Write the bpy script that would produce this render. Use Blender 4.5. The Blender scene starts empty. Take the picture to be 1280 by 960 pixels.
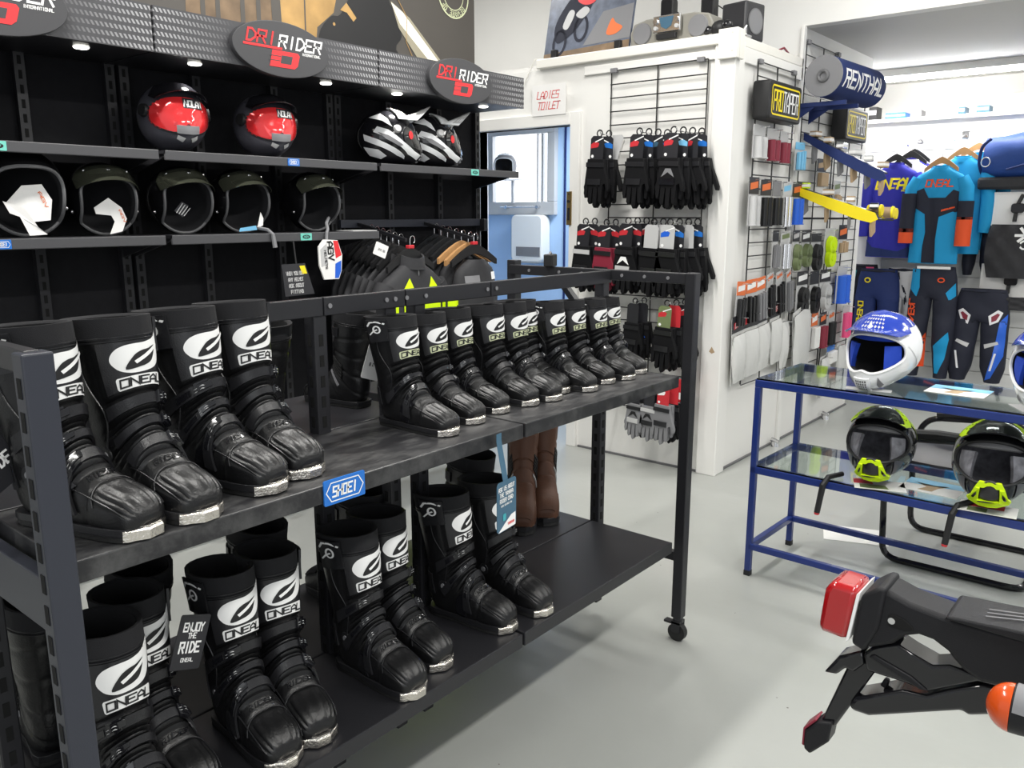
import bpy, bmesh, math, random
from mathutils import Vector as V, Matrix as MX
from mathutils.geometry import delaunay_2d_cdt
R = math.radians
PI = math.pi
rnd = random.Random(7)
sc = bpy.context.scene
COL = sc.collection

# ------------------------------------------------------------------ camera, world, exposure, large lights
cam_d = bpy.data.cameras.new('camera')
cam = bpy.data.objects.new('camera', cam_d)
COL.objects.link(cam)
cam.location = (0, 0, 1.5)
cam_d.sensor_width = 36
cam_d.lens = 1033.0 / 1280.0 * 36
cam_d.clip_start = 0.05
cam.rotation_euler = (R(90 - 11.65), 0, R(39.5 - 90))
sc.camera = cam
sc.view_settings.view_transform = 'Standard'
sc.view_settings.look = 'None'
sc.view_settings.gamma = 1
sc.view_settings.use_curve_mapping = False
sc.view_settings.exposure = 0.2
world = bpy.data.worlds.new('daylight')
sc.world = world
world.use_nodes = True
wn = world.node_tree
wn.nodes['Background'].inputs[0].default_value = (0.94, 0.97, 1.0, 1)
wn.nodes['Background'].inputs[1].default_value = 0.55


def area(name, loc, rot, sx, sy, watts, col=(1, 1, 1)):
    d = bpy.data.lights.new(name, 'AREA')
    d.shape = 'RECTANGLE'
    d.size, d.size_y, d.energy, d.color = sx, sy, watts, col
    o = bpy.data.objects.new(name, d)
    COL.objects.link(o)
    o.location, o.rotation_euler = loc, rot
    return o


# shop fluorescents (ceiling rows over the showroom) and the shopfront daylight behind the photographer
for lx, ly in ((0.4, -0.6), (2.6, -0.6), (0.6, 2.2), (2.8, 2.2)):
    area('ceiling_tube_and_fill', (lx, ly, 3.28), (0, 0, 0), 1.3, 0.16, 48, (1, 0.98, 0.94))
for lx, ly in ((3.95, 4.2), (4.45, 0.9), (4.45, -1.2)):  # extra unseen fill lights, added to brighten the upper wall
    area('ceiling_tube_and_fill', (lx, ly, 3.36), (0, 0, 0), 0.16, 1.3, 22, (1, 0.99, 0.96))
area('shopfront_daylight', (-2.4, -2.2, 1.9), (R(78), 0, R(-48)), 3.6, 2.4, 32, (0.93, 0.97, 1))
area('toilet_fill_light', (5.3, 3.5, 2.25), (0, 0, 0), 0.5, 0.5, 26, (0.93, 0.97, 1))  # no known fitting: added fill so the blue lobby looks bright
area('side_room_tube_light', (7.3, 1.75, 2.47), (0, 0, 0), 0.12, 1.5, 17, (1, 0.99, 0.97))
area('side_room_tube_light', (6.3, -0.3, 2.52), (0, 0, 0), 0.12, 1.5, 15, (1, 0.99, 0.97))

# ------------------------------------------------------------------ materials


def mat(name, col, rough=0.5, metal=0.0, var=0.0, vscale=40, bump=0.0, bscale=200, spec=0.5, trans=0.0, coat=0.0, alpha=1.0, ior=1.45):
    m = bpy.data.materials.new(name)
    m.use_nodes = True
    n, l = m.node_tree.nodes, m.node_tree.links
    b = n['Principled BSDF']
    b.inputs['Base Color'].default_value = (*col, 1)
    b.inputs['Roughness'].default_value = rough
    b.inputs['Metallic'].default_value = metal
    b.inputs['Specular IOR Level'].default_value = spec
    b.inputs['Transmission Weight'].default_value = trans
    b.inputs['Coat Weight'].default_value = coat
    b.inputs['Alpha'].default_value = alpha
    b.inputs['IOR'].default_value = ior
    if var or bump:
        tc = n.new('ShaderNodeTexCoord')
    if var:
        nz = n.new('ShaderNodeTexNoise')
        nz.inputs['Scale'].default_value = vscale
        nz.inputs['Detail'].default_value = 4
        l.new(tc.outputs['Object'], nz.inputs['Vector'])
        mx = n.new('ShaderNodeMix')
        mx.data_type = 'RGBA'
        mx.inputs[6].default_value = (*[c * (1 - var) for c in col], 1)
        mx.inputs[7].default_value = (*[min(1, c * (1 + var) + var * 0.01) for c in col], 1)
        l.new(nz.outputs['Fac'], mx.inputs[0])
        l.new(mx.outputs[2], b.inputs['Base Color'])
    if bump:
        nb = n.new('ShaderNodeTexNoise')
        nb.inputs['Scale'].default_value = bscale
        nb.inputs['Detail'].default_value = 3
        l.new(tc.outputs['Object'], nb.inputs['Vector'])
        bp = n.new('ShaderNodeBump')
        bp.inputs['Strength'].default_value = bump
        bp.inputs['Distance'].default_value = 0.002
        l.new(nb.outputs['Fac'], bp.inputs['Height'])
        l.new(bp.outputs['Normal'], b.inputs['Normal'])
    return m


def emit(name, col, s):
    m = mat(name, col)
    b = m.node_tree.nodes['Principled BSDF']
    b.inputs['Emission Color'].default_value = (*col, 1)
    b.inputs['Emission Strength'].default_value = s
    return m


def carbon(name):
    """printed carbon-look strip: rows of slanted light dashes, fading out behind the logo oval"""
    m = mat(name, (0.05, 0.05, 0.055), 0.45)
    n, l = m.node_tree.nodes, m.node_tree.links
    tc = n.new('ShaderNodeTexCoord')
    sp = n.new('ShaderNodeSeparateXYZ')
    l.new(tc.outputs['Object'], sp.inputs[0])

    def mth(op, a, b=None, c=None):
        q = n.new('ShaderNodeMath')
        q.operation = op
        for i, x in enumerate((a, b, c)):
            if x is None:
                continue
            if isinstance(x, (int, float)):
                q.inputs[i].default_value = x
            else:
                l.new(x, q.inputs[i])
        return q.outputs[0]
    row = mth('FRACT', mth('MULTIPLY', sp.outputs['Z'], 38))
    band = mth('MULTIPLY', mth('GREATER_THAN', row, 0.18), mth('LESS_THAN', row, 0.72))
    dash = mth('FRACT', mth('ADD', mth('MULTIPLY', sp.outputs['X'], 64), mth('MULTIPLY', row, 0.9)))
    on = mth('MULTIPLY', band, mth('LESS_THAN', dash, 0.5))
    fade = mth('MULTIPLY', mth('SUBTRACT', mth('ABSOLUTE', sp.outputs['X']), 0.20), 3.6)
    f = n.new('ShaderNodeClamp')
    l.new(fade, f.inputs[0])
    k = mth('MULTIPLY', on, f.outputs[0])
    mx = n.new('ShaderNodeMix')
    mx.data_type = 'RGBA'
    mx.inputs[6].default_value = (0.055, 0.055, 0.06, 1)
    mx.inputs[7].default_value = (0.33, 0.33, 0.34, 1)
    l.new(k, mx.inputs[0])
    l.new(mx.outputs[2], n['Principled BSDF'].inputs['Base Color'])
    return m


def floor_mat():
    m = mat('grey_floor_paint', (0.40, 0.41, 0.39), 0.3)
    n, l = m.node_tree.nodes, m.node_tree.links
    b = n['Principled BSDF']
    tc = n.new('ShaderNodeTexCoord')
    nz = n.new('ShaderNodeTexNoise')
    nz.inputs['Scale'].default_value = 1.6
    nz.inputs['Detail'].default_value = 7
    l.new(tc.outputs['Object'], nz.inputs['Vector'])
    mx = n.new('ShaderNodeMix')
    mx.data_type = 'RGBA'
    mx.inputs[6].default_value = (0.33, 0.34, 0.32, 1)
    mx.inputs[7].default_value = (0.41, 0.42, 0.40, 1)
    l.new(nz.outputs['Fac'], mx.inputs[0])
    # dark chips
    vo = n.new('ShaderNodeTexVoronoi')
    vo.inputs['Scale'].default_value = 9
    l.new(tc.outputs['Object'], vo.inputs['Vector'])
    cr = n.new('ShaderNodeMath')
    cr.operation = 'LESS_THAN'
    cr.inputs[1].default_value = 0.03
    l.new(vo.outputs['Distance'], cr.inputs[0])
    n2 = n.new('ShaderNodeTexNoise')
    n2.inputs['Scale'].default_value = 3.1
    l.new(tc.outputs['Object'], n2.inputs['Vector'])
    gt = n.new('ShaderNodeMath')
    gt.operation = 'GREATER_THAN'
    gt.inputs[1].default_value = 0.56
    l.new(n2.outputs['Fac'], gt.inputs[0])
    mu = n.new('ShaderNodeMath')
    mu.operation = 'MULTIPLY'
    l.new(cr.outputs[0], mu.inputs[0])
    l.new(gt.outputs[0], mu.inputs[1])
    m2 = n.new('ShaderNodeMix')
    m2.data_type = 'RGBA'
    l.new(mu.outputs[0], m2.inputs[0])
    l.new(mx.outputs[2], m2.inputs[6])
    m2.inputs[7].default_value = (0.12, 0.11, 0.10, 1)
    l.new(m2.outputs[2], b.inputs['Base Color'])
    nb = n.new('ShaderNodeTexNoise')
    nb.inputs['Scale'].default_value = 14
    nb.inputs['Detail'].default_value = 5
    l.new(tc.outputs['Object'], nb.inputs['Vector'])
    bp = n.new('ShaderNodeBump')
    bp.inputs['Strength'].default_value = 0.25
    bp.inputs['Distance'].default_value = 0.004
    l.new(nb.outputs['Fac'], bp.inputs['Height'])
    l.new(bp.outputs['Normal'], b.inputs['Normal'])
    return m


def scuffed(name):
    """shelf sheet steel with dusty scuffs"""
    m = mat(name, (0.02, 0.02, 0.022), 0.33)
    n, l = m.node_tree.nodes, m.node_tree.links
    b = n['Principled BSDF']
    tc = n.new('ShaderNodeTexCoord')
    mp = n.new('ShaderNodeMapping')
    mp.inputs['Scale'].default_value = (5, 14, 5)
    mp.inputs['Rotation'].default_value = (0, 0, 0.7)
    l.new(tc.outputs['Object'], mp.inputs['Vector'])
    nz = n.new('ShaderNodeTexNoise')
    nz.inputs['Scale'].default_value = 2.2
    nz.inputs['Detail'].default_value = 9
    nz.inputs['Roughness'].default_value = 0.7
    l.new(mp.outputs[0], nz.inputs['Vector'])
    cr = n.new('ShaderNodeValToRGB')
    cr.color_ramp.elements[0].position = 0.45
    cr.color_ramp.elements[0].color = (0.018, 0.018, 0.02, 1)
    cr.color_ramp.elements[1].position = 0.7
    cr.color_ramp.elements[1].color = (0.075, 0.075, 0.075, 1)
    l.new(nz.outputs['Fac'], cr.inputs[0])
    l.new(cr.outputs[0], b.inputs['Base Color'])
    r2 = n.new('ShaderNodeMapRange')
    r2.inputs['To Min'].default_value = 0.22
    r2.inputs['To Max'].default_value = 0.6
    l.new(nz.outputs['Fac'], r2.inputs['Value'])
    l.new(r2.outputs[0], b.inputs['Roughness'])
    return m


m = {}
m['wall'] = mat('white_wall_paint', (0.80, 0.79, 0.76), 0.55, var=0.03, vscale=3, bump=0.15, bscale=30)
m['cream'] = mat('cream_paint', (0.82, 0.80, 0.74), 0.4, var=0.03, vscale=5)
m['trim'] = mat('white_gloss_trim', (0.82, 0.81, 0.78), 0.35, var=0.02, vscale=6)
m['slat'] = mat('white_slat_board', (0.82, 0.82, 0.80), 0.35)
m['blue_wall'] = mat('pale_blue_paint', (0.42, 0.60, 0.86), 0.5, var=0.02)
m['ceil'] = mat('ceiling_paint', (0.62, 0.61, 0.59), 0.7, var=0.03, vscale=2)
m['floor'] = floor_mat()
m['shelf_scuff'] = scuffed('scuffed_black_steel')
m['black_steel'] = mat('black_powder_coat', (0.018, 0.018, 0.021), 0.38, bump=0.12, bscale=600)
m['post_steel'] = mat('dark_blue_grey_powder_coat', (0.030, 0.033, 0.045), 0.35, bump=0.12, bscale=600)
m['slot'] = mat('slot_hole_black', (0.003, 0.003, 0.003), 0.9)
m['back_panel'] = mat('black_back_panel', (0.0085, 0.0085, 0.0105), 0.75, var=0.25, vscale=30, spec=0.2)
m['shelf_grey'] = mat('charcoal_shelf_lip', (0.065, 0.065, 0.07), 0.45)
m['carbon'] = carbon('carbon_look_print')
m['oval'] = mat('oval_charcoal', (0.05, 0.05, 0.054), 0.5)
m['red'] = mat('logo_red', (0.72, 0.03, 0.035), 0.5)
m['white'] = mat('white_print', (0.86, 0.86, 0.85), 0.5)
m['black'] = mat('black_plain', (0.012, 0.012, 0.013), 0.5)
m['blackgloss'] = mat('gloss_black', (0.008, 0.008, 0.010), 0.12, coat=0.3)
m['leather'] = mat('black_boot_leather', (0.0065, 0.0065, 0.0072), 0.34, var=0.25, vscale=60, bump=0.35, bscale=260)
m['rubber'] = mat('black_sole_rubber', (0.016, 0.016, 0.016), 0.6, bump=0.5, bscale=300)
m['plastic'] = mat('black_moulded_plastic', (0.016, 0.016, 0.018), 0.3, bump=0.25, bscale=420)
m['fabric'] = mat('black_knit_fabric', (0.010, 0.010, 0.012), 0.85, bump=0.5, bscale=900)
m['liner'] = mat('black_lining', (0.010, 0.010, 0.011), 0.95, bump=0.6, bscale=500)
m['toe'] = mat('silver_toe_plate', (0.72, 0.68, 0.62), 0.25, metal=1.0, bump=0.9, bscale=240)
m['yellowprint'] = mat('pale_yellow_print', (0.62, 0.66, 0.42), 0.5)
m['brown'] = mat('brown_leather', (0.115, 0.05, 0.028), 0.55, var=0.25, vscale=30, bump=0.3, bscale=300)
m['grey'] = mat('mid_grey', (0.20, 0.20, 0.21), 0.55)
m['lgrey'] = mat('light_grey', (0.50, 0.50, 0.50), 0.5)
m['silver'] = mat('silver_metal', (0.75, 0.75, 0.76), 0.22, metal=1.0)
m['chrome'] = mat('chrome_wire', (0.8, 0.8, 0.82), 0.12, metal=1.0)
m['wire'] = mat('black_wire', (0.02, 0.02, 0.02), 0.4)
m['labelblue'] = mat('label_blue', (0.02, 0.16, 0.56), 0.35)
m['labelteal'] = mat('label_teal', (0.16, 0.55, 0.46), 0.4)
m['teal'] = mat('teal_card', (0.05, 0.35, 0.40), 0.45)
m['slate'] = mat('slate_blue_card', (0.055, 0.13, 0.20), 0.4)
m['shell'] = mat('black_helmet_shell', (0.007, 0.007, 0.008), 0.12, coat=0.5)
m['mattshell'] = mat('dark_graphite_shell', (0.060, 0.060, 0.074), 0.28)
m['redvisor'] = mat('red_mirror_visor', (0.78, 0.03, 0.035), 0.12, metal=0.25, coat=1.0)
m['smoke'] = mat('dark_smoke_visor', (0.012, 0.012, 0.013), 0.06, coat=1.0)
m['peaksmoke'] = mat('smoked_olive_peak', (0.045, 0.048, 0.035), 0.08, coat=1.0)
m['pad'] = mat('helmet_padding', (0.022, 0.022, 0.025), 0.9, bump=0.3, bscale=300)
m['whiteshell'] = mat('white_helmet_shell', (0.84, 0.85, 0.86), 0.15, coat=0.5)
m['blueshell'] = mat('royal_blue_shell', (0.015, 0.045, 0.36), 0.15, coat=0.5)
m['bluepad'] = mat('blue_padding', (0.01, 0.05, 0.42), 0.8)
m['camopad'] = mat('grey_camo_padding', (0.15, 0.15, 0.17), 0.85, var=0.95, vscale=38)
m['fluo'] = mat('fluoro_yellow', (0.62, 0.86, 0.0), 0.45)
m['edge'] = mat('grey_edge_rubber', (0.13, 0.13, 0.135), 0.4)
m['paper'] = mat('white_paper', (0.82, 0.81, 0.79), 0.6)
m['wood'] = mat('pale_wood', (0.50, 0.27, 0.11), 0.5, var=0.2, vscale=25)
m['jacket'] = mat('black_textile_jacket', (0.024, 0.024, 0.027), 0.75, var=0.2, vscale=50, bump=0.4, bscale=500)
m['blueframe'] = mat('navy_blue_enamel', (0.012, 0.030, 0.17), 0.3, coat=0.2)
m['glass'] = mat('greenish_shelf_glass', (0.86, 0.96, 0.93), 0.03, trans=1.0, ior=1.45)
m['clear'] = mat('clear_plastic', (0.93, 0.94, 0.95), 0.12, trans=0.85, ior=1.2)
m['bagfilm'] = mat('milky_polybag', (0.80, 0.80, 0.78), 0.25, trans=0.25, ior=1.2, bump=0.5, bscale=40)
m['cyan'] = mat('cyan_jersey', (0.005, 0.29, 0.58), 0.7)
m['royal'] = mat('royal_blue_jersey', (0.022, 0.022, 0.34), 0.7)
m['orange'] = mat('orange_red_cloth', (0.80, 0.09, 0.02), 0.7)
m['ink'] = mat('dark_navy_cloth', (0.014, 0.016, 0.03), 0.75)
m['navy'] = mat('navy_cloth', (0.010, 0.025, 0.12), 0.7)
m['whitecloth'] = mat('white_cloth', (0.78, 0.78, 0.80), 0.7)
m['yellow'] = mat('yellow_print', (0.85, 0.68, 0.01), 0.45)
m['bluebag'] = mat('blue_bag_nylon', (0.015, 0.055, 0.24), 0.55, bump=0.4, bscale=60)
m['lens'] = mat('red_tail_lens', (0.48, 0.006, 0.010), 0.08, trans=0.25, coat=1.0)
m['amber'] = mat('amber_lens', (0.62, 0.075, 0.008), 0.2, coat=0.5)
m['tailplastic'] = mat('black_tail_plastic', (0.011, 0.011, 0.013), 0.42, spec=0.3, bump=0.35, bscale=700)
m['brass'] = mat('aged_brass', (0.30, 0.21, 0.09), 0.4, metal=0.9)
m['tan'] = mat('tan_cardboard', (0.42, 0.30, 0.18), 0.7)
m['pink'] = mat('pink_plastic', (0.75, 0.08, 0.22), 0.4)
m['olive'] = mat('olive_green', (0.16, 0.20, 0.09), 0.5)
m['maroon'] = mat('maroon_rubber', (0.22, 0.02, 0.04), 0.45)
m['elecblue'] = mat('electric_blue', (0.02, 0.12, 0.62), 0.4)
m['sky'] = mat('sky_blue_print', (0.18, 0.48, 0.72), 0.5)
m['cardred'] = mat('red_card_print', (0.55, 0.03, 0.04), 0.45)
m['cardblack'] = mat('black_card_print', (0.022, 0.022, 0.026), 0.4)
m['orangecard'] = mat('orange_card_print', (0.72, 0.16, 0.04), 0.5)
m['gold'] = mat('golden_photo_print', (0.40, 0.24, 0.08), 0.5, var=0.55, vscale=9)
m['golddim'] = mat('dim_brown_photo_print', (0.17, 0.11, 0.06), 0.5, var=0.7, vscale=12)
m['posterbg'] = mat('poster_charcoal', (0.075, 0.068, 0.060), 0.5, var=0.12, vscale=2)
m['beam'] = mat('poster_beam_cream', (0.86, 0.84, 0.70), 0.5)
m['beamdim'] = mat('poster_beam_glow_print', (0.33, 0.30, 0.22), 0.5)
m['photo'] = mat('blue_grey_photo_print', (0.11, 0.13, 0.18), 0.35, var=0.8, vscale=16)
m['winglow'] = emit('daylit_frosted_pane', (0.95, 0.97, 1.0), 2.2)
m['stereo'] = mat('stereo_grey_plastic', (0.26, 0.25, 0.22), 0.4)
m['glove'] = mat('black_glove_cloth', (0.0055, 0.0055, 0.0065), 0.7, spec=0.2, bump=0.4, bscale=400)
m['shopceil'] = mat('white_shop_ceiling', (0.82, 0.82, 0.80), 0.8)
m['tube'] = emit('lamp_tube_glow', (1, 0.99, 0.96), 50)
m['spotglow'] = emit('downlight_glow', (1, 0.98, 0.9), 6)

# ------------------------------------------------------------------ mesh helpers


class MB:
    def __init__(s):
        s.v, s.f, s.i = [], [], []

    def add(s, vs, fs, k=0):
        o = len(s.v)
        s.v += [tuple(p) for p in vs]
        s.f += [tuple(o + j for j in q) for q in fs]
        s.i += [k] * len(fs)
        return s

    def box(s, x0, y0, z0, x1, y1, z1, k=0, M=None):
        p = [V((x, y, z)) for z in (z0, z1) for y in (y0, y1) for x in (x0, x1)]
        if M:
            p = [M @ q for q in p]
        return s.add(p, [(0, 2, 3, 1), (4, 5, 7, 6), (0, 1, 5, 4), (2, 6, 7, 3), (0, 4, 6, 2), (1, 3, 7, 5)], k)

    def rings(s, rs, k=0, cap0=True, cap1=True, closed=True):
        n = len(rs[0])
        vs = [p for r in rs for p in r]
        fs = []
        for a in range(len(rs) - 1):
            for b in range(n if closed else n - 1):
                c = (b + 1) % n
                fs.append((a * n + b, a * n + c, (a + 1) * n + c, (a + 1) * n + b))
        if cap0:
            fs.append(tuple(range(n - 1, -1, -1)))
        if cap1:
            fs.append(tuple((len(rs) - 1) * n + b for b in range(n)))
        return s.add(vs, fs, k)

    def tube(s, path, r, n=8, k=0, sq=False, closed=False):
        path = [V(p) for p in path]
        rr = r if isinstance(r, (list, tuple)) else [r] * len(path)
        rs = []
        up = None
        for a, p in enumerate(path):
            if closed:
                t = path[(a + 1) % len(path)] - path[a - 1]
            else:
                t = path[min(a + 1, len(path) - 1)] - path[max(a - 1, 0)]
            t.normalize()
            if up is None:
                up = V((0, 0, 1)) if abs(t.z) < 0.9 else V((1, 0, 0))
            u = (up - t * up.dot(t))
            if u.length < 1e-4:
                u = t.orthogonal()
            u.normalize()
            w = t.cross(u)
            up = u
            rs.append([p + (u * math.cos(2 * PI * (b + (0.5 if sq else 0)) / n) + w * math.sin(2 * PI * (b + (0.5 if sq else 0)) / n)) * rr[a] for b in range(n)])
        if closed:
            rs.append(rs[0])
        return s.rings(rs, k, not closed, not closed)

    def cyl(s, a, b, r0, r1=None, n=16, k=0):
        return s.tube([a, b], [r0, r0 if r1 is None else r1], n, k)

    def prism(s, poly, fn, d0, d1, k=0):
        """poly: 2-D outline; fn(x, y, d) -> point"""
        n = len(poly)
        return s.rings([[fn(x, y, d0) for x, y in poly], [fn(x, y, d1) for x, y in poly]], k)

    def ell(s, c, r, nu=16, nv=10, k=0):
        rs = []
        for a in range(1, nv):
            t = PI * a / nv
            rs.append([(c[0] + r[0] * math.sin(t) * math.cos(2 * PI * b / nu), c[1] + r[1] * math.sin(t) * math.sin(2 * PI * b / nu), c[2] - r[2] * math.cos(t)) for b in range(nu)])
        return s.rings(rs, k)

    def grid(s, fn, us, vs_, k=0):
        pts = [fn(u, w) for u in us for w in vs_]
        n = len(vs_)
        return s.add(pts, [(a * n + b, a * n + b + 1, (a + 1) * n + b + 1, (a + 1) * n + b) for a in range(len(us) - 1) for b in range(n - 1)], k)

    def slab(s, fn, us, vs_, th, k=0):
        """a bent plate: fn(u, v, d) evaluated at d=0 and d=th, closed round its edge"""
        nu, nv = len(us), len(vs_)
        a = [fn(u, w, 0) for u in us for w in vs_]
        b = [fn(u, w, th) for u in us for w in vs_]
        o = len(a)
        fs = []
        for i in range(nu - 1):
            for j in range(nv - 1):
                q = (i * nv + j, i * nv + j + 1, (i + 1) * nv + j + 1, (i + 1) * nv + j)
                fs += [q[::-1], tuple(o + x for x in q)]
        rim = [j for j in range(nv)] + [i * nv + nv - 1 for i in range(1, nu)] + [(nu - 1) * nv + j for j in range(nv - 2, -1, -1)] + [i * nv for i in range(nu - 2, 0, -1)]
        for i, x in enumerate(rim):
            y = rim[(i + 1) % len(rim)]
            fs.append((x, y, o + y, o + x))
        return s.add(a + b, fs, k)

    def patch(s, poly, fn, k=0, step=None):
        """flat print: outline poly filled with triangles (inner points every step) and laid on a surface by fn(x, y)"""
        pts = []
        n = len(poly)
        for a in range(n):
            p, q = V(poly[a]), V(poly[(a + 1) % n])
            c = max(1, int((q - p).length / step)) if step else 1
            pts += [p + (q - p) * (j / c) for j in range(c)]
        nb = len(pts)
        inner = []
        if step:
            xs = [p.x for p in pts]
            ys = [p.y for p in pts]
            y = min(ys) + step / 2
            while y < max(ys):
                x = min(xs) + step / 2
                while x < max(xs):
                    inner.append(V((x, y)))
                    x += step
                y += step
        try:
            vs, _, fs, *_ = delaunay_2d_cdt(pts + inner, [], [list(range(nb))], 1, 1e-6)
        except Exception:
            return s
        used = sorted({j for f in fs for j in f})
        ix = {j: a for a, j in enumerate(used)}
        return s.add([fn(vs[j].x, vs[j].y) for j in used], [tuple(ix[j] for j in f) for f in fs], k)

    def build(s, name, mats, parent=None, smooth=35, bevel=0.0, loc=None, mods=()):
        me = bpy.data.meshes.new(name)
        me.from_pydata(s.v, [], s.f)
        if not isinstance(mats, (list, tuple)):
            mats = [mats]
        for q in mats:
            me.materials.append(q)
        me.polygons.foreach_set('material_index', s.i)
        bm = bmesh.new()
        bm.from_mesh(me)
        bmesh.ops.recalc_face_normals(bm, faces=bm.faces)
        bm.to_mesh(me)
        bm.free()
        if smooth:
            me.shade_smooth()
            me.set_sharp_from_angle(angle=R(smooth))
        o = bpy.data.objects.new(name, me)
        COL.objects.link(o)
        if loc:
            o.location = loc
        if parent:
            o.parent = parent
        if bevel:
            b = o.modifiers.new('bevel', 'BEVEL')
            b.width = bevel
            b.segments = 2
            b.limit_method = 'ANGLE'
            b.angle_limit = R(40)
        return o


def mesh(name, mats, parent=None, **kw):
    return MB().build(name, mats, parent, **kw)


def tag(o, label, cat, group=None):
    o['label'] = label
    o['category'] = cat
    if group:
        o['group'] = group
    return o


def thing(name, label, cat, loc=(0, 0, 0), rz=0, group=None, rot=None):
    o = bpy.data.objects.new(name, None)
    o.empty_display_size = 0.05
    COL.objects.link(o)
    o.location = loc
    o.rotation_euler = rot or (0, 0, R(rz))
    return tag(o, label, cat, group)


def struct(o):
    o['kind'] = 'structure'
    return o


KIDS = {}


def dup(root, label, loc, rz=0, group=None, scale=None, rot=None):
    def rec(o, par):
        c = o.copy()
        COL.objects.link(c)
        if par:
            c.parent = par
        for ch in o.children:
            rec(ch, c)
        return c
    c = rec(root, None)
    c.location = loc
    c.rotation_euler = rot or (0, 0, R(rz))
    if scale:
        c.scale = (scale,) * 3 if isinstance(scale, (int, float)) else scale
    c['label'] = label
    if group:
        c['group'] = group
    return c


GL = {'A': '00 04 26 44 40/02 42', 'B': '00 06 36 45 44 33 03/33 42 41 30 00', 'C': '45 36 16 05 01 10 30 41', 'D': '00 06 26 44 42 20 00',
      'E': '40 00 06 46/03 33', 'F': '00 06 46/03 33', 'G': '45 36 06 00 40 43 23', 'H': '00 06/40 46/03 43', 'I': '20 26', 'J': '46 41 30 10 01',
      'K': '00 06/46 03 40', 'L': '06 00 40', 'M': '00 06 23 46 40', 'N': '00 06 40 46', 'O': '00 06 46 40 00', 'P': '00 06 46 43 03',
      'Q': '00 06 46 40 00/22 40', 'R': '00 06 46 43 03/23 40', 'S': '46 06 03 43 40 00', 'T': '20 26/06 46', 'U': '06 00 40 46', 'V': '06 20 46',
      'W': '06 10 23 30 46', 'X': '00 46/06 40', 'Y': '06 23 46/23 20', 'Z': '06 46 00 40', '0': '00 06 46 40 00', '1': '16 26 20', '2': '06 46 43 03 00 40',
      '3': '06 46 40 00/13 43', '4': '06 03 43/36 30', '5': '46 06 03 43 40 00', '6': '46 06 00 40 43 03', '7': '06 46 20', '8': '00 06 46 40 00/03 43',
      '9': '43 03 06 46 40 00', "'": '24 26', '.': '20 21', '-': '13 33', '!': '22 26/20 21', '&': '40 05 26 35 02 10 30 43'}


def text(mb, s, w, h, fn, t=0.13, shear=0.0, k=0, gap=0.28, serif=False, sub=1):
    """block lettering as flat strips: fn(x, y) lays the string, centred on (0, 0), w wide and h tall"""
    n = len(s)
    cw = 1.0
    tot = n * cw + (n - 1) * gap
    sx, sy = w / tot, h
    for a, ch in enumerate(s):
        if ch == ' ' or ch not in GL:
            continue
        for pl in GL[ch].split('/'):
            pts = []
            for c in pl.split():
                x, y = int(c[0]) / 4.0, int(c[1]) / 6.0
                x = (a * (cw + gap) + x - tot / 2) * sx
                y = (y - 0.5) * sy
                pts.append(V((x + y * shear, y)))
            if serif:
                for e in (pts[0], pts[-1]):
                    strip(mb, [e + V((-0.16 * sx, 0)), e + V((0.16 * sx, 0))], t * h * 0.55, fn, k)
            strip(mb, pts, t * h, fn, k, sub)


def smooth(poly, c=4):
    n = len(poly)
    out = []
    for i in range(n):
        a, b, d, e = (V(poly[(i + j) % n]) for j in (-1, 0, 1, 2))
        for q in range(c):
            u = q / c
            out.append(0.5 * (2 * b + (d - a) * u + (2 * a - 5 * b + 4 * d - e) * u * u + (3 * b - a - 3 * d + e) * u ** 3))
    return out


def strip(mb, pts, t, fn, k=0, sub=1):
    pts = [V(p) for p in pts]
    if sub > 1:
        pts = [a + (b - a) * j / sub for a, b in zip(pts, pts[1:]) for j in range(sub)] + [pts[-1]]
    n = len(pts)
    closed = (pts[0] - pts[-1]).length < 1e-9 and n > 2
    L, Rr = [], []
    for a in range(n):
        if closed:
            p0, p1 = pts[a - 1 if a else n - 2], pts[a + 1 if a < n - 1 else 1]
        else:
            p0, p1 = pts[max(a - 1, 0)], pts[min(a + 1, n - 1)]
        p = pts[a]
        d0 = (p - p0).normalized() if (p - p0).length > 1e-9 else (p1 - p).normalized()
        d1 = (p1 - p).normalized() if (p1 - p).length > 1e-9 else d0
        b = (d0 + d1)
        b = b.normalized() if b.length > 1e-6 else d0
        nn = V((-b.y, b.x))
        c = max(0.45, abs(nn.dot(V((-d0.y, d0.x)))))
        q = p.copy()
        if not closed and a == 0:
            q = p - d1 * t / 2
        if not closed and a == n - 1:
            q = p + d0 * t / 2
        L.append(q + nn * t / 2 / c)
        Rr.append(q - nn * t / 2 / c)
    vs = []
    for a in range(n):
        vs += [fn(L[a].x, L[a].y), fn(Rr[a].x, Rr[a].y)]
    mb.add(vs, [(2 * a, 2 * a + 1, 2 * a + 3, 2 * a + 2) for a in range(n - 1)], k)


def lin(a, b, n):
    return [a + (b - a) * i / (n - 1) for i in range(n)]


def interp(tab, x):
    """piecewise-linear table lookup with smooth ends"""
    if x <= tab[0][0]:
        return tab[0][1]
    for (a, p), (b, q) in zip(tab, tab[1:]):
        if x <= b:
            f = (x - a) / (b - a)
            f = f * f * (3 - 2 * f) * 0.5 + f * 0.5
            return p + (q - p) * f
    return tab[-1][1]


def ellipse(a, b, n=24, cx=0, cy=0, rot=0):
    c, s_ = math.cos(rot), math.sin(rot)
    out = []
    for i in range(n):
        x, y = a * math.cos(2 * PI * i / n), b * math.sin(2 * PI * i / n)
        out.append((cx + x * c - y * s_, cy + x * s_ + y * c))
    return out


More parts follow.
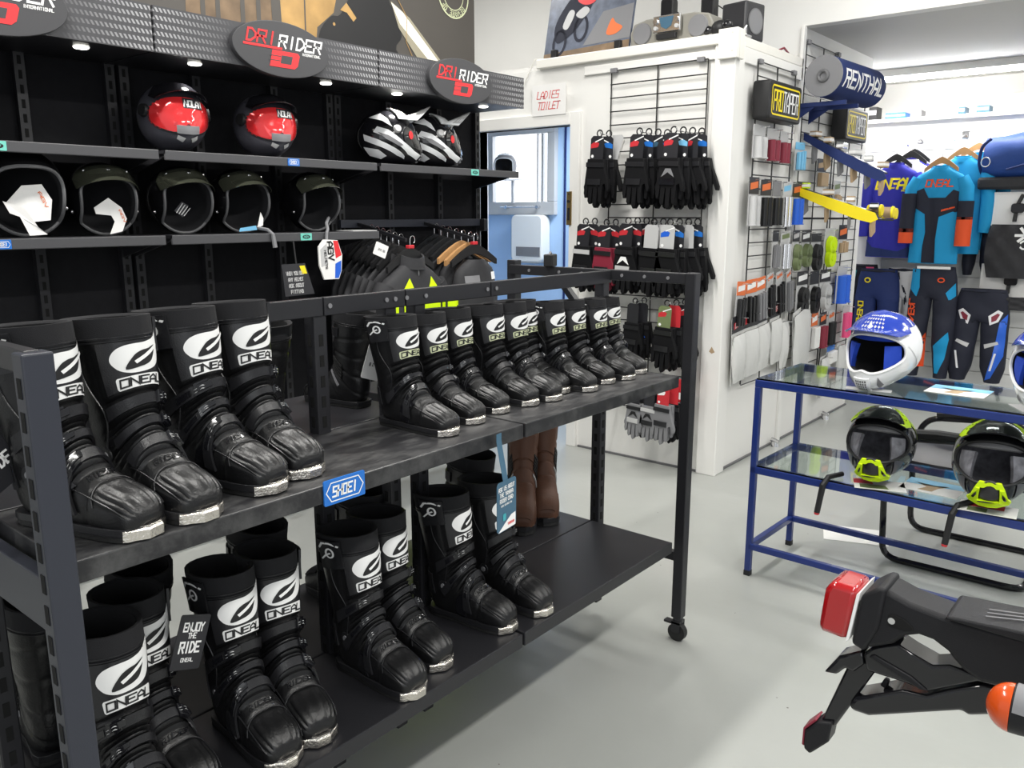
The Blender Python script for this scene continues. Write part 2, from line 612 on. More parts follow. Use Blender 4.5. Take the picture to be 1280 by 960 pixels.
def rrect(w, h, r, n=4):
    out = []
    for cx, cy, a0 in ((w / 2 - r, h / 2 - r, 0), (-w / 2 + r, h / 2 - r, 90), (-w / 2 + r, -h / 2 + r, 180), (w / 2 - r, -h / 2 + r, 270)):
        for i in range(n + 1):
            a = R(a0 + 90 * i / n)
            out.append((cx + r * math.cos(a), cy + r * math.sin(a)))
    return out


def bez(p0, p1, p2, n=8):
    p0, p1, p2 = V(p0), V(p1), V(p2)
    return [(p0 * (1 - t) ** 2 + p1 * 2 * t * (1 - t) + p2 * t * t) for t in [i / (n - 1) for i in range(n)]]


def round_path(pts, r=0.04, n=5):
    """corners of a polyline turned into arcs"""
    pts = [V(p) for p in pts]
    out = [pts[0]]
    for a in range(1, len(pts) - 1):
        d0 = (pts[a - 1] - pts[a])
        d1 = (pts[a + 1] - pts[a])
        q = min(r, d0.length * 0.49, d1.length * 0.49)
        out += bez(pts[a] + d0.normalized() * q, pts[a], pts[a] + d1.normalized() * q, n)
    out.append(pts[-1])
    return out

# ================================================================== SETTING
def sbox(name, x0, y0, z0, x1, y1, z1, mt, parent=None, bevel=0):
    o = MB().box(x0, y0, z0, x1, y1, z1).build(name, mt, parent, smooth=0, bevel=bevel)
    if parent is None:
        struct(o)
    return o


sbox('floor', -3.2, -4, -0.06, 8.4, 6, 0, m['floor'])
sbox('ceiling', -3.2, -4, 3.42, 5.28, 6, 3.5, m['shopceil'])
sbox('ceiling_side_room', 5.37, -4, 2.62, 8.4, 2.05, 2.70, m['ceil'])
sbox('ceiling_side_room_recess', 6.68, 2.05, 2.62, 8.4, 3.4, 2.70, m['ceil'])
# bulkhead over the side-room opening, and the wall that carries on above the white cubicle
sbox('wall_bulkhead', 5.28, -4, 2.62, 5.37, 2.05, 3.42, m['wall'])
sbox('wall_upper', 5.28, 2.05, 2.42, 5.37, 6, 3.42, m['wall'])
sbox('wall_left', -3.2, 5.9, 0, 4.325, 6, 3.42, m['wall'])
# white cubicle: front wall with the toilet doorway, side wall with the accessory grids
fw = sbox('wall_front', 4.325, 2.09, 0, 4.40, 3.085, 2.38, m['wall'])
sbox('wall_front_lintel', 4.325, 3.085, 2.035, 4.40, 3.845, 2.38, m['wall'])
sbox('wall_front_left', 4.325, 3.845, 0, 4.40, 5.9, 2.38, m['wall'])
sw = sbox('wall_side', 4.40, 2.05, 0, 5.37, 2.12, 2.42, m['wall'])
sbox('wall_side_far', 5.37, 2.05, 0, 6.68, 2.12, 2.62, m['wall'])
sbox('wall_recess_end', 6.60, 2.12, 0, 6.68, 3.4, 2.62, m['wall'])
t = MB()
t.box(4.285, 2.03, 2.38, 4.42, 3.34, 2.435)
struct(t.build('trim_top_ledge', m['cream'], None, 0, 0.006))
t = MB().box(4.305, 2.10, 2.31, 4.325, 2.99, 2.36)
struct(t.build('trim_front_rail', m['trim'], None, 0, 0.004))
t = MB().box(4.400, 2.03, 2.30, 5.28, 2.05, 2.38)
struct(t.build('trim_side_rail', m['trim'], None, 0, 0.004))
t = MB().box(4.36, 2.03, 2.38, 5.28, 2.12, 2.43)
struct(t.build('trim_side_ledge', m['cream'], None, 0, 0.004))
t = MB().box(4.300, 2.02, 0, 4.325, 2.14, 2.40)
struct(t.build('trim_corner_post', m['trim'], None, 0, 0.004))
t = MB().box(4.325, 2.025, 0, 4.43, 2.05, 2.40)
struct(t.build('trim_corner_board', m['trim'], None, 0, 0.004))
t = MB().box(5.255, 2.03, 0, 5.30, 2.05, 2.62)
struct(t.build('trim_side_joint', m['trim'], None, 0, 0.003))
t = MB().box(4.27, 2.0, 2.30, 4.30, 2.11, 2.45).box(4.30, 2.0, 2.30, 4.36, 2.02, 2.45)
t.cyl((4.268, 2.03, 2.43), (4.274, 2.03, 2.43), 0.008).cyl((4.268, 2.03, 2.34), (4.274, 2.03, 2.34), 0.008)
cb = t.build('corner_bracket', m['cream'], None, 30, 0.003)
tag(cb, 'cream corner bracket capping the top corner of the white cubicle', 'bracket')
for nm, x0, y0, x1, y1 in (('baseboard_front', 4.313, 2.14, 4.325, 3.0), ('baseboard_side', 4.43, 2.038, 6.68, 2.05)):
    struct(MB().box(x0, y0, 0, x1, y1, 0.012).build(nm, m['edge'], None, 0))
# paint chip on the corner post
ch = MB().patch([(0, 0.012), (0.01, 0.03), (0.022, 0.012), (0.03, 0.0), (0.012, -0.01), (-0.005, 0.0)], lambda x, y: (4.2992, 2.085 - x, 0.73 + y))
ch.build('paint_chip', m['tan'], bpy.data.objects['trim_corner_post'], 0)

# doorway casing, jamb, lock plate
dc = thing('door_1', '', '')
for k in ('label', 'category'):
    del dc[k]
struct(dc)
MB().box(4.30, 3.012, 0, 4.41, 3.085, 2.11).build('casing', m['trim'], dc, 0, 0.004)
MB().box(4.30, 3.845, 0, 4.41, 3.92, 2.11).build('casing', m['trim'], dc, 0, 0.004)
MB().box(4.30, 3.085, 2.035, 4.41, 3.845, 2.11).build('casing_head', m['trim'], dc, 0, 0.004)
lk = MB().box(4.292, 3.062, 1.43, 4.300, 3.098, 1.635)
lk.cyl((4.286, 3.08, 1.575), (4.293, 3.08, 1.575), 0.009, k=1).box(4.288, 3.073, 1.46, 4.293, 3.087, 1.535, 1).cyl((4.289, 3.08, 1.62), (4.293, 3.08, 1.62), 0.004, k=1)
lk.build('lock_plate', [m['brass'], m['black']], dc, 30)

# blue toilet lobby behind the doorway
sbox('wall_toilet_back', 5.75, 2.6, 0, 5.82, 4.30, 2.42, m['blue_wall'])
sbox('wall_toilet_back_low', 5.75, 4.30, 0, 5.82, 4.95, 1.58, m['blue_wall'])
sbox('wall_toilet_back_high', 5.75, 4.30, 2.20, 5.82, 4.95, 2.42, m['blue_wall'])
sbox('wall_toilet_back_end', 5.75, 4.95, 0, 5.82, 5.9, 2.42, m['blue_wall'])
sbox('wall_toilet_right', 4.40, 2.60, 0, 5.28, 2.66, 2.38, m['blue_wall'])
sbox('wall_toilet_left', 4.40, 5.5, 0, 5.75, 5.58, 2.38, m['blue_wall'])
sbox('ceiling_toilet', 4.40, 2.60, 2.38, 5.75, 5.58, 2.42, m['ceil'])
sbox('trim_wall_joint', 5.738, 4.155, 0, 5.75, 4.17, 2.38, m['navy'])
w = thing('window_1', '', '')
for k in ('label', 'category'):
    del w[k]
struct(w)
f = MB().box(5.70, 4.24, 1.49, 5.75, 5.15, 1.60).box(5.70, 4.24, 2.16, 5.75, 5.15, 2.27).box(5.70, 4.24, 1.60, 5.75, 4.32, 2.16).box(5.70, 4.92, 1.60, 5.75, 5.15, 2.16)
f.build('window_frame', m['lgrey'], w, 0, 0.004)
MB().box(5.755, 4.40, 1.60, 5.785, 4.425, 2.20).build('mullion', m['lgrey'], w, 0)
MB().box(5.755, 4.46, 1.60, 5.785, 4.472, 2.20).build('mullion', m['lgrey'], w, 0)
MB().box(5.785, 4.3, 1.58, 5.79, 4.95, 2.20).build('pane', m['winglow'], w, 0)
wb = MB().tube([(5.66, 4.36, 1.555), (5.66, 4.80, 1.555)], 0.006)
wb.cyl((5.66, 4.40, 1.555), (5.70, 4.40, 1.555), 0.016).cyl((5.66, 4.74, 1.555), (5.70, 4.74, 1.555), 0.016)
wb.build('stay_bar', m['silver'], w)

o = thing('towel_dispenser', 'white paper towel dispenser on the pale blue toilet wall', 'dispenser', (5.75, 4.485, 1.09), -90)
MB().prism(rrect(.34, .40, .05, 5), lambda a, b, d: (a, d, b + .20), -.12, 0).build('dispenser_case', m['slat'], o, 40, 0.012)
MB().box(-.11, -.124, .05, .15, -.118, .13).build('level_window', m['grey'], o, 0, 0.002)
MB().box(-.12, -.10, -.008, .12, -.02, .01).build('towel_slot', m['lgrey'], o, 0)
# side room: slat wall made of boards, ledge and wall above
bw = struct(sbox('wall_back', 7.62, -2.6, 0, 8.1, 3.0, 2.27, m['slat']))
first = None
for i in range(17):
    z = 0.10 + i * 0.1275
    if first is None:
        first = MB().box(7.60, -2.6, 0, 7.62, 3.0, 0.1225).build('slat_board', m['slat'], bw, 0, 0.002)
        o = first
    else:
        o = first.copy()
        COL.objects.link(o)
        o.parent = bw
    o.location.z = z
sbox('trim_back_ledge', 7.56, -2.6, 2.245, 8.1, 3.0, 2.275, m['trim'], None, 0.003)
sbox('wall_back_upper', 8.1, -2.6, 2.27, 8.2, 3.4, 2.62, m['wall'])
sbox('wall_recess_back', 7.62, 3.0, 0, 8.1, 3.4, 2.62, m['wall'])
# fluorescent batten
L = thing('tube_light', 'white fluorescent batten light on the side room ceiling', 'light', (7.3, 1.75, 2.62))
MB().box(-0.05, -0.62, -0.055, 0.05, 0.62, 0).build('housing', m['trim'], L, 0, 0.004)
MB().cyl((0, -0.6, -0.075), (0, 0.6, -0.075), 0.014).build('lamp_tube', m['tube'], L)
MB().box(-0.03, -0.635, -0.10, 0.03, -0.60, 0).build('end_cap', m['trim'], L, 0, 0.003)
MB().box(-0.03, 0.60, -0.10, 0.03, 0.635, 0).build('end_cap', m['trim'], L, 0, 0.003)
# clutter on the ledge
for i, (y, dy, dz, mt, lb) in enumerate(((2.33, 0.12, 0.11, m['black'], 'black box at the left end of the ledge over the slat wall'),
                                      (2.12, 0.16, 0.05, m['labelblue'], 'low blue grey packet on the ledge beside the black box'),
                                      (1.95, 0.06, 0.06, m['grey'], 'small grey box on the ledge, nearer the tube light'),
                                      (1.62, 0.05, 0.06, m['slate'], 'small slate box on the ledge above the cyan jerseys'),
                                      (1.47, 0.09, 0.06, m['slate'], 'slate coloured box on the ledge left of the white carton'),
                                      (1.26, 0.16, 0.13, m['paper'], 'white carton at the right end of the ledge'))):
    b = MB().box(-0.05, -dy / 2, 0, 0.09, dy / 2, dz)
    o = b.build('ledge_box', mt, None, 0, 0.003, loc=(7.66, y, 2.275))
    tag(o, lb, 'box', 'boxes on the ledge')
    MB().box(-0.052, -dy / 2 + 0.005, dz * 0.4, -0.05, dy / 2 - 0.005, dz * 0.75).build('box_label', m['lgrey'], o, 0)
for x, y, lb in ((5.15, 2.0, 'small chrome door stop on the floor nearer the white corner'), (6.1, 2.0, 'small chrome door stop on the floor further along the wall')):
    o = tag(MB().cyl((0, 0, 0), (0, 0, 0.03), 0.028, 0.02).cyl((0, -0.02, 0.03), (0, 0.03, 0.045), 0.015).build('door_stop', m['silver'], None, loc=(x, y, 0)), lb, 'door stop')

# LADIES TOILET notice
o = MB().box(4.2945, 3.115, 2.10, 4.299, 3.375, 2.285).build('toilet_sign', m['paper'], None, 0)
tag(o, 'white paper notice reading LADIES TOILET above the doorway', 'sign')
tx = MB()
fy = lambda x, y: (4.2935, 3.25 - x, 2.222 + y)
text(tx, 'LADIES', 0.165, 0.042, fy, 0.10, 0.25, serif=True)
fy = lambda x, y: (4.2935, 3.245 - x, 2.158 + y)
text(tx, 'TOILET', 0.165, 0.042, fy, 0.11, 0.25, serif=True)
tx.build('lettering', m['red'], o, 0)

# ================================================================== HELMET WALL (black slotted gondola against y = 3.35)
YW = 3.35
gw = thing('display_gondola', 'tall black slotted display unit behind the boot rack', 'display wall', (2.2, YW, 0))
for i, (x0, x1) in enumerate(((-1.72, -0.60), (-0.58, 0.46), (0.48, 1.53))):
    MB().box(x0, 0, 0.1, x1, 0.03, 2.2).build('back_panel', m['back_panel'], gw, 0)
post = None
slots = MB()
for z in range(44):
    zz = 0.12 + z * 0.05
    slots.box(-0.006, -0.0315, zz, 0.006, -0.029, zz + 0.03)
for x in (0.92, 1.28, 1.60, 1.655, 1.96, 2.34, 2.65, 2.70, 3.03, 3.40, 3.715):
    if post is None:
        post = MB().box(-0.018, -0.03, 0.05, 0.018, 0, 2.2).build('slotted_post', m['black_steel'], gw, 0)
        sl = slots.build('slot_row', m['slot'], post, 0)
        sl['kind'] = 'stuff'
        p = post
    else:
        p = post.copy()
        COL.objects.link(p)
        p.parent = gw
        q = sl.copy()
        COL.objects.link(q)
        q.parent = p
    p.location.x = x - 2.2
# shelves: each metre a thing
SH = None
def wall_shelf(x0, x1, z, lb):
    s = thing('helmet_shelf', lb, 'shelf', ((x0 + x1) / 2, YW, z), 0, 'helmet shelves')
    h = (x1 - x0) / 2
    MB().box(-h, -0.35, -0.012, h, -0.035, 0).build('shelf_board', m['black_steel'], s, 0)
    MB().box(-h, -0.352, -0.036, h, -0.338, 0.0).build('front_lip', m['shelf_grey'], s, 0, 0.003)
    for x in (-h + 0.01, h - 0.01):
        MB().prism([(-0.335, -0.012), (-0.035, -0.012), (-0.035, -0.09), (-0.30, -0.03)], lambda a, b, d, x=x: (x + d, a, b), -0.003, 0.003).build('bracket', m['black_steel'], s, 0)
    return s
wall_shelf(0.59, 1.60, 1.73, 'upper helmet shelf at the left edge, teal label at its end')
wall_shelf(1.625, 2.655, 1.73, 'upper helmet shelf carrying the two red-visored helmets')
wall_shelf(2.68, 3.70, 1.73, 'upper helmet shelf carrying the two white and black helmets')
wall_shelf(0.59, 1.60, 1.42, 'lower helmet shelf at the left edge with a blue label')
wall_shelf(1.625, 2.655, 1.42, 'lower helmet shelf under the three right-hand open-face helmets')
r = thing('garment_rail', 'black back rail with two arms holding the hung jackets', 'rail', (3.2, YW, 1.45))
MB().box(-0.53, -0.055, -0.02, 0.52, -0.033, 0.02).build('rail_bar', m['post_steel'], r, 0, 0.002)
MB().box(0.50, -0.09, -0.05, 0.525, -0.02, 0.02).build('rail_end', m['black_steel'], r, 0, 0.004)
for ax in (-0.42, 0.05):
    MB().tube([(ax, -0.04, 0.0), (ax, -0.40, -0.075)], 0.011, 4, sq=True).build('arm', m['black_steel'], r, 0)

# shelf tickets
def ticket(x, y, z, kind, lb, tilt=0):
    o = MB().prism(rrect(0.058, 0.03, 0.002, 2), lambda a, b, d: (a, d, b), -0.0025, 0).build('shelf_ticket', m['labelblue' if kind else 'labelteal'], None, 0, loc=(x, y, z))
    tag(o, lb, 'label', 'shelf brand tickets')
    q = MB()
    if kind:
        hexa = [(-0.025, 0), (-0.019, 0.010), (0.019, 0.010), (0.025, 0), (0.019, -0.010), (-0.019, -0.010), (-0.025, 0)]
        strip(q, [V(p) for p in hexa], 0.0012, lambda a, b: (a, -0.003, b))
        text(q, 'SHOEI', 0.031, 0.011, lambda a, b: (a, -0.003, b), 0.2, 0.1)
        q.build('lettering', m['white'], o, 0)
    else:
        q.patch(ellipse(0.02, 0.0085), lambda a, b: (a, -0.003, b))
        q.build('emblem', m['black'], o, 0)
        q = MB()
        text(q, 'AGV', 0.024, 0.008, lambda a, b: (a, -0.0033, b), 0.2, 0.1)
        q.build('lettering', m['labelteal'], o, 0)
    return o
yl = YW - 0.3525
ticket(1.06, yl, 1.712, 0, 'teal shelf ticket at the left edge of the upper helmet shelf')
ticket(2.19, yl, 1.712, 1, 'small blue shelf ticket under the red-visored helmets')
ticket(3.33, yl, 1.712, 0, 'teal shelf ticket at the end of the white helmets shelf')
ticket(1.04, yl, 1.402, 1, 'blue shelf ticket at the left edge of the lower helmet shelf')
ticket(2.235, yl, 1.402, 0, 'teal shelf ticket on the lower shelf under the open-face helmets')

# header boxes with carbon-look fascia, logo ovals and downlights
def header(xc, lb, last=False):
    h = thing('header_sign', lb, 'sign', (xc, YW, 2.135), 0, 'header signs over the helmet wall')
    MB().box(-0.515, -0.40, -0.075, 0.515, -0.03, 0.075).build('header_box', m['black_steel'], h, 0)
    MB().box(-0.515, -0.42, -0.078, 0.515, -0.40, 0.078).build('fascia', m['carbon'], h, 0)
    ov = MB().prism(ellipse(0.225, 0.104, 40), lambda a, b, d: (a, d, b), -0.445, -0.42).build('logo_oval', m['oval'], h, 40, 0.002)
    q = MB()
    f = lambda a, b: (a, -0.4462, b)
    text(q, 'DRI', 0.128, 0.044, lambda a, b: f(a - 0.095, b + 0.036), 0.17, 0.25)
    strip(q, [V((-0.175, 0.002)), V((-0.008, 0.002))], 0.009, f)
    q.patch([(0.0, -0.006), (0.120, -0.006), (0.128, -0.016), (0.116, -0.056), (0.100, -0.068), (-0.016, -0.068)], lambda a, b: f(a - 0.05, b))
    q.build('red_lettering', m['red'], ov, 0)
    q = MB()
    q.patch([(0.042, -0.022), (0.094, -0.022), (0.085, -0.053), (0.034, -0.053)], lambda a, b: (a - 0.05, -0.4466, b))
    strip(q, [V((-0.065, -0.027)), V((-0.013, -0.027))], 0.003, lambda a, b: (a, -0.4466, b))
    strip(q, [V((-0.069, -0.044)), V((-0.017, -0.044))], 0.003, lambda a, b: (a, -0.4466, b))
    q.build('logo_gap', m['oval'], ov, 0)
    q = MB()
    text(q, 'RIDER', 0.200, 0.044, lambda a, b: f(a + 0.085, b + 0.030), 0.17, 0.25)
    text(q, 'INTERNATIONAL', 0.09, 0.009, lambda a, b: f(a + 0.135, b - 0.006), 0.2, 0.1)
    q.build('white_lettering', m['white'], ov, 0)
    for x in ((-0.30, 0.32) if xc > 1 else (-0.3, 0.28)):
        MB().cyl((x, -0.30, -0.0765), (x, -0.30, -0.081), 0.026, 0.022).build('downlight', m['spotglow'], h)
        sd = bpy.data.lights.new('downlight_lamp', 'SPOT')
        sd.energy, sd.spot_size, sd.spot_blend, sd.shadow_soft_size, sd.color = 9, R(105), 0.6, 0.02, (1, 0.97, 0.9)
        so = bpy.data.objects.new('downlight_lamp', sd)
        COL.objects.link(so)
        so.location = (xc + x, YW - 0.30, 2.045)
    return h
header(1.06, 'carbon-look header sign at the left edge, only its last letters in view')
header(2.10, 'carbon-look header sign with the whole red and white logo, over the red-visored helmets')
header(3.14, 'carbon-look header sign at the right end, over the white helmets')

# poster
po = thing('poster', 'large dark poster of riders in a golden barn above the header signs', 'poster', (2.2, YW, 0))
MB().box(-1.7, 0.0, 2.202, 1.527, 0.025, 3.3).build('poster_panel', m['posterbg'], po, 0)
PZ = lambda z: 2.215 + z
pf = lambda d: (lambda x, y: (x - 2.2, -d, y))
q = MB()
q.patch([(1.95, 2.2), (1.98, 3.0), (2.35, 3.05), (2.40, 2.2)], pf(0.001))
q.build('barn_wall_print', m['golddim'], po, 0)
q = MB()
q.patch([(2.40, 2.2), (2.36, 3.0), (2.9, 3.05), (2.72, 2.44), (2.62, 2.36), (2.6, 2.2)], pf(0.0015))
q.build('lit_wall_print', m['gold'], po, 0)
q = MB()
for x in (2.03, 2.10, 2.22, 2.30):
    strip(q, [V((x, 2.2)), V((x + 0.01, 3.0))], 0.022, pf(0.002))
strip(q, [V((2.40, 2.2)), V((2.38, 3.0))], 0.05, pf(0.002))
strip(q, [V((2.55, 2.2)), V((2.56, 3.0))], 0.008, pf(0.002))
q.build('barn_post_print', m['posterbg'], po, 0)
q = MB()
q.patch(smooth([(2.66, 2.2), (2.63, 2.33), (2.70, 2.42), (2.76, 2.44), (2.82, 2.55), (2.80, 2.75), (2.9, 3.0), (3.12, 3.0), (3.10, 2.7), (3.08, 2.56), (3.13, 2.50), (3.16, 2.40), (3.12, 2.33), (3.22, 2.2)]), pf(0.0025))
q.build('rider_silhouette_print', m['black'], po, 0)
q = MB()
q.patch([(2.76, 2.46), (2.80, 2.50), (2.86, 2.44), (2.84, 2.42), (2.80, 2.455)], pf(0.003))
for x, y in ((2.72, 2.39), (2.70, 2.26), (2.75, 2.25), (2.80, 2.27)):
    q.patch(ellipse(0.008, 0.008, 8, x, y), pf(0.003))
q.build('rider_glint_print', m['gold'], po, 0)['kind'] = 'stuff'
q = MB().patch([(3.09, 2.56), (3.22, 2.50), (3.55, 2.24), (3.36, 2.22), (3.14, 2.44)], pf(0.0031))
q.build('beam_glow_print', m['beamdim'], po, 0)
q = MB().patch([(3.09, 2.555), (3.17, 2.52), (3.46, 2.29), (3.42, 2.26), (3.15, 2.46)], pf(0.0036))
q.build('headlight_beam_print', m['beam'], po, 0)
q = MB()
strip(q, [V(p) for p in ((3.05, 2.9), (3.12, 2.6), (3.20, 2.5), (3.19, 2.38), (3.24, 2.3), (3.25, 2.2))], 0.004, pf(0.0042))
q.build('cable_print', m['gold'], po, 0)
q = MB()
c0 = (3.555, 2.675)
for rr, tt in ((0.118, 0.008), (0.078, 0.005)):
    strip(q, [V((c0[0] + rr * math.cos(a), c0[1] + rr * math.sin(a))) for a in lin(0, 2 * PI, 33)], tt, pf(0.003))
for i, chh in enumerate('BEWARE OF IN'):
    a = R(-38 - i * 13)
    def fc(x, y, a=a):
        rr = 0.098 + y
        th = a - x / 0.098
        return (c0[0] + rr * math.cos(th) - 2.2, -0.003, c0[1] + rr * math.sin(th))
    text(q, chh, 0.013, 0.024, fc, 0.18)
q.build('badge_print', m['yellowprint'], po, 0)

# ================================================================== BOOT RACK (double-sided black gondola on castors)
rk = thing('boot_rack', 'long black steel boot rack on castors in the middle of the floor', 'rack', (1.46, 1.61, 0))
def rpost(x, y, z0, z1, mt='black_steel', w=0.019, face=-1):
    p = MB().box(x - w, y - w, z0, x + w, y + w, z1).build('post', m[mt], rk, 0, 0.003)
    s = MB()
    z = z0 + 0.08
    while z < z1 - 0.1:
        s.box(x - w - 0.001, y - 0.006, z, x - w + 0.002, y + 0.006, z + 0.028)
        s.box(x - 0.006, y + face * (w + 0.001), z, x + 0.006, y + face * (w - 0.002), z + 0.028)
        z += 0.05
    s = s.build('slot_row', m['slot'], p, 0)
    s['kind'] = 'stuff'
    return p
XL, XR, YF, YM, YB = -0.995, 1.02, -0.335, 0.0, 0.44
front_left = MB().box(XL - 0.022, YF - 0.019, 0.09, XL + 0.022, YF + 0.019, 1.306).build('post', m['post_steel'], rk, 0, 0.003)
s = MB()
for i in range(23):
    z = 0.14 + i * 0.05
    s.box(XL - 0.023, YF - 0.007, z, XL - 0.020, YF + 0.007, z + 0.03)
s.build('slot_row', m['slot'], front_left, 0)['kind'] = 'stuff'
MB().box(XR - 0.019, YF - 0.019, 0.09, XR + 0.019, YF + 0.019, 1.31).build('post', m['black_steel'], rk, 0, 0.003)
rpost(XR - 0.03, YM, 0.06, 1.31)
rpost(XL, YM, 0.06, 1.31)
MB().box(XR - 0.0, YB - 0.02, 0.09, XR + 0.04, YB + 0.02, 1.325).build('post', m['black_steel'], rk, 0, 0.003)
MB().box(XL - 0.02, YB - 0.02, 0.09, XL + 0.02, YB + 0.02, 1.325).build('post', m['black_steel'], rk, 0, 0.003)
for x in (-0.245, -0.02, 0.085):
    rpost(x, YM, 0.06, 1.30)
for x, lbl in ((XL, 0), (XR, 0)):
    MB().box(x - 0.012, YF, 1.272, x + 0.012, YM, 1.308).build('end_beam', m['black_steel'], rk, 0, 0.003)
    MB().box(x - 0.012, YM, 1.272, x + 0.012, YB, 1.308).build('end_beam', m['black_steel'], rk, 0, 0.003)
    MB().box(x - 0.012, YF, 0.30, x + 0.012, YB, 0.335).build('end_beam', m['black_steel'], rk, 0, 0.003)
MB().box(XL - 0.012, YF, 0.86, XL + 0.012, YB, 0.95).build('end_beam', m['post_steel'], rk, 0, 0.003)
bolts = MB()
for y in (-0.25, -0.16, -0.07, 0.1, 0.2, 0.34):
    bolts.cyl((XR - 0.0125, y, 1.29), (XR - 0.015, y, 1.29), 0.006, n=8)
bolts.build('bolt_row', m['grey'], rk, 0)['kind'] = 'stuff'
for x0, x1 in ((XL, -0.235), (-0.235, 0.03), (0.03, 0.37), (0.37, XR)):
    MB().box(x0, YM - 0.024, 1.262, x1 - 0.004, YM - 0.006, 1.306).build('top_beam', m['black_steel'], rk, 0, 0.002)
bolts = MB()
for x in (-0.22, -0.01, 0.03, 0.10, -0.04, 0.35, 0.39):
    bolts.cyl((x, YM - 0.025, 1.285), (x, YM - 0.028, 1.285), 0.006, n=8)
bolts.build('bolt_row', m['grey'], rk, 0)['kind'] = 'stuff'
MB().tube([(XR, 0.22, 1.28), (XR - 0.03, 0.03, 1.10)], 0.016, 4, sq=True).build('brace', m['black_steel'], rk, 0)
for x0, x1, dz in ((XL + 0.02, 0.133, 0), (0.142, 0.955, 0.0)):
    MB().box(x0, YF + 0.0, 0.937, x1, YM - 0.002, 0.975).build('upper_shelf', m['shelf_scuff'], rk, 0, 0.003)
    MB().box(x0, YF + 0.0, 0.353, x1, YM - 0.002, 0.392).build('lower_shelf', m['black_steel'], rk, 0, 0.003)
    MB().box(x0, YM + 0.002, 0.937, x1 - 0.06, YB - 0.06, 0.975).build('rear_upper_shelf', m['black_steel'], rk, 0, 0.003)
    MB().box(x0, YM + 0.002, 0.353, x1, YB - 0.06, 0.392).build('rear_lower_shelf', m['black_steel'], rk, 0, 0.003)
for x in (XL, XR):
    for y in (YF, YB):
        c = MB()
        c.cyl((x, y, 0.07), (x, y, 0.095), 0.018).box(x - 0.02, y - 0.016, 0.035, x - 0.014, y + 0.016, 0.075).box(x + 0.014, y - 0.016, 0.035, x + 0.02, y + 0.016, 0.075).box(x - 0.02, y - 0.016, 0.068, x + 0.02, y + 0.016, 0.078)
        c.box(x - 0.012, y + 0.014, 0.06, x + 0.012, y + 0.05, 0.068)
        c = c.build('castor', m['silver' if x < 0 else 'black_steel'], rk, 0)
        MB().cyl((x - 0.012, y, 0.033), (x + 0.012, y, 0.033), 0.033, n=20).cyl((x - 0.014, y, 0.033), (x + 0.014, y, 0.033), 0.012, n=12).build('wheel', m['rubber'], c)
o = thing('beam_clip', 'small black clip box standing on the far end beam of the rack', 'clip', (2.48, 1.86, 1.308), 20)
MB().box(-.03, -.018, 0, .03, .018, .045).build('clip_body', m['black'], o, 0, 0.004)
MB().tube([(-.02, 0, .04), (0, 0, .052), (.02, 0, .04)], .004, 6).build('clip_handle', m['grey'], o)
# blue label on the shelf edge
o = MB().prism(rrect(0.104, 0.052, 0.003, 2), lambda a, b, d: (a, d, b), -0.003, 0).build('shelf_label', m['labelblue'], None, 0, loc=(1.012, 1.2735, 0.958))
tag(o, 'large blue lettered label on the edge of the upper rack shelf', 'label')
q = MB()
hexa = [(-0.047, 0), (-0.035, 0.019), (0.035, 0.019), (0.047, 0), (0.035, -0.019), (-0.035, -0.019), (-0.047, 0)]
strip(q, [V(p) for p in hexa], 0.0022, lambda a, b: (a, -0.0036, b))
text(q, 'SHOEI', 0.060, 0.02, lambda a, b: (a, -0.0036, b), 0.2, 0.12)
q.build('lettering', m['white'], o, 0)

# ================================================================== BOOTS
BT = [(.168, .018, .172, .042, .024), (.160, .012, .164, .060, .039), (.140, .010, .142, .077, .047), (.110, .010, .110, .089, .050),
      (.070, .010, .084, .101, .049), (.030, .010, .064, .118, .048), (-.010, .010, .050, .138, .047), (-.055, .012, .044, .157, .047),
      (-.088, .030, .041, .174, .047), (-.102, .065, .039, .192, .048), (-.105, .110, .039, .212, .050), (-.105, .160, .039, .237, .053),
      (-.108, .210, .040, .264, .057), (-.114, .260, .042, .292, .060), (-.119, .310, .044, .332, .062), (-.122, .362, .045, .375, .063)]


def cr(tab, s):
    n = len(tab) - 1
    s = min(max(s, 0), n - 1e-6)
    i = int(s)
    t = s - i
    p0, p1, p2, p3 = tab[max(i - 1, 0)], tab[i], tab[i + 1], tab[min(i + 2, n)]
    return [0.5 * (2 * b + (c - a) * t + (2 * a - 5 * b + 4 * c - d) * t * t + (3 * b - a - 3 * c + d) * t ** 3) for a, b, c, d in zip(p0, p1, p2, p3)]


def pw(x, e):
    return math.copysign(abs(x) ** e, x)


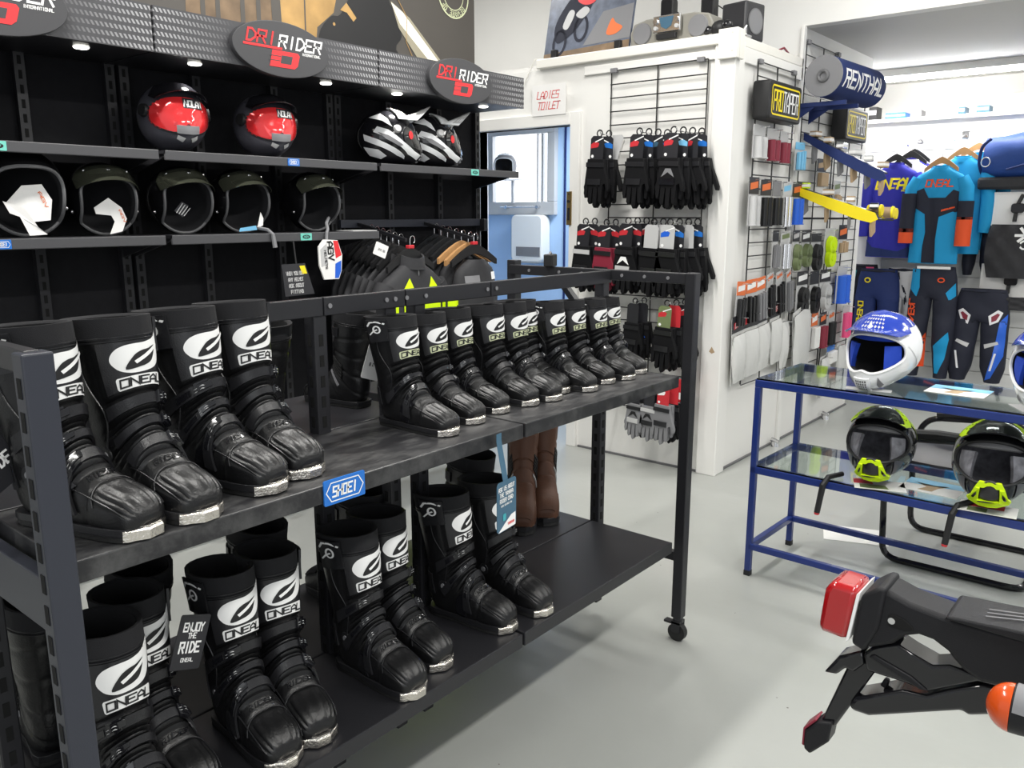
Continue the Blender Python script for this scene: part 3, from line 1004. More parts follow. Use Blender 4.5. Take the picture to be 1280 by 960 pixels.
def boot_pt(s, th, off=0.0, ribs=False, style='mx'):
    bf, bz, tf, tz, hw = cr(BT, s)
    lean = lambda z: 0.13 * max(0, z - 0.14)
    B = V((0, -bf + lean(bz), bz))
    T = V((0, -tf + lean(tz), tz))
    c, a = (B + T) / 2, (T - B) / 2
    e = 0.76 if s < 5 else min(0.95, 0.76 + (s - 5) * 0.08)
    el = e
    if s < 9 and math.cos(th) < 0:
        el = e + (0.42 - e) * min(1, (9 - s) / 2.0) * min(1, -math.cos(th) * 3)
    p = c + a * pw(math.cos(th), e) + V((hw * pw(math.sin(th), el), 0, 0))
    n = V((math.sin(th) * a.length, 0, 0)) + a.normalized() * (math.cos(th) * hw)
    n.normalize()
    if s < 0.8:
        n = (n + V((0, -1.2 * (0.8 - s), 0))).normalized()
    if ribs:
        fr = max(0.0, math.cos(th) - 0.05)
        if style == 'mx':
            for g in (4.9, 5.35, 6.5, 7.1, 7.65, 8.4, 9.0, 9.45, 10.35, 10.9):
                off -= 0.0075 * math.exp(-((s - g) / 0.11) ** 2) * min(1, fr * 2.2)
            off += 0.0035 * fr * max(0, math.sin((s - 9.45) / 0.9 * PI)) if 9.45 < s < 10.35 else 0
            if 0.6 < s < 3.6 and abs(th) < 1.25:
                off -= 0.0036 * (0.5 + 0.5 * math.cos(th * 16)) ** 3 * min(1, (3.6 - s) * 2, (s - 0.6) * 2)
            if abs(s - 3.75) < 0.3:
                off -= 0.003 * math.exp(-((s - 3.75) / 0.12) ** 2)
            sd = abs(math.sin(th))
            off -= 0.003 * math.exp(-((abs(th) - 1.25) / 0.09) ** 2) * (1 if 8 < s < 13.6 else 0)
            off -= 0.0025 * math.exp(-((s - 13.75) / 0.07) ** 2)
        else:
            for g in (5.5, 7.5, 9.0, 10.6, 12.2, 13.6):
                off -= 0.003 * math.exp(-((s - g - 0.4 * abs(th)) / 0.13) ** 2)
    return p + n * off


SOLE = [(cr(BT, s)[0], cr(BT, s)[4]) for s in lin(0, 8.4, 26)]


def sole_outline(grow):
    r_ = [((hw + grow) * (1.0 if f > 0.06 else 1.0 - 0.10 * min(1, (0.06 - f) / 0.06)), f) for f, hw in SOLE]
    tip = [(x * 0.55, f + 0.010 + grow) for x, f in r_[:1]]
    r_ = [q for q in r_ if q[1] > -0.078]
    heel = [(0.036, -0.087 - grow), (0.020, -0.094 - grow)]
    half = tip + r_[1:] + heel
    return half + [(-x, f) for x, f in half[::-1]]


def make_boot(name, label, side, style='mx', kid=False):
    """side +1: outer side at local -X (a right boot seen from the front), -1: the other"""
    o = thing(name, label, 'boot')
    lm = m['brown'] if style == 'brown' else m['leather']
    b = MB()
    S = lin(0.0, 14.25, 104)
    N = 72
    b.rings([[boot_pt(s, 2 * PI * j / N - PI, 0, True, style) for j in range(N)] for s in S], 0, True, False)
    b.build('upper', lm, o, 50)
    # padded collar and lining
    c = MB()
    rs = []
    for s in lin(14.1, 15, 10):
        rs.append([boot_pt(s, 2 * PI * j / 48, 0.0016 + 0.0009 * (j % 2)) for j in range(48)])
    for k, of in ((15, -0.004), (14.8, -0.008)):
        rs.append([boot_pt(k, 2 * PI * j / 48, of) for j in range(48)])
    c.rings(rs, 0, False, False)
    c.build('collar', m['fabric'], o, 60)
    c = MB()
    c.rings([[boot_pt(s, 2 * PI * j / 24, -0.0085) for j in range(24)] for s in (14.85, 14, 13, 12.2)], 0, False, True)
    c.build('lining', m['liner'], o)
    if style != 'brown':
        c = MB()
        for s in (14.02, 14.16):
            c.tube([boot_pt(s, 2 * PI * j / 32, 0.0018) for j in range(32)], 0.0016, 6, closed=True)
        c.build('collar_piping', m['plastic'], o)['kind'] = 'stuff'
    # sole
    so = MB()
    fn = lambda x, f, d: (x, -f, d)
    so.prism(sole_outline(-0.001), fn, 0.0, 0.026)
    so = so.build('sole', m['rubber'], o, 30, 0.002)
    w = MB().prism(sole_outline(0.0012), fn, 0.012, 0.0265)
    w.build('welt', m['plastic'], so, 30, 0.001)
    if style == 'mx':
        # metal toe plate wrapped round the sole tip
        out = [(x, f) for x, f in sole_outline(0.003) if f > 0.148]
        out = sorted(out, key=lambda p: p[0])
        pl = MB()
        rr = []
        for x, f in out:
            rr.append([(x, -f, 0.004), (x * 0.995, -f - 0.001, 0.021), (x * 0.92, -f + 0.003, 0.027), (x * 0.85, -f + 0.010, 0.027), (x * 0.85, -f + 0.010, 0.004)])
        pl.rings(rr)
        pl.build('toe_plate', m['toe'], o, 30)
    sgn = -side
    # straps with buckles
    if style == 'mx':
        st = ((10.15, 0.42, 0.0), (8.0, 0.40, -0.25), (6.0, 0.42, -1.1)) if not kid else ((8.3, 0.42, -0.2), (6.2, 0.45, -0.9))
        for s0, hw_, tl in st:
            q = MB()
            f = lambda u, v_, d: boot_pt(s0 + v_ + tl * (u / 1.5) ** 2 * (1 if u * sgn > 0 else 0.3), u, 0.0015 + d)
            us = lin(-1.15, 1.7, 16) if sgn > 0 else lin(-1.7, 1.15, 16)
            q.slab(f, us, lin(-hw_, hw_, 3), 0.0052)
            q = q.build('strap', m['plastic'], o, 40)
            bk = MB()
            u0 = sgn * 0.52
            hb = hw_ * 1.25
            bk.slab(lambda u, v_, d: f(u, v_, d + 0.003), lin(u0 - 0.20, u0 + 0.20, 4), lin(-hb, hb, 3), 0.0075)
            bk.slab(lambda u, v_, d: f(u, v_, d + 0.010), lin(u0 - 0.10, u0 + 0.30, 4), lin(-hb * 0.55, hb * 0.55, 3), 0.004)
            bk.slab(lambda u, v_, d: f(u, v_, d + 0.004), lin(u0 + sgn * 0.30, u0 + sgn * 0.75, 4), lin(-hb * 0.45, hb * 0.45, 2), 0.003)
            bk.build('buckle', m['blackgloss'], q, 35, 0.0006)
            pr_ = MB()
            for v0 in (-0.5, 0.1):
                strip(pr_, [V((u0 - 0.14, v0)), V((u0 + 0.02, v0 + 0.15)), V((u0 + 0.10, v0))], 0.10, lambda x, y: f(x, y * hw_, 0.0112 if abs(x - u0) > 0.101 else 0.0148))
            pr_.build('buckle_print_glint', m['lgrey'], q, 0)  # pale dashes: small buckle print and highlights painted in grey
        q = MB()
        for s_ in (-1, 1):
            q.tube([boot_pt(s, s_ * (1.30 - 0.25 * math.sin((s - 1.2) / 4.6 * PI)), 0.0008) for s in lin(1.2, 5.8, 16)], 0.0016, 5)
            q.tube([boot_pt(s, s_ * (1.45 + 0.18 * math.sin(s * 1.1)), 0.0008) for s in lin(7.6, 13.6, 18)], 0.0015, 5)
        q.tube([boot_pt(3.72 - 0.5 * (u / 1.4) ** 2, u, 0.0010) for u in lin(-1.4, 1.4, 14)], 0.0014, 5)
        q.build('seam_welts', m['plastic'], o)['kind'] = 'stuff'
        # shin plate behind the logo, calf plate, heel guard, ankle pivot
        q = MB()
        q.slab(lambda u, v_, d: boot_pt(v_, u, 0.0003 + d), lin(-1.05, 1.05, 14), lin(11.2, 13.95, 10), 0.0022)
        sp = q.build('shin_plate', m['plastic'], o, 40)
        q = MB()
        q.slab(lambda u, v_, d: boot_pt(v_ + 0.5 * math.cos(u * 2), u, 0.0005 + d), lin(PI - 1.1, PI + 1.1, 12), lin(8.6, 10.2, 6), 0.003)
        q.build('heel_guard', m['plastic'], o, 40)
        q = MB()
        q.slab(lambda u, v_, d: boot_pt(v_ - 1.0 * abs(u - sgn * 1.5), u, 0.0005 + d), lin(sgn * 1.5 - 0.55, sgn * 1.5 + 0.55, 9), lin(5.2, 6.2, 4), 0.003)
        q.build('side_plate', m['blackgloss'], o, 40)
        for sx in (-1, 1):
            q = MB()
            q.cyl((sx * 0.036, 0.030, 0.105), (sx * 0.049, 0.030, 0.105), 0.019, 0.016, 20)
            q.cyl((sx * 0.049, 0.030, 0.105), (sx * 0.051, 0.030, 0.105), 0.008, 0.007, 12, 1)
            q.build('ankle_pivot', [m['plastic'], m['grey']], o, 40)
        # logo
        ZS = [(cr(BT, 10 + i * 0.1)[3], 10 + i * 0.1) for i in range(51)]
        pt = lambda x, y, of: boot_pt(interp(ZS, y), (x + 0.002) / 0.064, 0.0031 + of)
        lw = [(-.060, -.008), (-.055, .010), (-.040, .022), (-.016, .027), (.008, .028), (.034, .034), (.064, .050), (.061, .020), (.054, -.006), (.040, -.024), (.016, -.034), (-.018, -.037), (-.045, -.028)]
        q = MB().patch([(x * .86, y * .86 + 0.301) for x, y in smooth(lw)], lambda x, y: pt(x, y, 0), 0, 0.006)
        q.build('logo_emblem', m['white'], sp, 60)
        hole = [(-.034, -.027), (-.022, -.006), (-.006, .008), (.016, .013), (.036, .018), (.030, .000), (.018, -.017), (-.004, -.025)]
        q = MB().patch([(x * .86, y * .86 + 0.301) for x, y in smooth(hole)], lambda x, y: pt(x, y, 0.0010), 0, 0.006)
        q.build('logo_eye', m['black'], sp, 60)
        q = MB()
        strip(q, [V((-.010, .290)), V((.007, .300)), V((.033, .316))], 0.0065, lambda x, y: pt(x, y, 0.0022), 0, 5)
        q.build('logo_slash', m['white'], sp, 60)
        rr = [(x, y + 0.2535) for x, y in rrect(0.098, 0.0225, 0.0045, 3)]
        q = MB().patch(rr, lambda x, y: pt(x, y, 0), 0, 0.006)
        pl = q.build('name_plate', m['yellowprint'] if kid else m['white'], sp, 60)
        q = MB()
        text(q, 'ONEAL', 0.085, 0.0138, lambda x, y: pt(x, y + 0.2535, 0.0014), 0.22, 0.12, gap=0.22, sub=3)
        q.build('lettering', m['black'], pl, 60)
        if not kid:
            q = MB()
            text(q, 'RIDER', 0.048, 0.011, lambda x, y: boot_pt(4.35 + (y / 0.03), x / 0.05, 0.0020), 0.2, 0.2, sub=3)
            q.build('lettering', m['blackgloss'], o, 60)
        # pull tab on the outer side of the cuff
        tb = MB()
        a0 = sgn * 1.45
        tb.slab(lambda u, v_, d: boot_pt(v_, u, 0.003 + d + 0.004 * max(0, v_ - 14)), lin(a0 - 0.42, a0 + 0.42, 6), lin(13.3, 14.75, 6), 0.005)
        tb = tb.build('pull_tab', m['plastic'], o, 40)
        q = MB()
        ft = lambda x, y: boot_pt(14.15 + y, a0 + sgn * -x, 0.0086 + 0.004 * max(0, y + 0.15))
        strip(q, [V(p) for p in ((-0.34, 0.25), (-0.2, 0.45), (0.05, 0.48), (0.32, 0.35))], 0.09, ft)
        strip(q, [V((0.02 + 0.13 * math.cos(a), 0.0 + 0.22 * math.sin(a))) for a in lin(0, 2 * PI, 13)], 0.07, ft)
        strip(q, [V((-0.3, -0.3)), V((-0.12, -0.08)), V((0.02, 0.0))], 0.07, ft)
        q.build('tab_emblem', m['white'], tb, 60)
    else:
        g = m['lgrey'] if style == 'brown' else m['grey']
        q = MB()
        q.slab(lambda u, v_, d: boot_pt(v_ + 0.3 * abs(u), u, 0.001 + d), lin(-1.3, 1.3, 10), lin(12.5, 13.3, 3), 0.003)
        q.build('shin_panel', m['plastic'] if style != 'brown' else m['brown'], o, 40)
        q = MB()
        q.slab(lambda u, v_, d: boot_pt(v_, u, 0.001 + d), lin(-0.8, 0.8, 10), lin(9.1, 11.9, 6), 0.003)
        q.build('shin_panel', m['plastic'] if style != 'brown' else m['brown'], o, 40)
        for a in (-1.2, 1.2):
            q = MB()
            for k in range(5):
                q.slab(lambda u, v_, d: boot_pt(v_, u, 0.001 + d), lin(a - 0.35, a + 0.35, 4), lin(8.2 + k * 0.42, 8.45 + k * 0.42, 2), 0.004)
            q.build('flex_ribs', m['rubber'], o, 40)['kind'] = 'stuff'
            q = MB().slab(lambda u, v_, d: boot_pt(v_ - 0.25 * abs(u - a), u, 0.001 + d), lin(a - 0.4, a + 0.4, 5), lin(7.2, 7.55, 2), 0.003)
            q.build('reflector', g, o, 40)
        q = MB().slab(lambda u, v_, d: boot_pt(v_, u, 0.001 + d), lin(-1.0, 1.0, 8), lin(0.5, 3.3, 8), 0.003)
        q.build('toe_cap', m['plastic'] if style != 'brown' else m['brown'], o, 40)
        if style != 'brown':
            q = MB()
            strip(q, [V((-1.4, 4.2)), V((-0.5, 5.0)), V((0.5, 5.0)), V((1.4, 4.2))], 0.16, lambda x, y: boot_pt(y, x, 0.002))
            q.build('piping_stripe', m['lgrey'], o, 60)
    return o


def place_boot(proto, first, label, toe, z, rz, k, group):
    kz = k if isinstance(k, (int, float)) else k[2]
    kx = k if isinstance(k, (int, float)) else k[0]
    f = 0.182 * kx
    k = (kx, kx, kz)
    a = R(rz)
    loc = (toe[0] - math.sin(a) * f, toe[1] + math.cos(a) * f, z)
    if first:
        proto.location, proto.rotation_euler, proto.scale = loc, (0, 0, a), k
        proto['label'] = label
        proto['group'] = group
        return proto
    return dup(proto, label, loc, rz, group, k)


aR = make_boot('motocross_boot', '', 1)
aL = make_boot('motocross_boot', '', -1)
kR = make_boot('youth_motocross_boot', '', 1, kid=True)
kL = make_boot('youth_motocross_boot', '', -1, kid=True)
tR = make_boot('touring_boot', '', 1, 'tour')
bR = make_boot('adventure_boot', '', 1, 'brown')
ZU, ZL = 0.975, 0.392
ga, gl, gk = 'large motocross boots on the upper shelf', 'motocross boots on the lower shelf', 'small motocross boots on the upper shelf'
place_boot(aR, 1, 'large black motocross boot with white logo, next to the left post on the upper shelf', (0.622, 1.272), ZU, 19, (1.02, 0, 0.93), ga)
place_boot(aL, 1, 'large black motocross boot, second from the left post on the upper shelf', (0.718, 1.266), ZU, 8, (1.02, 0, 0.93), ga)
place_boot(aR, 0, 'large black motocross boot, third on the upper shelf, above the dark ENJOY THE RIDE tag', (0.885, 1.298), ZU, 13, (1.02, 0, 0.93), ga)
place_boot(aL, 0, 'large black motocross boot, fourth on the upper shelf, beside the empty scuffed stretch', (0.982, 1.322), ZU, 3, (1.02, 0, 0.93), ga)
wd = ['first', 'second', 'third', 'fourth', 'fifth', 'sixth', 'seventh', 'eighth', 'ninth', 'tenth']
kids = [(1.398, 1.327, 2, .75), (1.527, 1.356, 2, .73), (1.655, 1.380, 3, .73), (1.773, 1.372, 0, .73), (1.864, 1.359, 0, .73), (1.962, 1.400, 0, .72), (2.035, 1.352, 0, .70), (2.165, 1.372, -2, .68), (2.262, 1.357, -3, .67), (2.375, 1.380, -4, .66)]
for i, (x, y, rz, k) in enumerate(kids):
    xt = ''
    place_boot(kR if i % 2 == 0 else kL, i < 2, 'small black motocross boot, %s from left in the row of ten%s' % (wd[i], xt), (x, y), ZU, rz, (k * 1.15, 0, k), gk)
low = [(0.595, 1.215, 0, 1.02, aR, 'lower shelf motocross boot directly behind the left front post'), (0.702, 1.325, 2, 1.0, aL, 'lower shelf motocross boot, second from the left post, partly under the upper shelf'),
       (0.862, 1.290, -4, 1.0, aR, 'lower shelf motocross boot beside the ENJOY THE RIDE tag, third from left'), (0.952, 1.298, -10, 1.0, aL, 'lower shelf motocross boot, fourth from left, under the gap right of the tag'),
       (1.208, 1.268, 1, .98, aR, 'lower shelf motocross boot under the large blue ticket, fifth from left'), (1.340, 1.305, 3, .98, aL, 'lower shelf motocross boot, sixth from left, just right of the blue ticket'),
       (1.590, 1.298, 8, .97, aR, 'lower shelf motocross boot left of the hanging slate card, seventh from left'), (1.724, 1.280, 2, .97, aL, 'lower shelf motocross boot behind the hanging slate card, rightmost black one')]
for x, y, rz, k, p, lb in low:
    place_boot(p, 0, lb, (x, y), ZL, rz, k, gl)
# rear side
place_boot(tR, 1, 'plain black touring boot on the rear shelf, seen just left of the slotted middle post', (1.20, 1.955), ZU, 165, (1.02, 0, 0.74), 'touring boots on the rear shelf')
place_boot(tR, 0, 'plain black touring boot on the rear shelf, seen just right of the slotted middle post', (1.43, 1.945), ZU, 188, (0.8, 0, 0.72), 'touring boots on the rear shelf')
for i, (x, y, rz, lb) in enumerate(((0.62, 1.95, 170, 'black touring boot on the rear lower shelf behind the left pair'), (0.80, 1.94, 175, 'black touring boot on the rear lower shelf left of the tag'),
                                    (1.08, 1.95, 180, 'black touring boot on the rear lower shelf behind the fourth boot'), (1.42, 1.96, 180, 'black touring boot on the rear lower shelf behind the sixth boot'), (1.86, 1.95, 180, 'black touring boot on the rear lower shelf left of the brown boots'))):
    place_boot(tR, 0, lb, (x, y), ZL, rz, 1.0, 'touring boots on the rear lower shelf')
place_boot(bR, 1, 'tall brown leather adventure boot on the rear lower shelf, the left of the pair', (2.125, 1.705), ZL, -52, (1.0, 0, 1.25), 'brown adventure boots')
place_boot(bR, 0, 'tall brown leather adventure boot on the rear lower shelf, the right of the pair', (2.250, 1.690), ZL, -48, (1.0, 0, 1.25), 'brown adventure boots')
for x, y, z, lb in ((0.30, 1.70, 0.0, 'black touring boot on the floor at the left end of the rack'), (0.28, 1.98, 0.0, 'black touring boot on the floor further back at the left end')):
    place_boot(tR, 0, lb, (x, y), z, 90, 1.05, 'boots on the floor at the rack end')


# swing tags
def htag(loc, rot, w, h, lb, lines, col='cardblack', tcol='white', name='hang_tag'):
    o = MB().prism(rrect(w, h, 0.004, 2), lambda a, b, d: (a, d, b), -0.0008, 0.0008).build(name, m[col], None, 0, loc=loc)
    o.rotation_euler = rot
    tag(o, lb, 'tag')
    q = MB()
    for s, y, ww, hh in lines:
        text(q, s, ww, hh, lambda a, b: (a, -0.0013, b + y), 0.2)
    if lines:
        q.build('lettering', m[tcol], o, 0)
    return o
htag((0.750, 1.53, 1.165), (0, R(-28), R(10)), 0.062, 0.105, 'black ENJOY THE RIDE swing tag between the big upper boots', [('ENJOY', 0.03, 0.045, 0.016), ('THE', 0.015, 0.02, 0.01), ('RIDE', -0.008, 0.045, 0.02), ('ONEAL', -0.035, 0.03, 0.007)])
htag((0.765, 1.47, 0.655), (0, R(22), R(10)), 0.075, 0.11, 'black ENJOY THE RIDE swing tag left of the third lower boot', [('ENJOY', 0.03, 0.05, 0.016), ('THE', 0.013, 0.02, 0.01), ('RIDE', -0.010, 0.05, 0.02), ('ONEAL', -0.035, 0.03, 0.007)])
htag((0.47, 1.50, 1.10), (0, R(-28), R(10)), 0.062, 0.105, 'black ENJOY THE RIDE swing tag at the left frame edge', [('ENJOY', 0.03, 0.045, 0.016), ('THE', 0.015, 0.02, 0.01), ('RIDE', -0.008, 0.045, 0.02)])
htag((1.44, 1.66, 1.125), (0, R(18), R(-20)), 0.05, 0.12, 'white barcode swing tag left of the first small boot', [('IIIIIIII', 0.02, 0.03, 0.014), ('8 2 4', -0.02, 0.02, 0.008)], 'paper', 'black')
# shelf talker with a strip, hung over the shelf edge
o = thing('shelf_talker', 'slate blue card on a strip hanging from the upper shelf edge', 'card', (1.475, 1.262, 0.955), 8)
MB().slab(lambda u, v_, d: (u, -0.004 - d - 0.02 * max(0, -v_), v_ * 0.10), lin(-0.011, 0.011, 2), lin(-1, 0.22, 8), 0.0008).build('strip', m['slate'], o, 0)
cd = MB().prism(rrect(0.088, 0.128, 0.01, 4), lambda a, b, d: (a, d - 0.026, b - 0.155), -0.0008, 0.0008).build('card', m['slate'], o, 0)
q = MB().patch([(-0.04, -0.062), (0.04, -0.062), (0.04, -0.028), (0.02, -0.03), (-0.01, -0.045)], lambda a, b: (a, -0.0275, b - 0.155))
q.build('white_corner', m['white'], cd, 0)
q = MB()
for s, y, w_ in (('ASK US ABOUT', 0.046, 0.072), ('THE YAMAHA', 0.031, 0.06), ('RIDER CARD', 0.016, 0.06), ('EARN REWARDS NOW', 0.003, 0.05)):
    text(q, s, w_, 0.0095 if y > 0.01 else 0.004, lambda a, b: (a - 0.002, -0.0277, b + y - 0.155), 0.2)
q.build('lettering', m['white'], cd, 0)
q = MB()
text(q, 'YAMAHA', 0.03, 0.006, lambda a, b: (a + 0.018, -0.0279, b - 0.205), 0.25)
q.build('red_lettering', m['red'], cd, 0)
q = MB().patch(rrect(0.014, 0.018, 0.003, 2), lambda a, b: (a - 0.012, -0.0278, b - 0.183))
q.build('card_icon', m['teal'], cd, 0)

# ================================================================== HELMETS
def hel(rx=0.122, ry=0.142, rz=0.132, cz=0.132, chin=0.0, cw=0.5, cd=-28):
    """a helmet surface: point at angle al from the face axis (-Y), turned ph round it (0 = up)"""
    cdir = V((0, -math.cos(R(cd)), math.sin(R(cd))))

    def P(al, ph, off=0.0):
        d = V((math.sin(al) * math.sin(ph), -math.cos(al), math.sin(al) * math.cos(ph)))
        r = 1 / math.sqrt((d.x / rx) ** 2 + (d.y / ry) ** 2 + (d.z / rz) ** 2)
        if chin:
            a = math.acos(max(-1, min(1, d.dot(cdir))))
            r += chin * math.exp(-(a / cw) ** 2)
        p = d * (r + off) + V((0, 0, cz))
        if p.z < 0.004 - off:
            p.z = 0.004 - off
        return p
    return P


def AE(az, el):
    d = V((math.cos(el) * math.sin(az), -math.cos(el) * math.cos(az), math.sin(el)))
    return math.acos(max(-1, min(1, -d.y))), math.atan2(d.x, d.z)


def helmet(name, label, P, port, mats, trim='edge', lining='pad', loc=(0, 0, 0), rz=0, group=None):
    """port: table of (degrees round from up, opening half-angle in degrees)"""
    o = thing(name, label, 'helmet', loc, rz, group)
    N = 56
    phs = [2 * PI * j / N for j in range(N)]
    ab = lambda ph: port(wrapph(ph))
    b = MB()
    b.rings([[P(ab(ph) + (PI - ab(ph)) * (k / 22.0), ph) for ph in phs] for k in range(22)] + [[P(PI - 0.001, ph) for ph in phs]], 0, False, False)
    b.build('shell', mats, o, 40)
    b = MB()
    b.tube([P(ab(ph) + 0.01, ph, -0.001) for ph in phs], 0.0055, 6, closed=True)
    b.build('port_trim', m[trim], o)
    q = MB()
    inn = lambda al, ph, sc_: (P(al, ph) - V((0, 0, 0.132))) * sc_ + V((0, 0.012, 0.132))
    q.rings([[P(ab(ph), ph, -0.003) for ph in phs], [inn(ab(ph) + 0.05, ph, 0.90) for ph in phs]] + [[inn(ab(ph) + (PI - ab(ph)) * k / 8.0, ph, 0.84 - 0.015 * (k % 2)) for ph in phs] for k in range(1, 8)] + [[inn(PI - 0.002, ph, 0.82) for ph in phs]], 0, False, False)
    q.build('lining', m[lining], o, 60)
    return o, ab


def port(hw, top, bot, n=3.0, nose=0.0):
    """half-angle of a rounded-rectangle opening seen from the front: half width, top and bottom heights in metres"""
    def f(ph):
        s_, c_ = abs(math.sin(ph)), math.cos(ph)
        v = top if c_ > 0 else bot
        r = 1.0 / ((s_ / hw) ** n + (abs(c_) / v) ** n) ** (1.0 / n)
        if nose:
            r -= nose * math.exp(-((abs(ph) - PI) / 0.35) ** 2)
        return math.asin(min(0.97, r / 0.135))
    return f


def wrapph(ph):
    ph = ph % (2 * PI)
    return ph - 2 * PI if ph > PI else ph


OPEN_PORT = port(0.098, 0.070, 0.30, 3.2)
FULL_PORT = port(0.116, 0.062, 0.058, 2.6, 0.030)
MX_PORT = port(0.113, 0.066, 0.046, 2.5, 0.008)


def peak(o, P, mt, e_back, e0, az, L, H, name='peak', taper=0.2, th=0.003, droop=0.012):
    """e_back..e0: where it lies on the shell (degrees up), then L forward and H up"""
    def f(u, v_, d):
        a = R(az) * u
        if v_ <= 0:
            el = R(e0 + (e_back - e0) * -v_) * (1 - 0.18 * u * u)
            al, ph = AE(a, el)
            return P(al, ph, 0.007 + d)
        el = R(e0) * (1 - 0.18 * u * u)
        al, ph = AE(a, el)
        p = P(al, ph, 0.007 + d)
        return V((p.x * (1 - taper * v_), p.y - L * v_ * (1 - 0.22 * u * u), p.z + H * v_ - droop * v_ * u * u))
    return MB().slab(f, lin(-1, 1, 15), lin(-1, 0, 5) + lin(0.2, 1, 5), th).build(name, mt, o, 40), f


def snaps(o, P, el, azs):
    q = MB()
    for a in azs:
        al, ph = AE(R(a), R(el))
        p, n = P(al, ph, 0.009), P(al, ph, 0.013)
        q = MB().cyl(p, n, 0.0075, 0.005, 12)
        q.build('snap', m['silver'], o)


# --- open-face helmets on the lower wall shelf
PO = hel()
Z2 = 1.421
def open_face(label, x, rz, tag_='none', visor=True, y=3.17):
    o, ab = helmet('open_face_helmet', label, PO, OPEN_PORT, m['shell'], 'edge', 'pad', (x, y, Z2), rz, 'open-face helmets on the lower shelf')
    if visor:
        pk, f = peak(o, PO, m['peaksmoke'], 56, 36, 66, 0.050, -0.022, 'visor_peak', 0.0)
        snaps(o, PO, 45, (-48, 0, 48))
    for s_ in (-1, 1):
        al, ph = AE(R(78 * s_), R(-22))
        MB().cyl(PO(al, ph, 0.0), PO(al, ph, 0.005), 0.008, 0.006, 12).build('strap_rivet', m['silver'], o)
    return o
def leaflet(o, pts, mt, y=-0.09, marks=None):
    """a folded swing leaflet stuffed into the opening"""
    q = MB().prism(pts, lambda a, b, d: (a, y + d + 0.12 * abs(a), b), -0.001, 0.001)
    q = q.build('leaflet', m[mt], o, 0)
    if marks:
        t_ = MB()
        text(t_, marks[0], 0.05, 0.014, lambda a, b: (marks[1] + a * 0.35 + b * 0.5, y - 0.0016 + 0.12 * abs(marks[1] + a * 0.35 + b * 0.5), marks[2] - a * 0.9 + b * 0.3), 0.2)
        t_.build('lettering', m[marks[3]], q, 0)
    return q
o = open_face('largest open-face helmet at the left edge, no visor, white leaflets inside', 1.185, -8, visor=False)
o.scale = (1.12, 1.12, 1.14)
leaflet(o, [(-0.065, 0.10), (-0.02, 0.15), (0.035, 0.155), (0.06, 0.11), (0.05, 0.05), (0.0, 0.045)], 'paper', marks=('AGV', 0.035, 0.11, 'orangecard'))
leaflet(o, [(-0.075, 0.105), (-0.02, 0.085), (0.01, 0.03), (0.035, 0.008), (-0.015, 0.005), (-0.035, 0.06), (-0.06, 0.07)], 'paper', -0.10)
o = open_face('open-face helmet with smoked visor peak and one white leaflet inside, second from left', 1.455, -8)
leaflet(o, [(-0.055, 0.10), (-0.005, 0.135), (0.04, 0.10), (0.055, 0.06), (0.035, 0.015), (-0.01, 0.005), (0.01, 0.05), (0.0, 0.072), (-0.05, 0.078)], 'paper', marks=('AGV', 0.04, 0.07, 'orangecard'))
o = open_face('open-face helmet with a dark striped swing tag in its opening, third from left', 1.762, -6)
q = leaflet(o, [(-0.06, 0.09), (-0.03, 0.125), (-0.005, 0.11), (-0.03, 0.065)], 'cardblack')
t_ = MB()
for k in range(4):
    strip(t_, [V((-0.052 + k * 0.009, 0.083 - k * 0.004)), V((-0.028 + k * 0.009, 0.117 - k * 0.006))], 0.003, lambda a, b: (a, -0.0918 + 0.12 * abs(a), b))
t_.build('tag_stripes', m['lgrey'], q, 0)['kind'] = 'stuff'
o = open_face('open-face helmet with a chin strap hanging over the shelf edge, fourth from left', 2.025, -4)
leaflet(o, [(0.03, 0.02), (0.05, 0.085), (0.062, 0.06), (0.058, 0.03)], 'paper', -0.095)
leaflet(o, [(-0.055, 0.006), (-0.05, 0.02), (0.02, 0.03), (0.025, 0.012)], 'sky', -0.10)
MB().tube([(0.035, -0.08, 0.02), (0.045, -0.15, 0.012), (0.05, -0.178, -0.005), (0.055, -0.182, -0.06)], [0.008, 0.008, 0.008, 0.01], 6).build('chin_strap', m['grey'], o)
o = open_face('open-face helmet at the right end of the lower shelf with a coloured booklet hanging below', 2.400, -2)
MB().tube([(0.05, -0.06, 0.06), (0.0, -0.11, 0.035), (-0.03, -0.16, 0.012), (-0.055, -0.185, -0.005), (-0.062, -0.190, -0.04)], 0.007, 6).build('chin_strap', m['grey'], o)
# booklet hanging off the last helmet
bk = thing('booklet', 'white, red and blue booklet hanging below the last open-face helmet', 'booklet', (2.335, 2.970, 1.315), 0)
bk.rotation_euler = (0, R(-4), R(-6))
bk.scale = (1.15, 1.15, 1.15)
prof = [(-0.046, 0.04), (-0.02, 0.066), (0.04, 0.058), (0.055, 0.0), (0.045, -0.06), (0.03, -0.09), (-0.035, -0.085), (-0.05, -0.03)]
MB().prism(prof, lambda a, b, d: (a, d, b), -0.004, 0.004).build('pages', m['paper'], bk, 0)
q = MB().patch([(0.02, 0.058), (0.04, 0.056), (0.052, 0.0), (0.025, -0.01)], lambda a, b: (a, -0.0046, b))
q.build('red_print', m['red'], bk, 0)
q = MB().patch([(0.02, -0.03), (0.048, -0.02), (0.043, -0.06), (0.029, -0.086), (0.012, -0.085)], lambda a, b: (a, -0.0046, b))
q.build('blue_print', m['elecblue'], bk, 0)
q = MB().patch([(-0.04, 0.03), (-0.01, 0.05), (-0.012, -0.03), (-0.042, -0.035)], lambda a, b: (a, -0.0046, b))
q.build('grey_print', m['lgrey'], bk, 0)
q = MB()
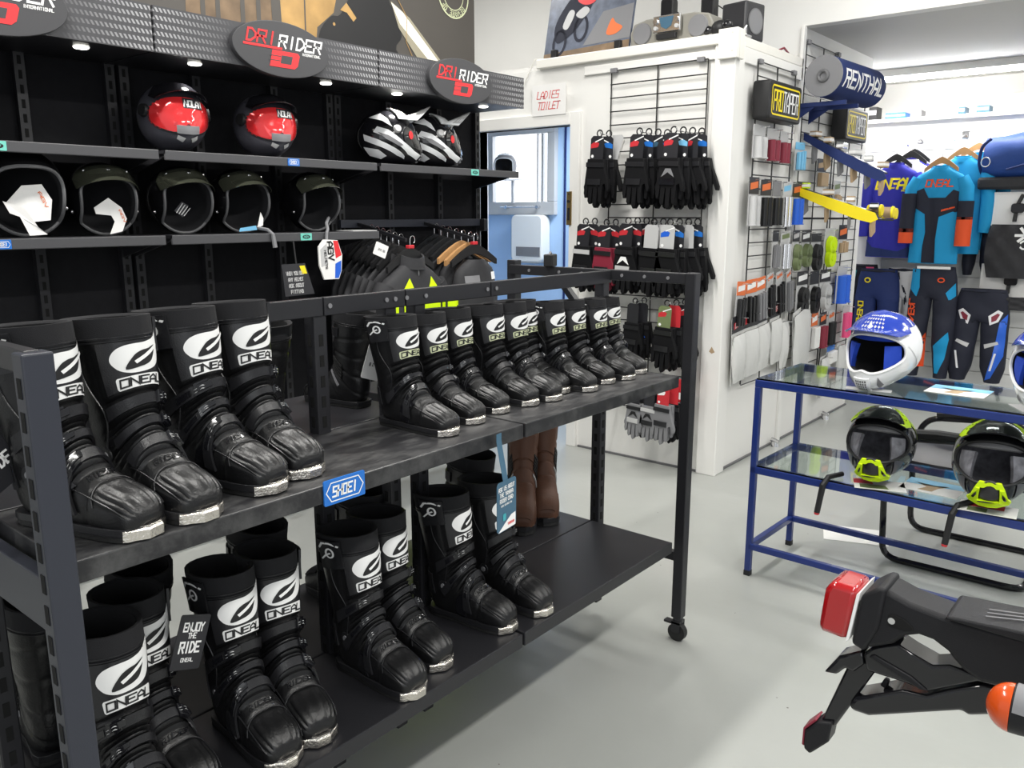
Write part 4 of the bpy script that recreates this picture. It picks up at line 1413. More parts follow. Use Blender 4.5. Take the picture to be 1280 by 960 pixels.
text(q, 'AGV', 0.07, 0.022, lambda a, b: (b + 0.005, -0.0052, -a + 0.02), 0.25)
text(q, 'HELMETS', 0.07, 0.008, lambda a, b: (b - 0.02, -0.0052, -a - 0.01), 0.25)
q.build('lettering', m['black'], bk, 0)
# loose leaflet on the shelf end
tag(MB().box(-0.07, -0.06, 0, 0.075, 0.06, 0.004).build('leaflet', m['lgrey'], None, 0, loc=(2.585, 3.08, 1.42)), 'grey leaflet lying at the right end of the lower helmet shelf', 'leaflet')

# --- full-face helmets with red mirror visors
PF = hel(0.125, 0.140, 0.130, 0.130, 0.028, 0.42, -30)
Z1 = 1.731
def full_face(label, x, rz):
    o, ab = helmet('full_face_helmet', label, PF, FULL_PORT, m['mattshell'], 'black', 'pad', (x, 3.14, Z1), rz, 'red-visored helmets on the upper shelf')
    q = MB()
    N = 48
    rs = [[PF(max(0.01, ab(2 * PI * j / N) * k * 1.03), 2 * PI * j / N, 0.004) for j in range(N)] for k in (0.01, 0.25, 0.5, 0.75, 1.0)]
    q.rings(rs, 0, True, False)
    vz = q.build('visor', m['redvisor'], o, 60)
    t_ = MB()
    f = lambda x_, y_: PF(*AE(R(x_), R(y_)), 0.0052)
    t_.patch([(-4, 26), (30, 26), (30, 10), (-4, 10)], f, 0, 5)
    t_.build('visor_sticker', m['cardblack'], vz, 60)
    t_ = MB()
    text(t_, 'NOLAN', 30, 9, lambda a, b: PF(*AE(R(a + 13), R(b + 17)), 0.0068), 0.2, 0.25)
    t_.build('lettering', m['white'], vz, 60)
    t_ = MB()
    for k in range(4):
        strip(t_, [V((-44, 16 - k * 5)), V((-12, 18 - k * 5))], 0.5, f)
    t_.patch([(-20, -14), (-16, -9), (-12, -15)], f, 0)
    t_.build('visor_print', m['cardred'], vz, 60)['kind'] = 'stuff'
    pk, fp = peak(o, PF, m['blackgloss'], 62, 36, 62, 0.055, 0.0, 'peak', 0.04)
    t_ = MB()
    text(t_, 'NOLAN', 0.07, 0.016, lambda a, b: fp(a / 0.13, 0.45 + b / 0.06, 0.0036), 0.22, 0.2)
    t_.build('lettering', m['lgrey'], pk, 60)
    # chin vent and side screw covers
    q = MB()
    for s_ in (-1, 1):
        q.patch([(s_ * 4, -30), (s_ * 15, -27), (s_ * 17, -33), (s_ * 8, -37)], lambda a, b: PF(*AE(R(a), R(b)), 0.003), 0, 3)
    q.build('chin_vent', m['lgrey'], o, 60)['kind'] = 'stuff'
    q = MB().slab(lambda u, v_, d: PF(*AE(R(u), R(v_)), 0.001 + d), lin(-16, 16, 7), lin(-24, -14, 4), 0.008)
    q.build('nose_vent', m['grey'], o, 40)
    for s_ in (-1, 1):
        al, ph = AE(R(72 * s_), R(8))
        MB().cyl(PF(al, ph, 0), PF(al, ph, 0.012), 0.026, 0.022, 20).build('visor_pivot', m['black'], o)
    return o
full_face('graphite helmet with red mirror visor and black peak, nearest the shelf joint', 1.742, -8)
full_face('graphite helmet with red mirror visor and black peak, above the small blue ticket', 2.155, -8)

# --- white and black adventure helmets seen from the side
PA = hel(0.122, 0.145, 0.128, 0.128, 0.050, 0.40, -30)
def adv(label, x, rz, y=3.13):
    o, ab = helmet('adventure_helmet', label, PA, MX_PORT, m['blackgloss'], 'black', 'pad', (x, y, Z1), rz, 'white and black helmets on the upper shelf')
    q = MB()
    N = 48
    q.rings([[PA(max(0.01, ab(2 * PI * j / N) * k * 1.06), 2 * PI * j / N, 0.005) for j in range(N)] for k in (0.01, 0.25, 0.5, 0.75, 1.0)], 0, True, False)
    vz = q.build('visor', m['smoke'], o, 60)
    f = lambda a, b: PA(*AE(R(a), R(b)), 0.0068)
    t_ = MB().patch([(-16, 12), (8, 16), (10, 0), (-15, -3)], f, 0, 5)
    t_.build('price_sticker', m['paper'], vz, 60)
    t_ = MB().patch(ellipse(6, 8, 14, -42, 4), f, 0, 4)
    t_.build('red_sticker', m['red'], vz, 60)
    g = lambda a, b: PA(*AE(R(a), R(b)), 0.003)
    for s_ in (-1, 1):
        for k, poly in enumerate(([(-120, 20), (-95, 14), (-60, -10), (-28, -24), (-12, -26), (-14, -36), (-40, -34), (-75, -16), (-105, 0), (-128, 8)],
                                  [(-150, 4), (-120, -6), (-85, -22), (-45, -40), (-40, -47), (-70, -42), (-110, -24), (-148, -8)],
                                  [(-155, -20), (-120, -28), (-100, -44), (-120, -52), (-150, -40)],
                                  [(-150, 40), (-110, 34), (-85, 20), (-95, 40), (-120, 56)])):
            MB().patch([(a * s_, b) for a, b in poly], g, 0, 6).build('white_graphic', m['whiteshell'], o, 60)
        MB().patch([(s_ * 118, 8), (s_ * 95, 2), (s_ * 60, -17), (s_ * 70, -20), (s_ * 100, -6)], lambda a, b: PA(*AE(R(a), R(b)), 0.0045), 0, 6).build('grey_graphic', m['grey'], o, 60)
    pk, fp = peak(o, PA, m['whiteshell'], 88, 46, 66, 0.120, 0.050, 'peak', 0.12, 0.006, 0.055)
    t_ = MB().slab(lambda u, v_, d: fp(u, v_, 0.0045 + d), lin(-0.45, 0.45, 5), lin(-0.7, 0.65, 8), 0.001)
    t_.build('peak_stripe', m['black'], pk, 60)
    q = MB().slab(lambda u, v_, d: fp(u, v_, 0.0045 + d), lin(-0.95, 0.95, 7), lin(0.55, 1.0, 4), 0.003)
    q.build('peak_tip', m['lgrey'], pk, 60)
    q = MB()
    for s_ in (-1, 1):
        al, ph = AE(R(74 * s_), R(16))
        MB().cyl(PA(al, ph, 0), PA(al, ph, 0.014), 0.02, 0.016, 16).build('peak_screw', m['lgrey'], o)
    for k in range(3):
        MB().slab(lambda u, v_, d: PA(*AE(R(u), R(v_)), 0.001 + d), lin(-10 + k, 10 - k, 4), lin(-24 - k * 6, -27 - k * 6, 2), 0.004).build('mouth_vent', m['grey'], o, 40)
    return o
adv('white and black adventure helmet with white peak, the left of two', 2.835, 58)
adv('white and black adventure helmet with white peak, the right of two', 3.125, 58)
# a sliver of another helmet at the left edge of the upper shelf
o, ab = helmet('full_face_helmet', 'dark helmet just cut off by the left picture edge, upper shelf', PF, FULL_PORT, m['shell'], 'black', 'pad', (0.985, 3.14, Z1), 0)
MB().rings([[PF(max(0.01, ab(2 * PI * j / 32) * k * 1.03), 2 * PI * j / 32, 0.004) for j in range(32)] for k in (0.01, 0.5, 1.0)], 0, True, False).build('visor', m['smoke'], o, 60)
# helmet by the toilet window
br = thing('window_bracket', 'small grey bracket shelf in front of the toilet window', 'bracket', (5.70, 4.68, 1.79))
MB().box(-0.22, -0.10, -0.012, 0.0, 0.10, 0).build('bracket_board', m['lgrey'], br, 0)
MB().box(-0.02, -0.012, -0.2, 0.0, 0.012, -0.012).build('bracket_foot', m['lgrey'], br, 0)
o, ab = helmet('open_face_helmet', 'dark grey helmet standing against the bright toilet window', PO, OPEN_PORT, m['grey'], 'lgrey', 'pad', (5.585, 4.68, 1.79), -60)
o.scale = (0.82,) * 3
MB().slab(lambda u, v_, d: PO(*AE(R(u), R(v_)), 0.001 + d), lin(-60, 60, 9), lin(50, 62, 3), 0.003).build('white_band', m['white'], o, 60)

# --- motocross helmets on the blue glass table
PM = hel(0.125, 0.145, 0.132, 0.135, 0.060, 0.52, -34)
def mx(label, loc, rz, kind, sc_=1.0, rx=5):
    sh = {'white': 'whiteshell', 'fluo': 'blackgloss'}[kind]
    o, ab = helmet('motocross_helmet', label, PM, MX_PORT, m[sh], 'white' if kind == 'white' else 'black', 'pad' if kind == 'white' else 'camopad', loc, rz, 'motocross helmets on the blue table')
    o.scale = (sc_,) * 3
    o.rotation_euler = (R(rx), 0, R(rz))
    g = lambda a, b: PM(*AE(R(a), R(b)), 0.003)
    if kind == 'white':
        MB().slab(lambda u, v_, d: PM(*AE(R(u), R(v_)), 0.0005 + d), lin(-110, 110, 22), lin(42, 84, 8), 0.003).build('blue_crown', m['blueshell'], o, 60)
        pk, fp = peak(o, PM, m['blueshell'], 84, 38, 70, 0.085, 0.008, 'peak', 0.10, 0.005)
        for s_ in (-1, 1):
            MB().slab(lambda u, v_, d: PM(*AE(R(u), R(v_)), -0.030 + d), lin(s_ * 24, s_ * 52, 6), lin(-26, 14, 6), 0.02).build('cheek_pad', m['bluepad'], o, 60)
        MB().slab(lambda u, v_, d: PM(*AE(R(u), R(v_)), -0.026 + d), lin(-46, 46, 12), lin(22, 31, 3), 0.016).build('brow_pad', m['bluepad'], o, 60)
        q = MB()
        for i in range(-3, 4):
            for j in range(5):
                u, v_ = i * 0.09, -0.55 + j * 0.16
                q.patch([(u - 0.035, v_), (u, v_ + 0.06), (u + 0.035, v_), (u, v_ - 0.06)], lambda a, b: fp(a, b, 0.0048))
        q.build('peak_grille', m['lgrey'], pk, 60)['kind'] = 'stuff'
        t_ = MB()
        text(t_, 'SCOTT', 0.075, 0.013, lambda a, b: fp(a / 0.12, 0.62 + b / 0.09, 0.0048), 0.22, 0.2)
        t_.build('lettering', m['white'], pk, 60)
        t_ = MB()
        text(t_, 'SCOTT', 36, 7, lambda a, b: PM(*AE(R(a + 62), R(b - 43)), 0.004), 0.18, 0.3)
        t_.build('side_lettering', m['lgrey'], o, 60)
        MB().slab(lambda u, v_, d: PM(*AE(R(u), R(v_)), 0.0005 + d), lin(-9, 9, 5), lin(-46, -24, 5), 0.007).build('mouth_vent', m['whiteshell'], o, 40)
        q = MB()
        for i in range(-2, 3):
            for j in range(6):
                q.patch([(i * 2.6 - 1, -43 + j * 3.2), (i * 2.6, -41.6 + j * 3.2), (i * 2.6 + 1, -43 + j * 3.2), (i * 2.6, -44.4 + j * 3.2)], lambda a, b: PM(*AE(R(a), R(b)), 0.0085))
        q.build('vent_mesh', m['black'], o, 0)['kind'] = 'stuff'
        for s_ in (-1, 1):
            MB().patch([(s_ * 18, -24), (s_ * 26, -38), (s_ * 20, -44), (s_ * 17, -34)], g, 0, 4).build('vent_slot', m['grey'], o, 60)
            MB().patch([(s_ * 62, 12), (s_ * 80, 26), (s_ * 95, 10), (s_ * 110, -20), (s_ * 100, -34), (s_ * 84, -12)], lambda a, b: PM(*AE(R(a), R(b)), 0.0018), 0, 6).build('pale_graphic', m['lgrey'] if False else m['whiteshell'], o, 60)
    else:
        pk, fp = peak(o, PM, m['blackgloss'], 84, 38, 66, 0.085, 0.010, 'peak', 0.12, 0.005)
        for s_ in (-1, 1):
            MB().slab(lambda u, v_, d: fp(s_ * u, v_, 0.0045 + d), lin(0.72, 0.98, 4), lin(-0.9, 0.9, 8), 0.001).build('fluo_flash', m['fluo'], pk, 60)
            MB().patch([(s_ * 70, 40), (s_ * 110, 46), (s_ * 130, 24), (s_ * 112, 10), (s_ * 95, 26)], g, 0, 6).build('fluo_graphic', m['fluo'], o, 60)
        t_ = MB()
        text(t_, 'AIROH', 0.085, 0.014, lambda a, b: fp(a / 0.12, 0.15 + b / 0.09, 0.0050), 0.22, 0.25)
        t_.build('lettering', m['fluo'], pk, 60)
        # fluorescent mouthpiece with an open window
        fn = lambda a, b, d: PM(*AE(R(a), R(b)), d)
        for poly in [[(a_ * 1.25, b_ * 1.0 + 3 * (b_ > -30)) for a_, b_ in pl_] for pl_ in ([(-8, -20), (8, -20), (11, -26), (-11, -26)], [(-11, -26), (-7, -26), (-9, -38), (-24, -48), (-22, -40), (-16, -34)], [(11, -26), (7, -26), (9, -38), (24, -48), (22, -40), (16, -34)], [(-9, -36), (9, -36), (24, -48), (10, -50), (0, -47), (-10, -50), (-24, -48)])]:
            MB().prism(poly, fn, 0.001, 0.011).build('mouth_guard', m['fluo'], o, 0, 0.001)
        for s_ in (-1, 1):
            MB().patch([(s_ * 28, -18), (s_ * 48, -22), (s_ * 46, -36), (s_ * 30, -40)], g, 0, 4).build('dark_graphic', m['grey'] if False else m['mattshell'], o, 60)
        t_ = MB()
        text(t_, 'AIROH', 34, 8, lambda a, b: PM(*AE(R(a + 64), R(b - 34)), 0.004), 0.2, 0.3)
        t_.build('side_lettering', m['grey'], o, 60)
        rr = random.Random(3)
        for s_ in (-1, 1):
            MB().slab(lambda u, v_, d: PM(*AE(R(u), R(v_)), -0.030 + d), lin(s_ * 24, s_ * 52, 6), lin(-26, 14, 6), 0.02).build('cheek_pad', m['camopad'], o, 60)
            MB().slab(lambda u, v_, d: PM(*AE(R(u), R(v_)), -0.024 + d), lin(s_ * 24, s_ * 40, 5), lin(-27, -20, 3), 0.016).build('liner_tab', m['lgrey'], o, 60)
        MB().slab(lambda u, v_, d: PM(*AE(R(u), R(v_)), -0.026 + d), lin(-46, 46, 12), lin(22, 31, 3), 0.016).build('brow_pad', m['grey'], o, 60)
        # chin strap hanging off the shelf
    return o

# ================================================================== GARMENTS
def garment(name, label, cat, wt, dt, mt, loc, rz, group=None, sleeves=None, collar=None, fold=0.006, seed=0, slm=None):
    """hung garment facing local -Y, collar at z = 0; wt / dt: (z, half width / half depth) tables going down"""
    o = thing(name, label, cat, loc, rz, group)
    r_ = random.Random(seed)
    a1, a2, f1, f2 = r_.uniform(0, 6), r_.uniform(0, 6), r_.uniform(24, 34), r_.uniform(9, 15)
    zt, zb = wt[0][0], wt[-1][0]

    def W(z):
        return interp([(-a, b) for a, b in wt], -z)

    def D(z):
        return interp([(-a, b) for a, b in dt], -z)

    def F(x, z, off=0.0):
        w, d = W(z), D(z)
        t = max(-1, min(1, x / w))
        k = min(1, max(0, (zt - z) / 0.25))
        fo = fold * k * (math.sin(t * f1 * 0.25 + a1 + z * 3) + 0.6 * math.sin(t * f2 + z * 7 + a2))
        return V((x, -(d * math.sqrt(max(0, 1 - t * t)) ** 0.7 + fo * (1 - t * t)) - off, z))
    b = MB()
    rs = []
    for z in lin(zt, zb, 26):
        w, d = W(z), D(z)
        fr = [F(-w * math.cos(PI * j / 20), z) for j in range(21)]
        bk = [V((w * math.cos(PI * j / 20), d * math.sin(PI * j / 20), z)) for j in range(1, 20)]
        rs.append(fr + bk)
    b.rings(rs, 0, False, False)
    b.build('torso', mt, o, 60)
    sl = []
    if sleeves:
        for s_, path in sleeves:
            q = MB()
            pts = [V(p[:3]) for p in path]
            q.tube([(s_ * p.x, p.y, p.z) for p in pts], [p[3] for p in path], 14)
            sl.append(q.build('sleeve', slm or mt, o, 60))
    if collar:
        q = MB()
        w, d, h = collar
        q.rings([[V((w * math.sin(2 * PI * j / 20) * k, -d * math.cos(2 * PI * j / 20) * k - dy, zt + z - 0.02 * max(0, math.cos(2 * PI * j / 20)))) for j in range(20)] for k, z, dy in ((1.15, -0.02, 0), (1.05, h, 0), (0.92, h, 0), (0.9, -0.04, 0))], 0, False, False)
        q.build('collar', mt, o, 60)
    return o, F, sl


def panel(o, F, poly, mt, off=0.002, name='panel', step=0.025):
    return MB().patch(poly, lambda x, z: F(x, z, off), 0, step).build(name, m[mt], o, 60)


def hanger(label, loc, rz, mt, group, w=0.21, sizer=None):
    o = thing('clothes_hanger', label, 'hanger', loc, rz, group)
    MB().slab(lambda u, v_, d: (u * w, d - 0.008, -0.015 - 0.075 * abs(u) ** 1.4 + v_ * (0.014 + 0.012 * (1 - abs(u)))), lin(-1, 1, 17), lin(-1, 1, 3), 0.016).build('shoulder_bar', m[mt], o, 40)
    MB().tube([(0, 0, 0.005), (0, 0, 0.04)] + [(0.018 - 0.018 * math.cos(a), 0, 0.045 + 0.02 * math.sin(a)) for a in lin(0.3, 4.0, 8)], 0.002, 6).build('hook', m['chrome'], o)
    if sizer:
        MB().box(-0.02, -0.012, 0.005, 0.02, 0.012, 0.022).build('size_clip', m[sizer], o, 0, 0.003)
    return o


JW = [(0, .065), (-.03, .10), (-.07, .175), (-.11, .225), (-.2, .24), (-.45, .235), (-.68, .245)]
JD = [(0, .045), (-.07, .055), (-.2, .075), (-.5, .06), (-.68, .07)]
JS = [(s_, [(0.19, 0.0, -0.11, .05), (0.235, 0.0, -0.19, .055), (0.26, -0.01, -0.36, .05), (0.265, -0.03, -0.52, .044), (0.262, -0.04, -0.64, .036)]) for s_ in (-1, 1)]
gj = 'black jackets on the left arm'
for i in range(7):
    y = 2.945 + i * 0.043 + (0.035 if i else 0)
    z = 1.275 + i * 0.0085
    first = i == 0
    lb = 'black textile jacket with fluoro yellow panels, frontmost on the left arm' if first else 'plain black jacket on the left arm, %s behind the fluoro yellow one' % ['', 'first', 'second', 'third', 'fourth', 'fifth', 'last'][i]
    if i < 2:
        o, F, sl = garment('motorcycle_jacket', lb, 'jacket', JW, JD, m['jacket'], (2.80, y, z), 6 if first else 10, gj, JS, (.075, .055, .035), 0.008, i)
        if first:
            panel(o, F, [(-.13, -.46), (-.135, -.14), (-.075, -.075), (-.055, -.13), (-.01, -.135), (-.01, -.46)], 'fluo', .004)
            panel(o, F, [(.02, -.46), (.02, -.135), (.055, -.13), (.085, -.075), (.14, -.14), (.12, -.46)], 'fluo', .004)
            panel(o, F, [(-.225, -.46), (-.222, -.15), (-.165, -.14), (-.165, -.46)], 'fluo', .004)
            panel(o, F, [(.225, -.46), (.222, -.15), (.165, -.14), (.165, -.46)], 'fluo', .004)
            for s_ in (-1, 1):
                q = MB().slab(lambda u, v_, d: (s_ * (0.262 + 0.052 * math.sin(u)), -0.02 - 0.052 * math.cos(u) - d, v_), lin(-0.9, 0.9, 6), lin(-0.5, -0.17, 4), 0.004)
                q.build('sleeve_panel', m['fluo'], o, 60)
            q = MB()
            strip(q, [V((0, -0.03)), V((0.004, -0.6))], 0.008, lambda x, z: F(x, z, 0.003))
            q.build('zip', m['grey'], o, 60)
        else:
            q = MB()
            strip(q, [V((-.2, -.2)), V((.2, -.2))], 0.012, lambda x, z: F(x, z, 0.003))
            q.build('reflective_stripe', m['grey'], o, 60)
            src = o
            o.scale = (1, 0.36, 1)
    else:
        o = dup(src, lb, (2.80, y, z), 10, gj, (1, 0.36, 1))
    hanger('clothes hanger %s' % ('with red size clip holding the fluoro yellow jacket' if first else 'inside the black jacket, %s behind the yellow one' % ['', 'first', 'second', 'third', 'fourth', 'fifth', 'last'][i]), (2.80, y, z + 0.055), 6 if first else 10, 'black', 'jacket hangers on the left arm', 0.17, 'cardred' if first else None)
# swing ticket on the jackets
htag((2.60, 2.93, 1.335), (0, R(22), R(-10)), 0.07, 0.06, 'white price ticket tied to the jackets on the left arm', [('$349.95', 0.0, 0.045, 0.009)], 'paper', 'grey')
gv = 'trousers and vests on the right arm'
VW = [(0, .06), (-.03, .12), (-.06, .165), (-.2, .19), (-.45, .19), (-.62, .20)]
names = ['frontmost on the right arm, white patch on its chest', 'second on the right arm, behind the patched vest', 'third on the right arm under the wooden hanger', 'fourth on the right arm', 'last on the right arm, nearest the wall']
for i in range(3):
    y, z = 2.96 + i * 0.10, 1.265 + i * 0.014
    o, F, sl = garment('riding_vest', 'black vest ' + names[i], 'vest', VW, JD, m['jacket'], (3.27, y, z), 8, gv, None, None, 0.006, 20 + i)
    if i == 0:
        panel(o, F, [(.09, -.07), (.15, -.07), (.15, -.11), (.09, -.11)], 'white', 0.003, 'patch_label')
        panel(o, F, [(-.14, -.02 - .06), (-.03, -.08), (-.03, -.13), (-.14, -.13)], 'grey', 0.003, 'pocket')
hn = [('wood', 'pale wooden hanger behind the patched black vest', 0.04), ('black', 'black plastic hanger with red clip above the patched vest', 0.0), ('black', 'empty black hanger on the right arm, third from front', 0.14), ('wood', 'pale wooden hanger, second one on the right arm', 0.09), ('black', 'empty black hanger on the right arm, fourth', 0.19), ('black', 'empty black hanger on the right arm, fifth', 0.24), ('black', 'empty black hanger on the right arm nearest the wall', 0.29)]
for mt, lb, dy in hn:
    hanger(lb, (3.27, 2.955 + dy, 1.335 + dy * 0.16), 6, mt, 'hangers on the right arm', 0.20, 'cardred' if dy == 0 else None)
# price strip card under the helmets and goggles on the rack beam
o = tag(MB().prism([(-.085, -.06), (.085, -.06), (.05, .075), (-.085, .075)], lambda a, b, d: (a, d, b), -0.002, 0.002).build('notice_card', m['cardblack'], None, 0, loc=(2.172, 2.982, 1.215)), 'black notice card with white lines below the lower helmet shelf', 'card')
o.rotation_euler = (R(-6), 0, R(8))
MB().box(-0.004, -0.001, 0.07, 0.004, 0.001, 0.20).build('hanging_strip', m['black'], o, 0)
q = MB()
for k, (s, w_) in enumerate((('WHEN YOU BUY', .10), ('ANY HELMET', .085), ('ASK ABOUT', .085), ('FITTING', .07))):
    text(q, s, w_, 0.014, lambda a, b: (a - 0.015, -0.0026, b + 0.035 - k * 0.026), 0.22)
q.build('lettering', m['lgrey'], o, 0)
MB().patch([(.015, .05), (.045, .05), (.055, .015), (.025, .015)], lambda a, b: (a, -0.0026, b + .015)).build('orange_mark', m['yellow'], o, 0)

# ================================================================== FRONT GLOVE GRID
def wire_grid(name, label, loc, rz, w, z0, z1, nv, step=0.0762):
    o = thing(name, label, 'grid panel', loc, rz)
    q = MB()
    for i in range(nv):
        x = -w / 2 + w * i / (nv - 1)
        q.cyl((x, 0, z0), (x, 0, z1), 0.0042, n=6)
    z = z1
    while z > z0 - 0.01:
        q.cyl((-w / 2 - 0.002, -0.005, z), (w / 2 + 0.002, -0.005, z), 0.0036, n=6)
        z -= step
    q.build('wires', m['wire'], o)['kind'] = 'stuff'
    for x in (-w / 2 + 0.02, w / 2 - 0.04):
        MB().box(x - 0.022, -0.016, z1 - 0.012, x + 0.022, 0.012, z1 + 0.014).build('wall_clip', m['grey'], o, 0, 0.003)
    return o
wire_grid('grid_panel', 'black wire grid carrying the gloves on the white front wall', (4.305, 2.486, 0), -90, 0.615, 0.32, 2.315, 3)

GLO = [(-.042, -.10), (-.046, -.15), (-.050, -.19), (-.053, -.25), (-.047, -.272), (-.037, -.266), (-.033, -.222), (-.030, -.222), (-.030, -.285), (-.022, -.298), (-.012, -.292), (-.008, -.224),
       (-.005, -.224), (-.003, -.300), (.006, -.314), (.016, -.304), (.018, -.224), (.021, -.222), (.026, -.283), (.035, -.294), (.043, -.284), (.044, -.212), (.056, -.205), (.066, -.236), (.076, -.238), (.079, -.222), (.066, -.182), (.050, -.142), (.042, -.10)]


def glove_pair(label, loc, rz, group, cards=('cardblack', 'cardred'), body='glove', guard=None, sc_=1.0, flip=1, tilt=0, cuff=None, longcard=False, stripe=None):
    o = thing('glove_pair', label, 'gloves', loc, rz, group)
    o.scale = (flip * sc_, sc_, sc_)
    o.rotation_euler = (0, R(tilt), R(rz))
    L = 0.20 if longcard else 0.115
    hk = MB().tube([(0.014 * math.sin(a), 0, 0.012 + 0.014 * math.cos(a)) for a in lin(-2.4, 2.6, 10)], 0.0032, 6)
    hk.build('hanger_hook', m['black'], o)
    cd = MB().prism([(-.034, -L), (.034, -L), (.034, -.012), (.022, .0), (-.022, .0), (-.034, -.012)], lambda a, b, d: (a, d - 0.016, b), -0.0008, 0.0008).build('header_card', m[cards[0]], o, 0)
    if cards[1]:
        q = MB().patch([(-.032, -.036), (-.008, -.024), (.012, -.032), (.006, -.048), (-.032, -.054)], lambda a, b: (a, -0.0172, b))
        q.build('card_band', m[cards[1]], cd, 0)
        q = MB()
        strip(q, [V((-.008, -.026)), V((.030, -.010))], 0.005, lambda a, b: (a, -0.0175, b))
        q.patch(ellipse(0.007, 0.007, 10, -0.021, -0.088), lambda a, b: (a, -0.0175, b))
        q.build('card_print', m['white'], cd, 0)['kind'] = 'stuff'
    for k, (dx, dy, sx) in enumerate(((0, -0.012, 1), (0.006, 0.014, -1))):
        g = MB().prism([(sx * x + dx, z) for x, z in GLO], lambda a, b, d: (a, d + dy, b), -0.011, 0.011)
        g = g.build('glove', m[body], o, 40, 0.008)
        if k == 0:
            q = MB().slab(lambda u, v_, d: (u + dx, dy - 0.0115 - d - 0.003 * math.cos(u * 35), v_), lin(-.036, .036, 7), lin(-.212, -.186, 3), 0.005)
            q.build('knuckle_guard', m[guard or 'plastic'], g, 40)
            q = MB().slab(lambda u, v_, d: (u + dx, dy - 0.0115 - d, v_), lin(-.046, .046, 4), lin(-.135, -.115, 2), 0.004)
            q.build('cuff_strap', m[cuff or 'plastic'], g, 40)
            if stripe:
                q = MB().patch([(-.03, -.18), (-.012, -.145), (.014, -.145), (.032, -.18), (.018, -.172), (.0, -.16), (-.016, -.172)], lambda a, b: (a + dx, dy - 0.0135, b))
                q.build('knuckle_print', m[stripe], g, 0)
    return o


g1, g2, g3, g4 = 'gloves on the top hooks', 'gloves on the second row of hooks', 'gloves on the third row of hooks', 'gloves on the bottom hooks'
protoA = protoB = protoC = None
def stack(ys, zt, group, row, n, styles, sc_=1.2, x0=4.10, dx=0.042, words=None):
    for i in range(n):
        yield i, (x0 + dx * i, ys - 0.006 * i, zt - 0.004 * i)
pos = ['frontmost', 'second', 'third', 'rearmost']
def row(cluster, where, y, zt, n, group, styles, sc_=1.27):
    for i in range(n):
        kw = dict(styles[i % len(styles)])
        lb = 'glove pair %s, %s' % (where, pos[i] if n > 2 else ('in front' if i == 0 else 'behind'))
        glove_pair(lb, (4.075 + 0.056 * i, y - 0.026 * i + 0.01 * (n > 2), zt), -90, group, sc_=sc_, flip=1 if i % 2 == 0 else -1, tilt=3 - 2 * i, **kw)
blue_ = ('cardblack', 'labelblue')
row(1, 'on the top row left hook', 2.715, 1.93, 2, g1, [{}, {'cards': blue_}])
row(2, 'on the top row middle hook', 2.445, 1.925, 4, g1, [{}, {'cards': blue_}, {'cards': ('cardblack', 'slate')}, {'cards': blue_}])
row(3, 'on the top row right hook', 2.235, 1.92, 4, g1, [{'guard': 'blackgloss', 'stripe': 'grey'}, {'cards': ('cardblack', 'sky')}, {'stripe': 'lgrey'}, {'cards': blue_}])
o = tag(MB().prism([(-.04, -.17), (-.02, -.2), (.04, -.02), (.03, 0), (-.035, 0)], lambda a, b, d: (a, d, b), -0.001, 0.001).build('backing_card', m['lgrey'], None, 0, loc=(4.17, 2.655, 1.94)), 'light grey backing card on the top row left hook', 'card')
o.rotation_euler = (0, 0, R(-90))
row(4, 'on the second row, leftmost hook', 2.80, 1.44, 2, g2, [{'cuff': 'lgrey'}, {}])
row(5, 'on the second row by the maroon glove', 2.655, 1.435, 2, g2, [{'body': 'maroon'}, {'guard': 'olive'}])
row(6, 'on the second row by the white knuckle print', 2.50, 1.445, 3, g2, [{'stripe': 'white', 'guard': 'lgrey'}, {}, {}])
row(7, 'on the second row under a long grey card', 2.345, 1.44, 2, g2, [{'cards': ('lgrey', None), 'longcard': True}, {'cards': ('lgrey', None)}])
row(8, 'on the second row, right hook with blue cards', 2.235, 1.44, 4, g2, [{'cards': ('lgrey', 'elecblue')}, {'cards': blue_}, {'cards': ('lgrey', None)}, {'cards': blue_}])
row(9, 'on the third row behind the small boots', 2.45, 1.0, 2, g3, [{'cards': ('cardblack', None)}, {'stripe': 'elecblue', 'cards': ('cardblack', None)}], 1.1)
row(10, 'on the third row by the olive card', 2.235, 1.0, 3, g3, [{'cards': ('olive', 'cardred'), 'guard': 'plastic'}, {'cards': ('cardred', None)}, {}], 1.2)
row(11, 'on the bottom row with grey backs, left hook', 2.42, 0.52, 2, g4, [{'body': 'grey', 'cards': ('cardblack', None), 'stripe': 'black', 'guard': 'lgrey'}, {}], 1.0)
row(12, 'on the bottom row with grey backs, middle hook', 2.325, 0.52, 2, g4, [{'body': 'grey', 'cards': ('cardblack', None), 'stripe': 'black', 'cuff': 'lgrey'}, {}], 1.0)
row(13, 'on the bottom row under the red packet', 2.235, 0.55, 2, g4, [{'body': 'grey', 'cards': ('cardred', 'white')}, {'cards': ('cardred', None)}], 1.1)
o = tag(MB().prism(rrect(.10, .13, .01), lambda a, b, d: (a, d, b), -0.008, 0.008).build('glove_packet', m['cardred'], None, 30, 0.003, loc=(4.13, 2.155, 0.52)), 'red and white packet hanging at the right end of the bottom glove row', 'packet')
o.rotation_euler = (0, 0, R(-90))
MB().patch([(-.04, -.05), (.01, -.05), (.01, -.01), (-.04, -.01)], lambda a, b: (a, -0.0085, b)).build('packet_print', m['white'], o, 0)
o = thing('goggle_strap', 'small black strap with white tips hanging low on the front grid', 'strap', (4.20, 2.66, 0.572), -90)
MB().tube([(-0.05, 0, 0), (0.0, -0.02, -0.05), (0.06, 0, -0.03)], 0.018, 8).build('strap_band', m['leather'], o)
MB().tube([(0.0, -0.02, -0.05), (-0.02, -0.02, -0.13)], 0.014, 8).build('strap_tail', m['leather'], o)
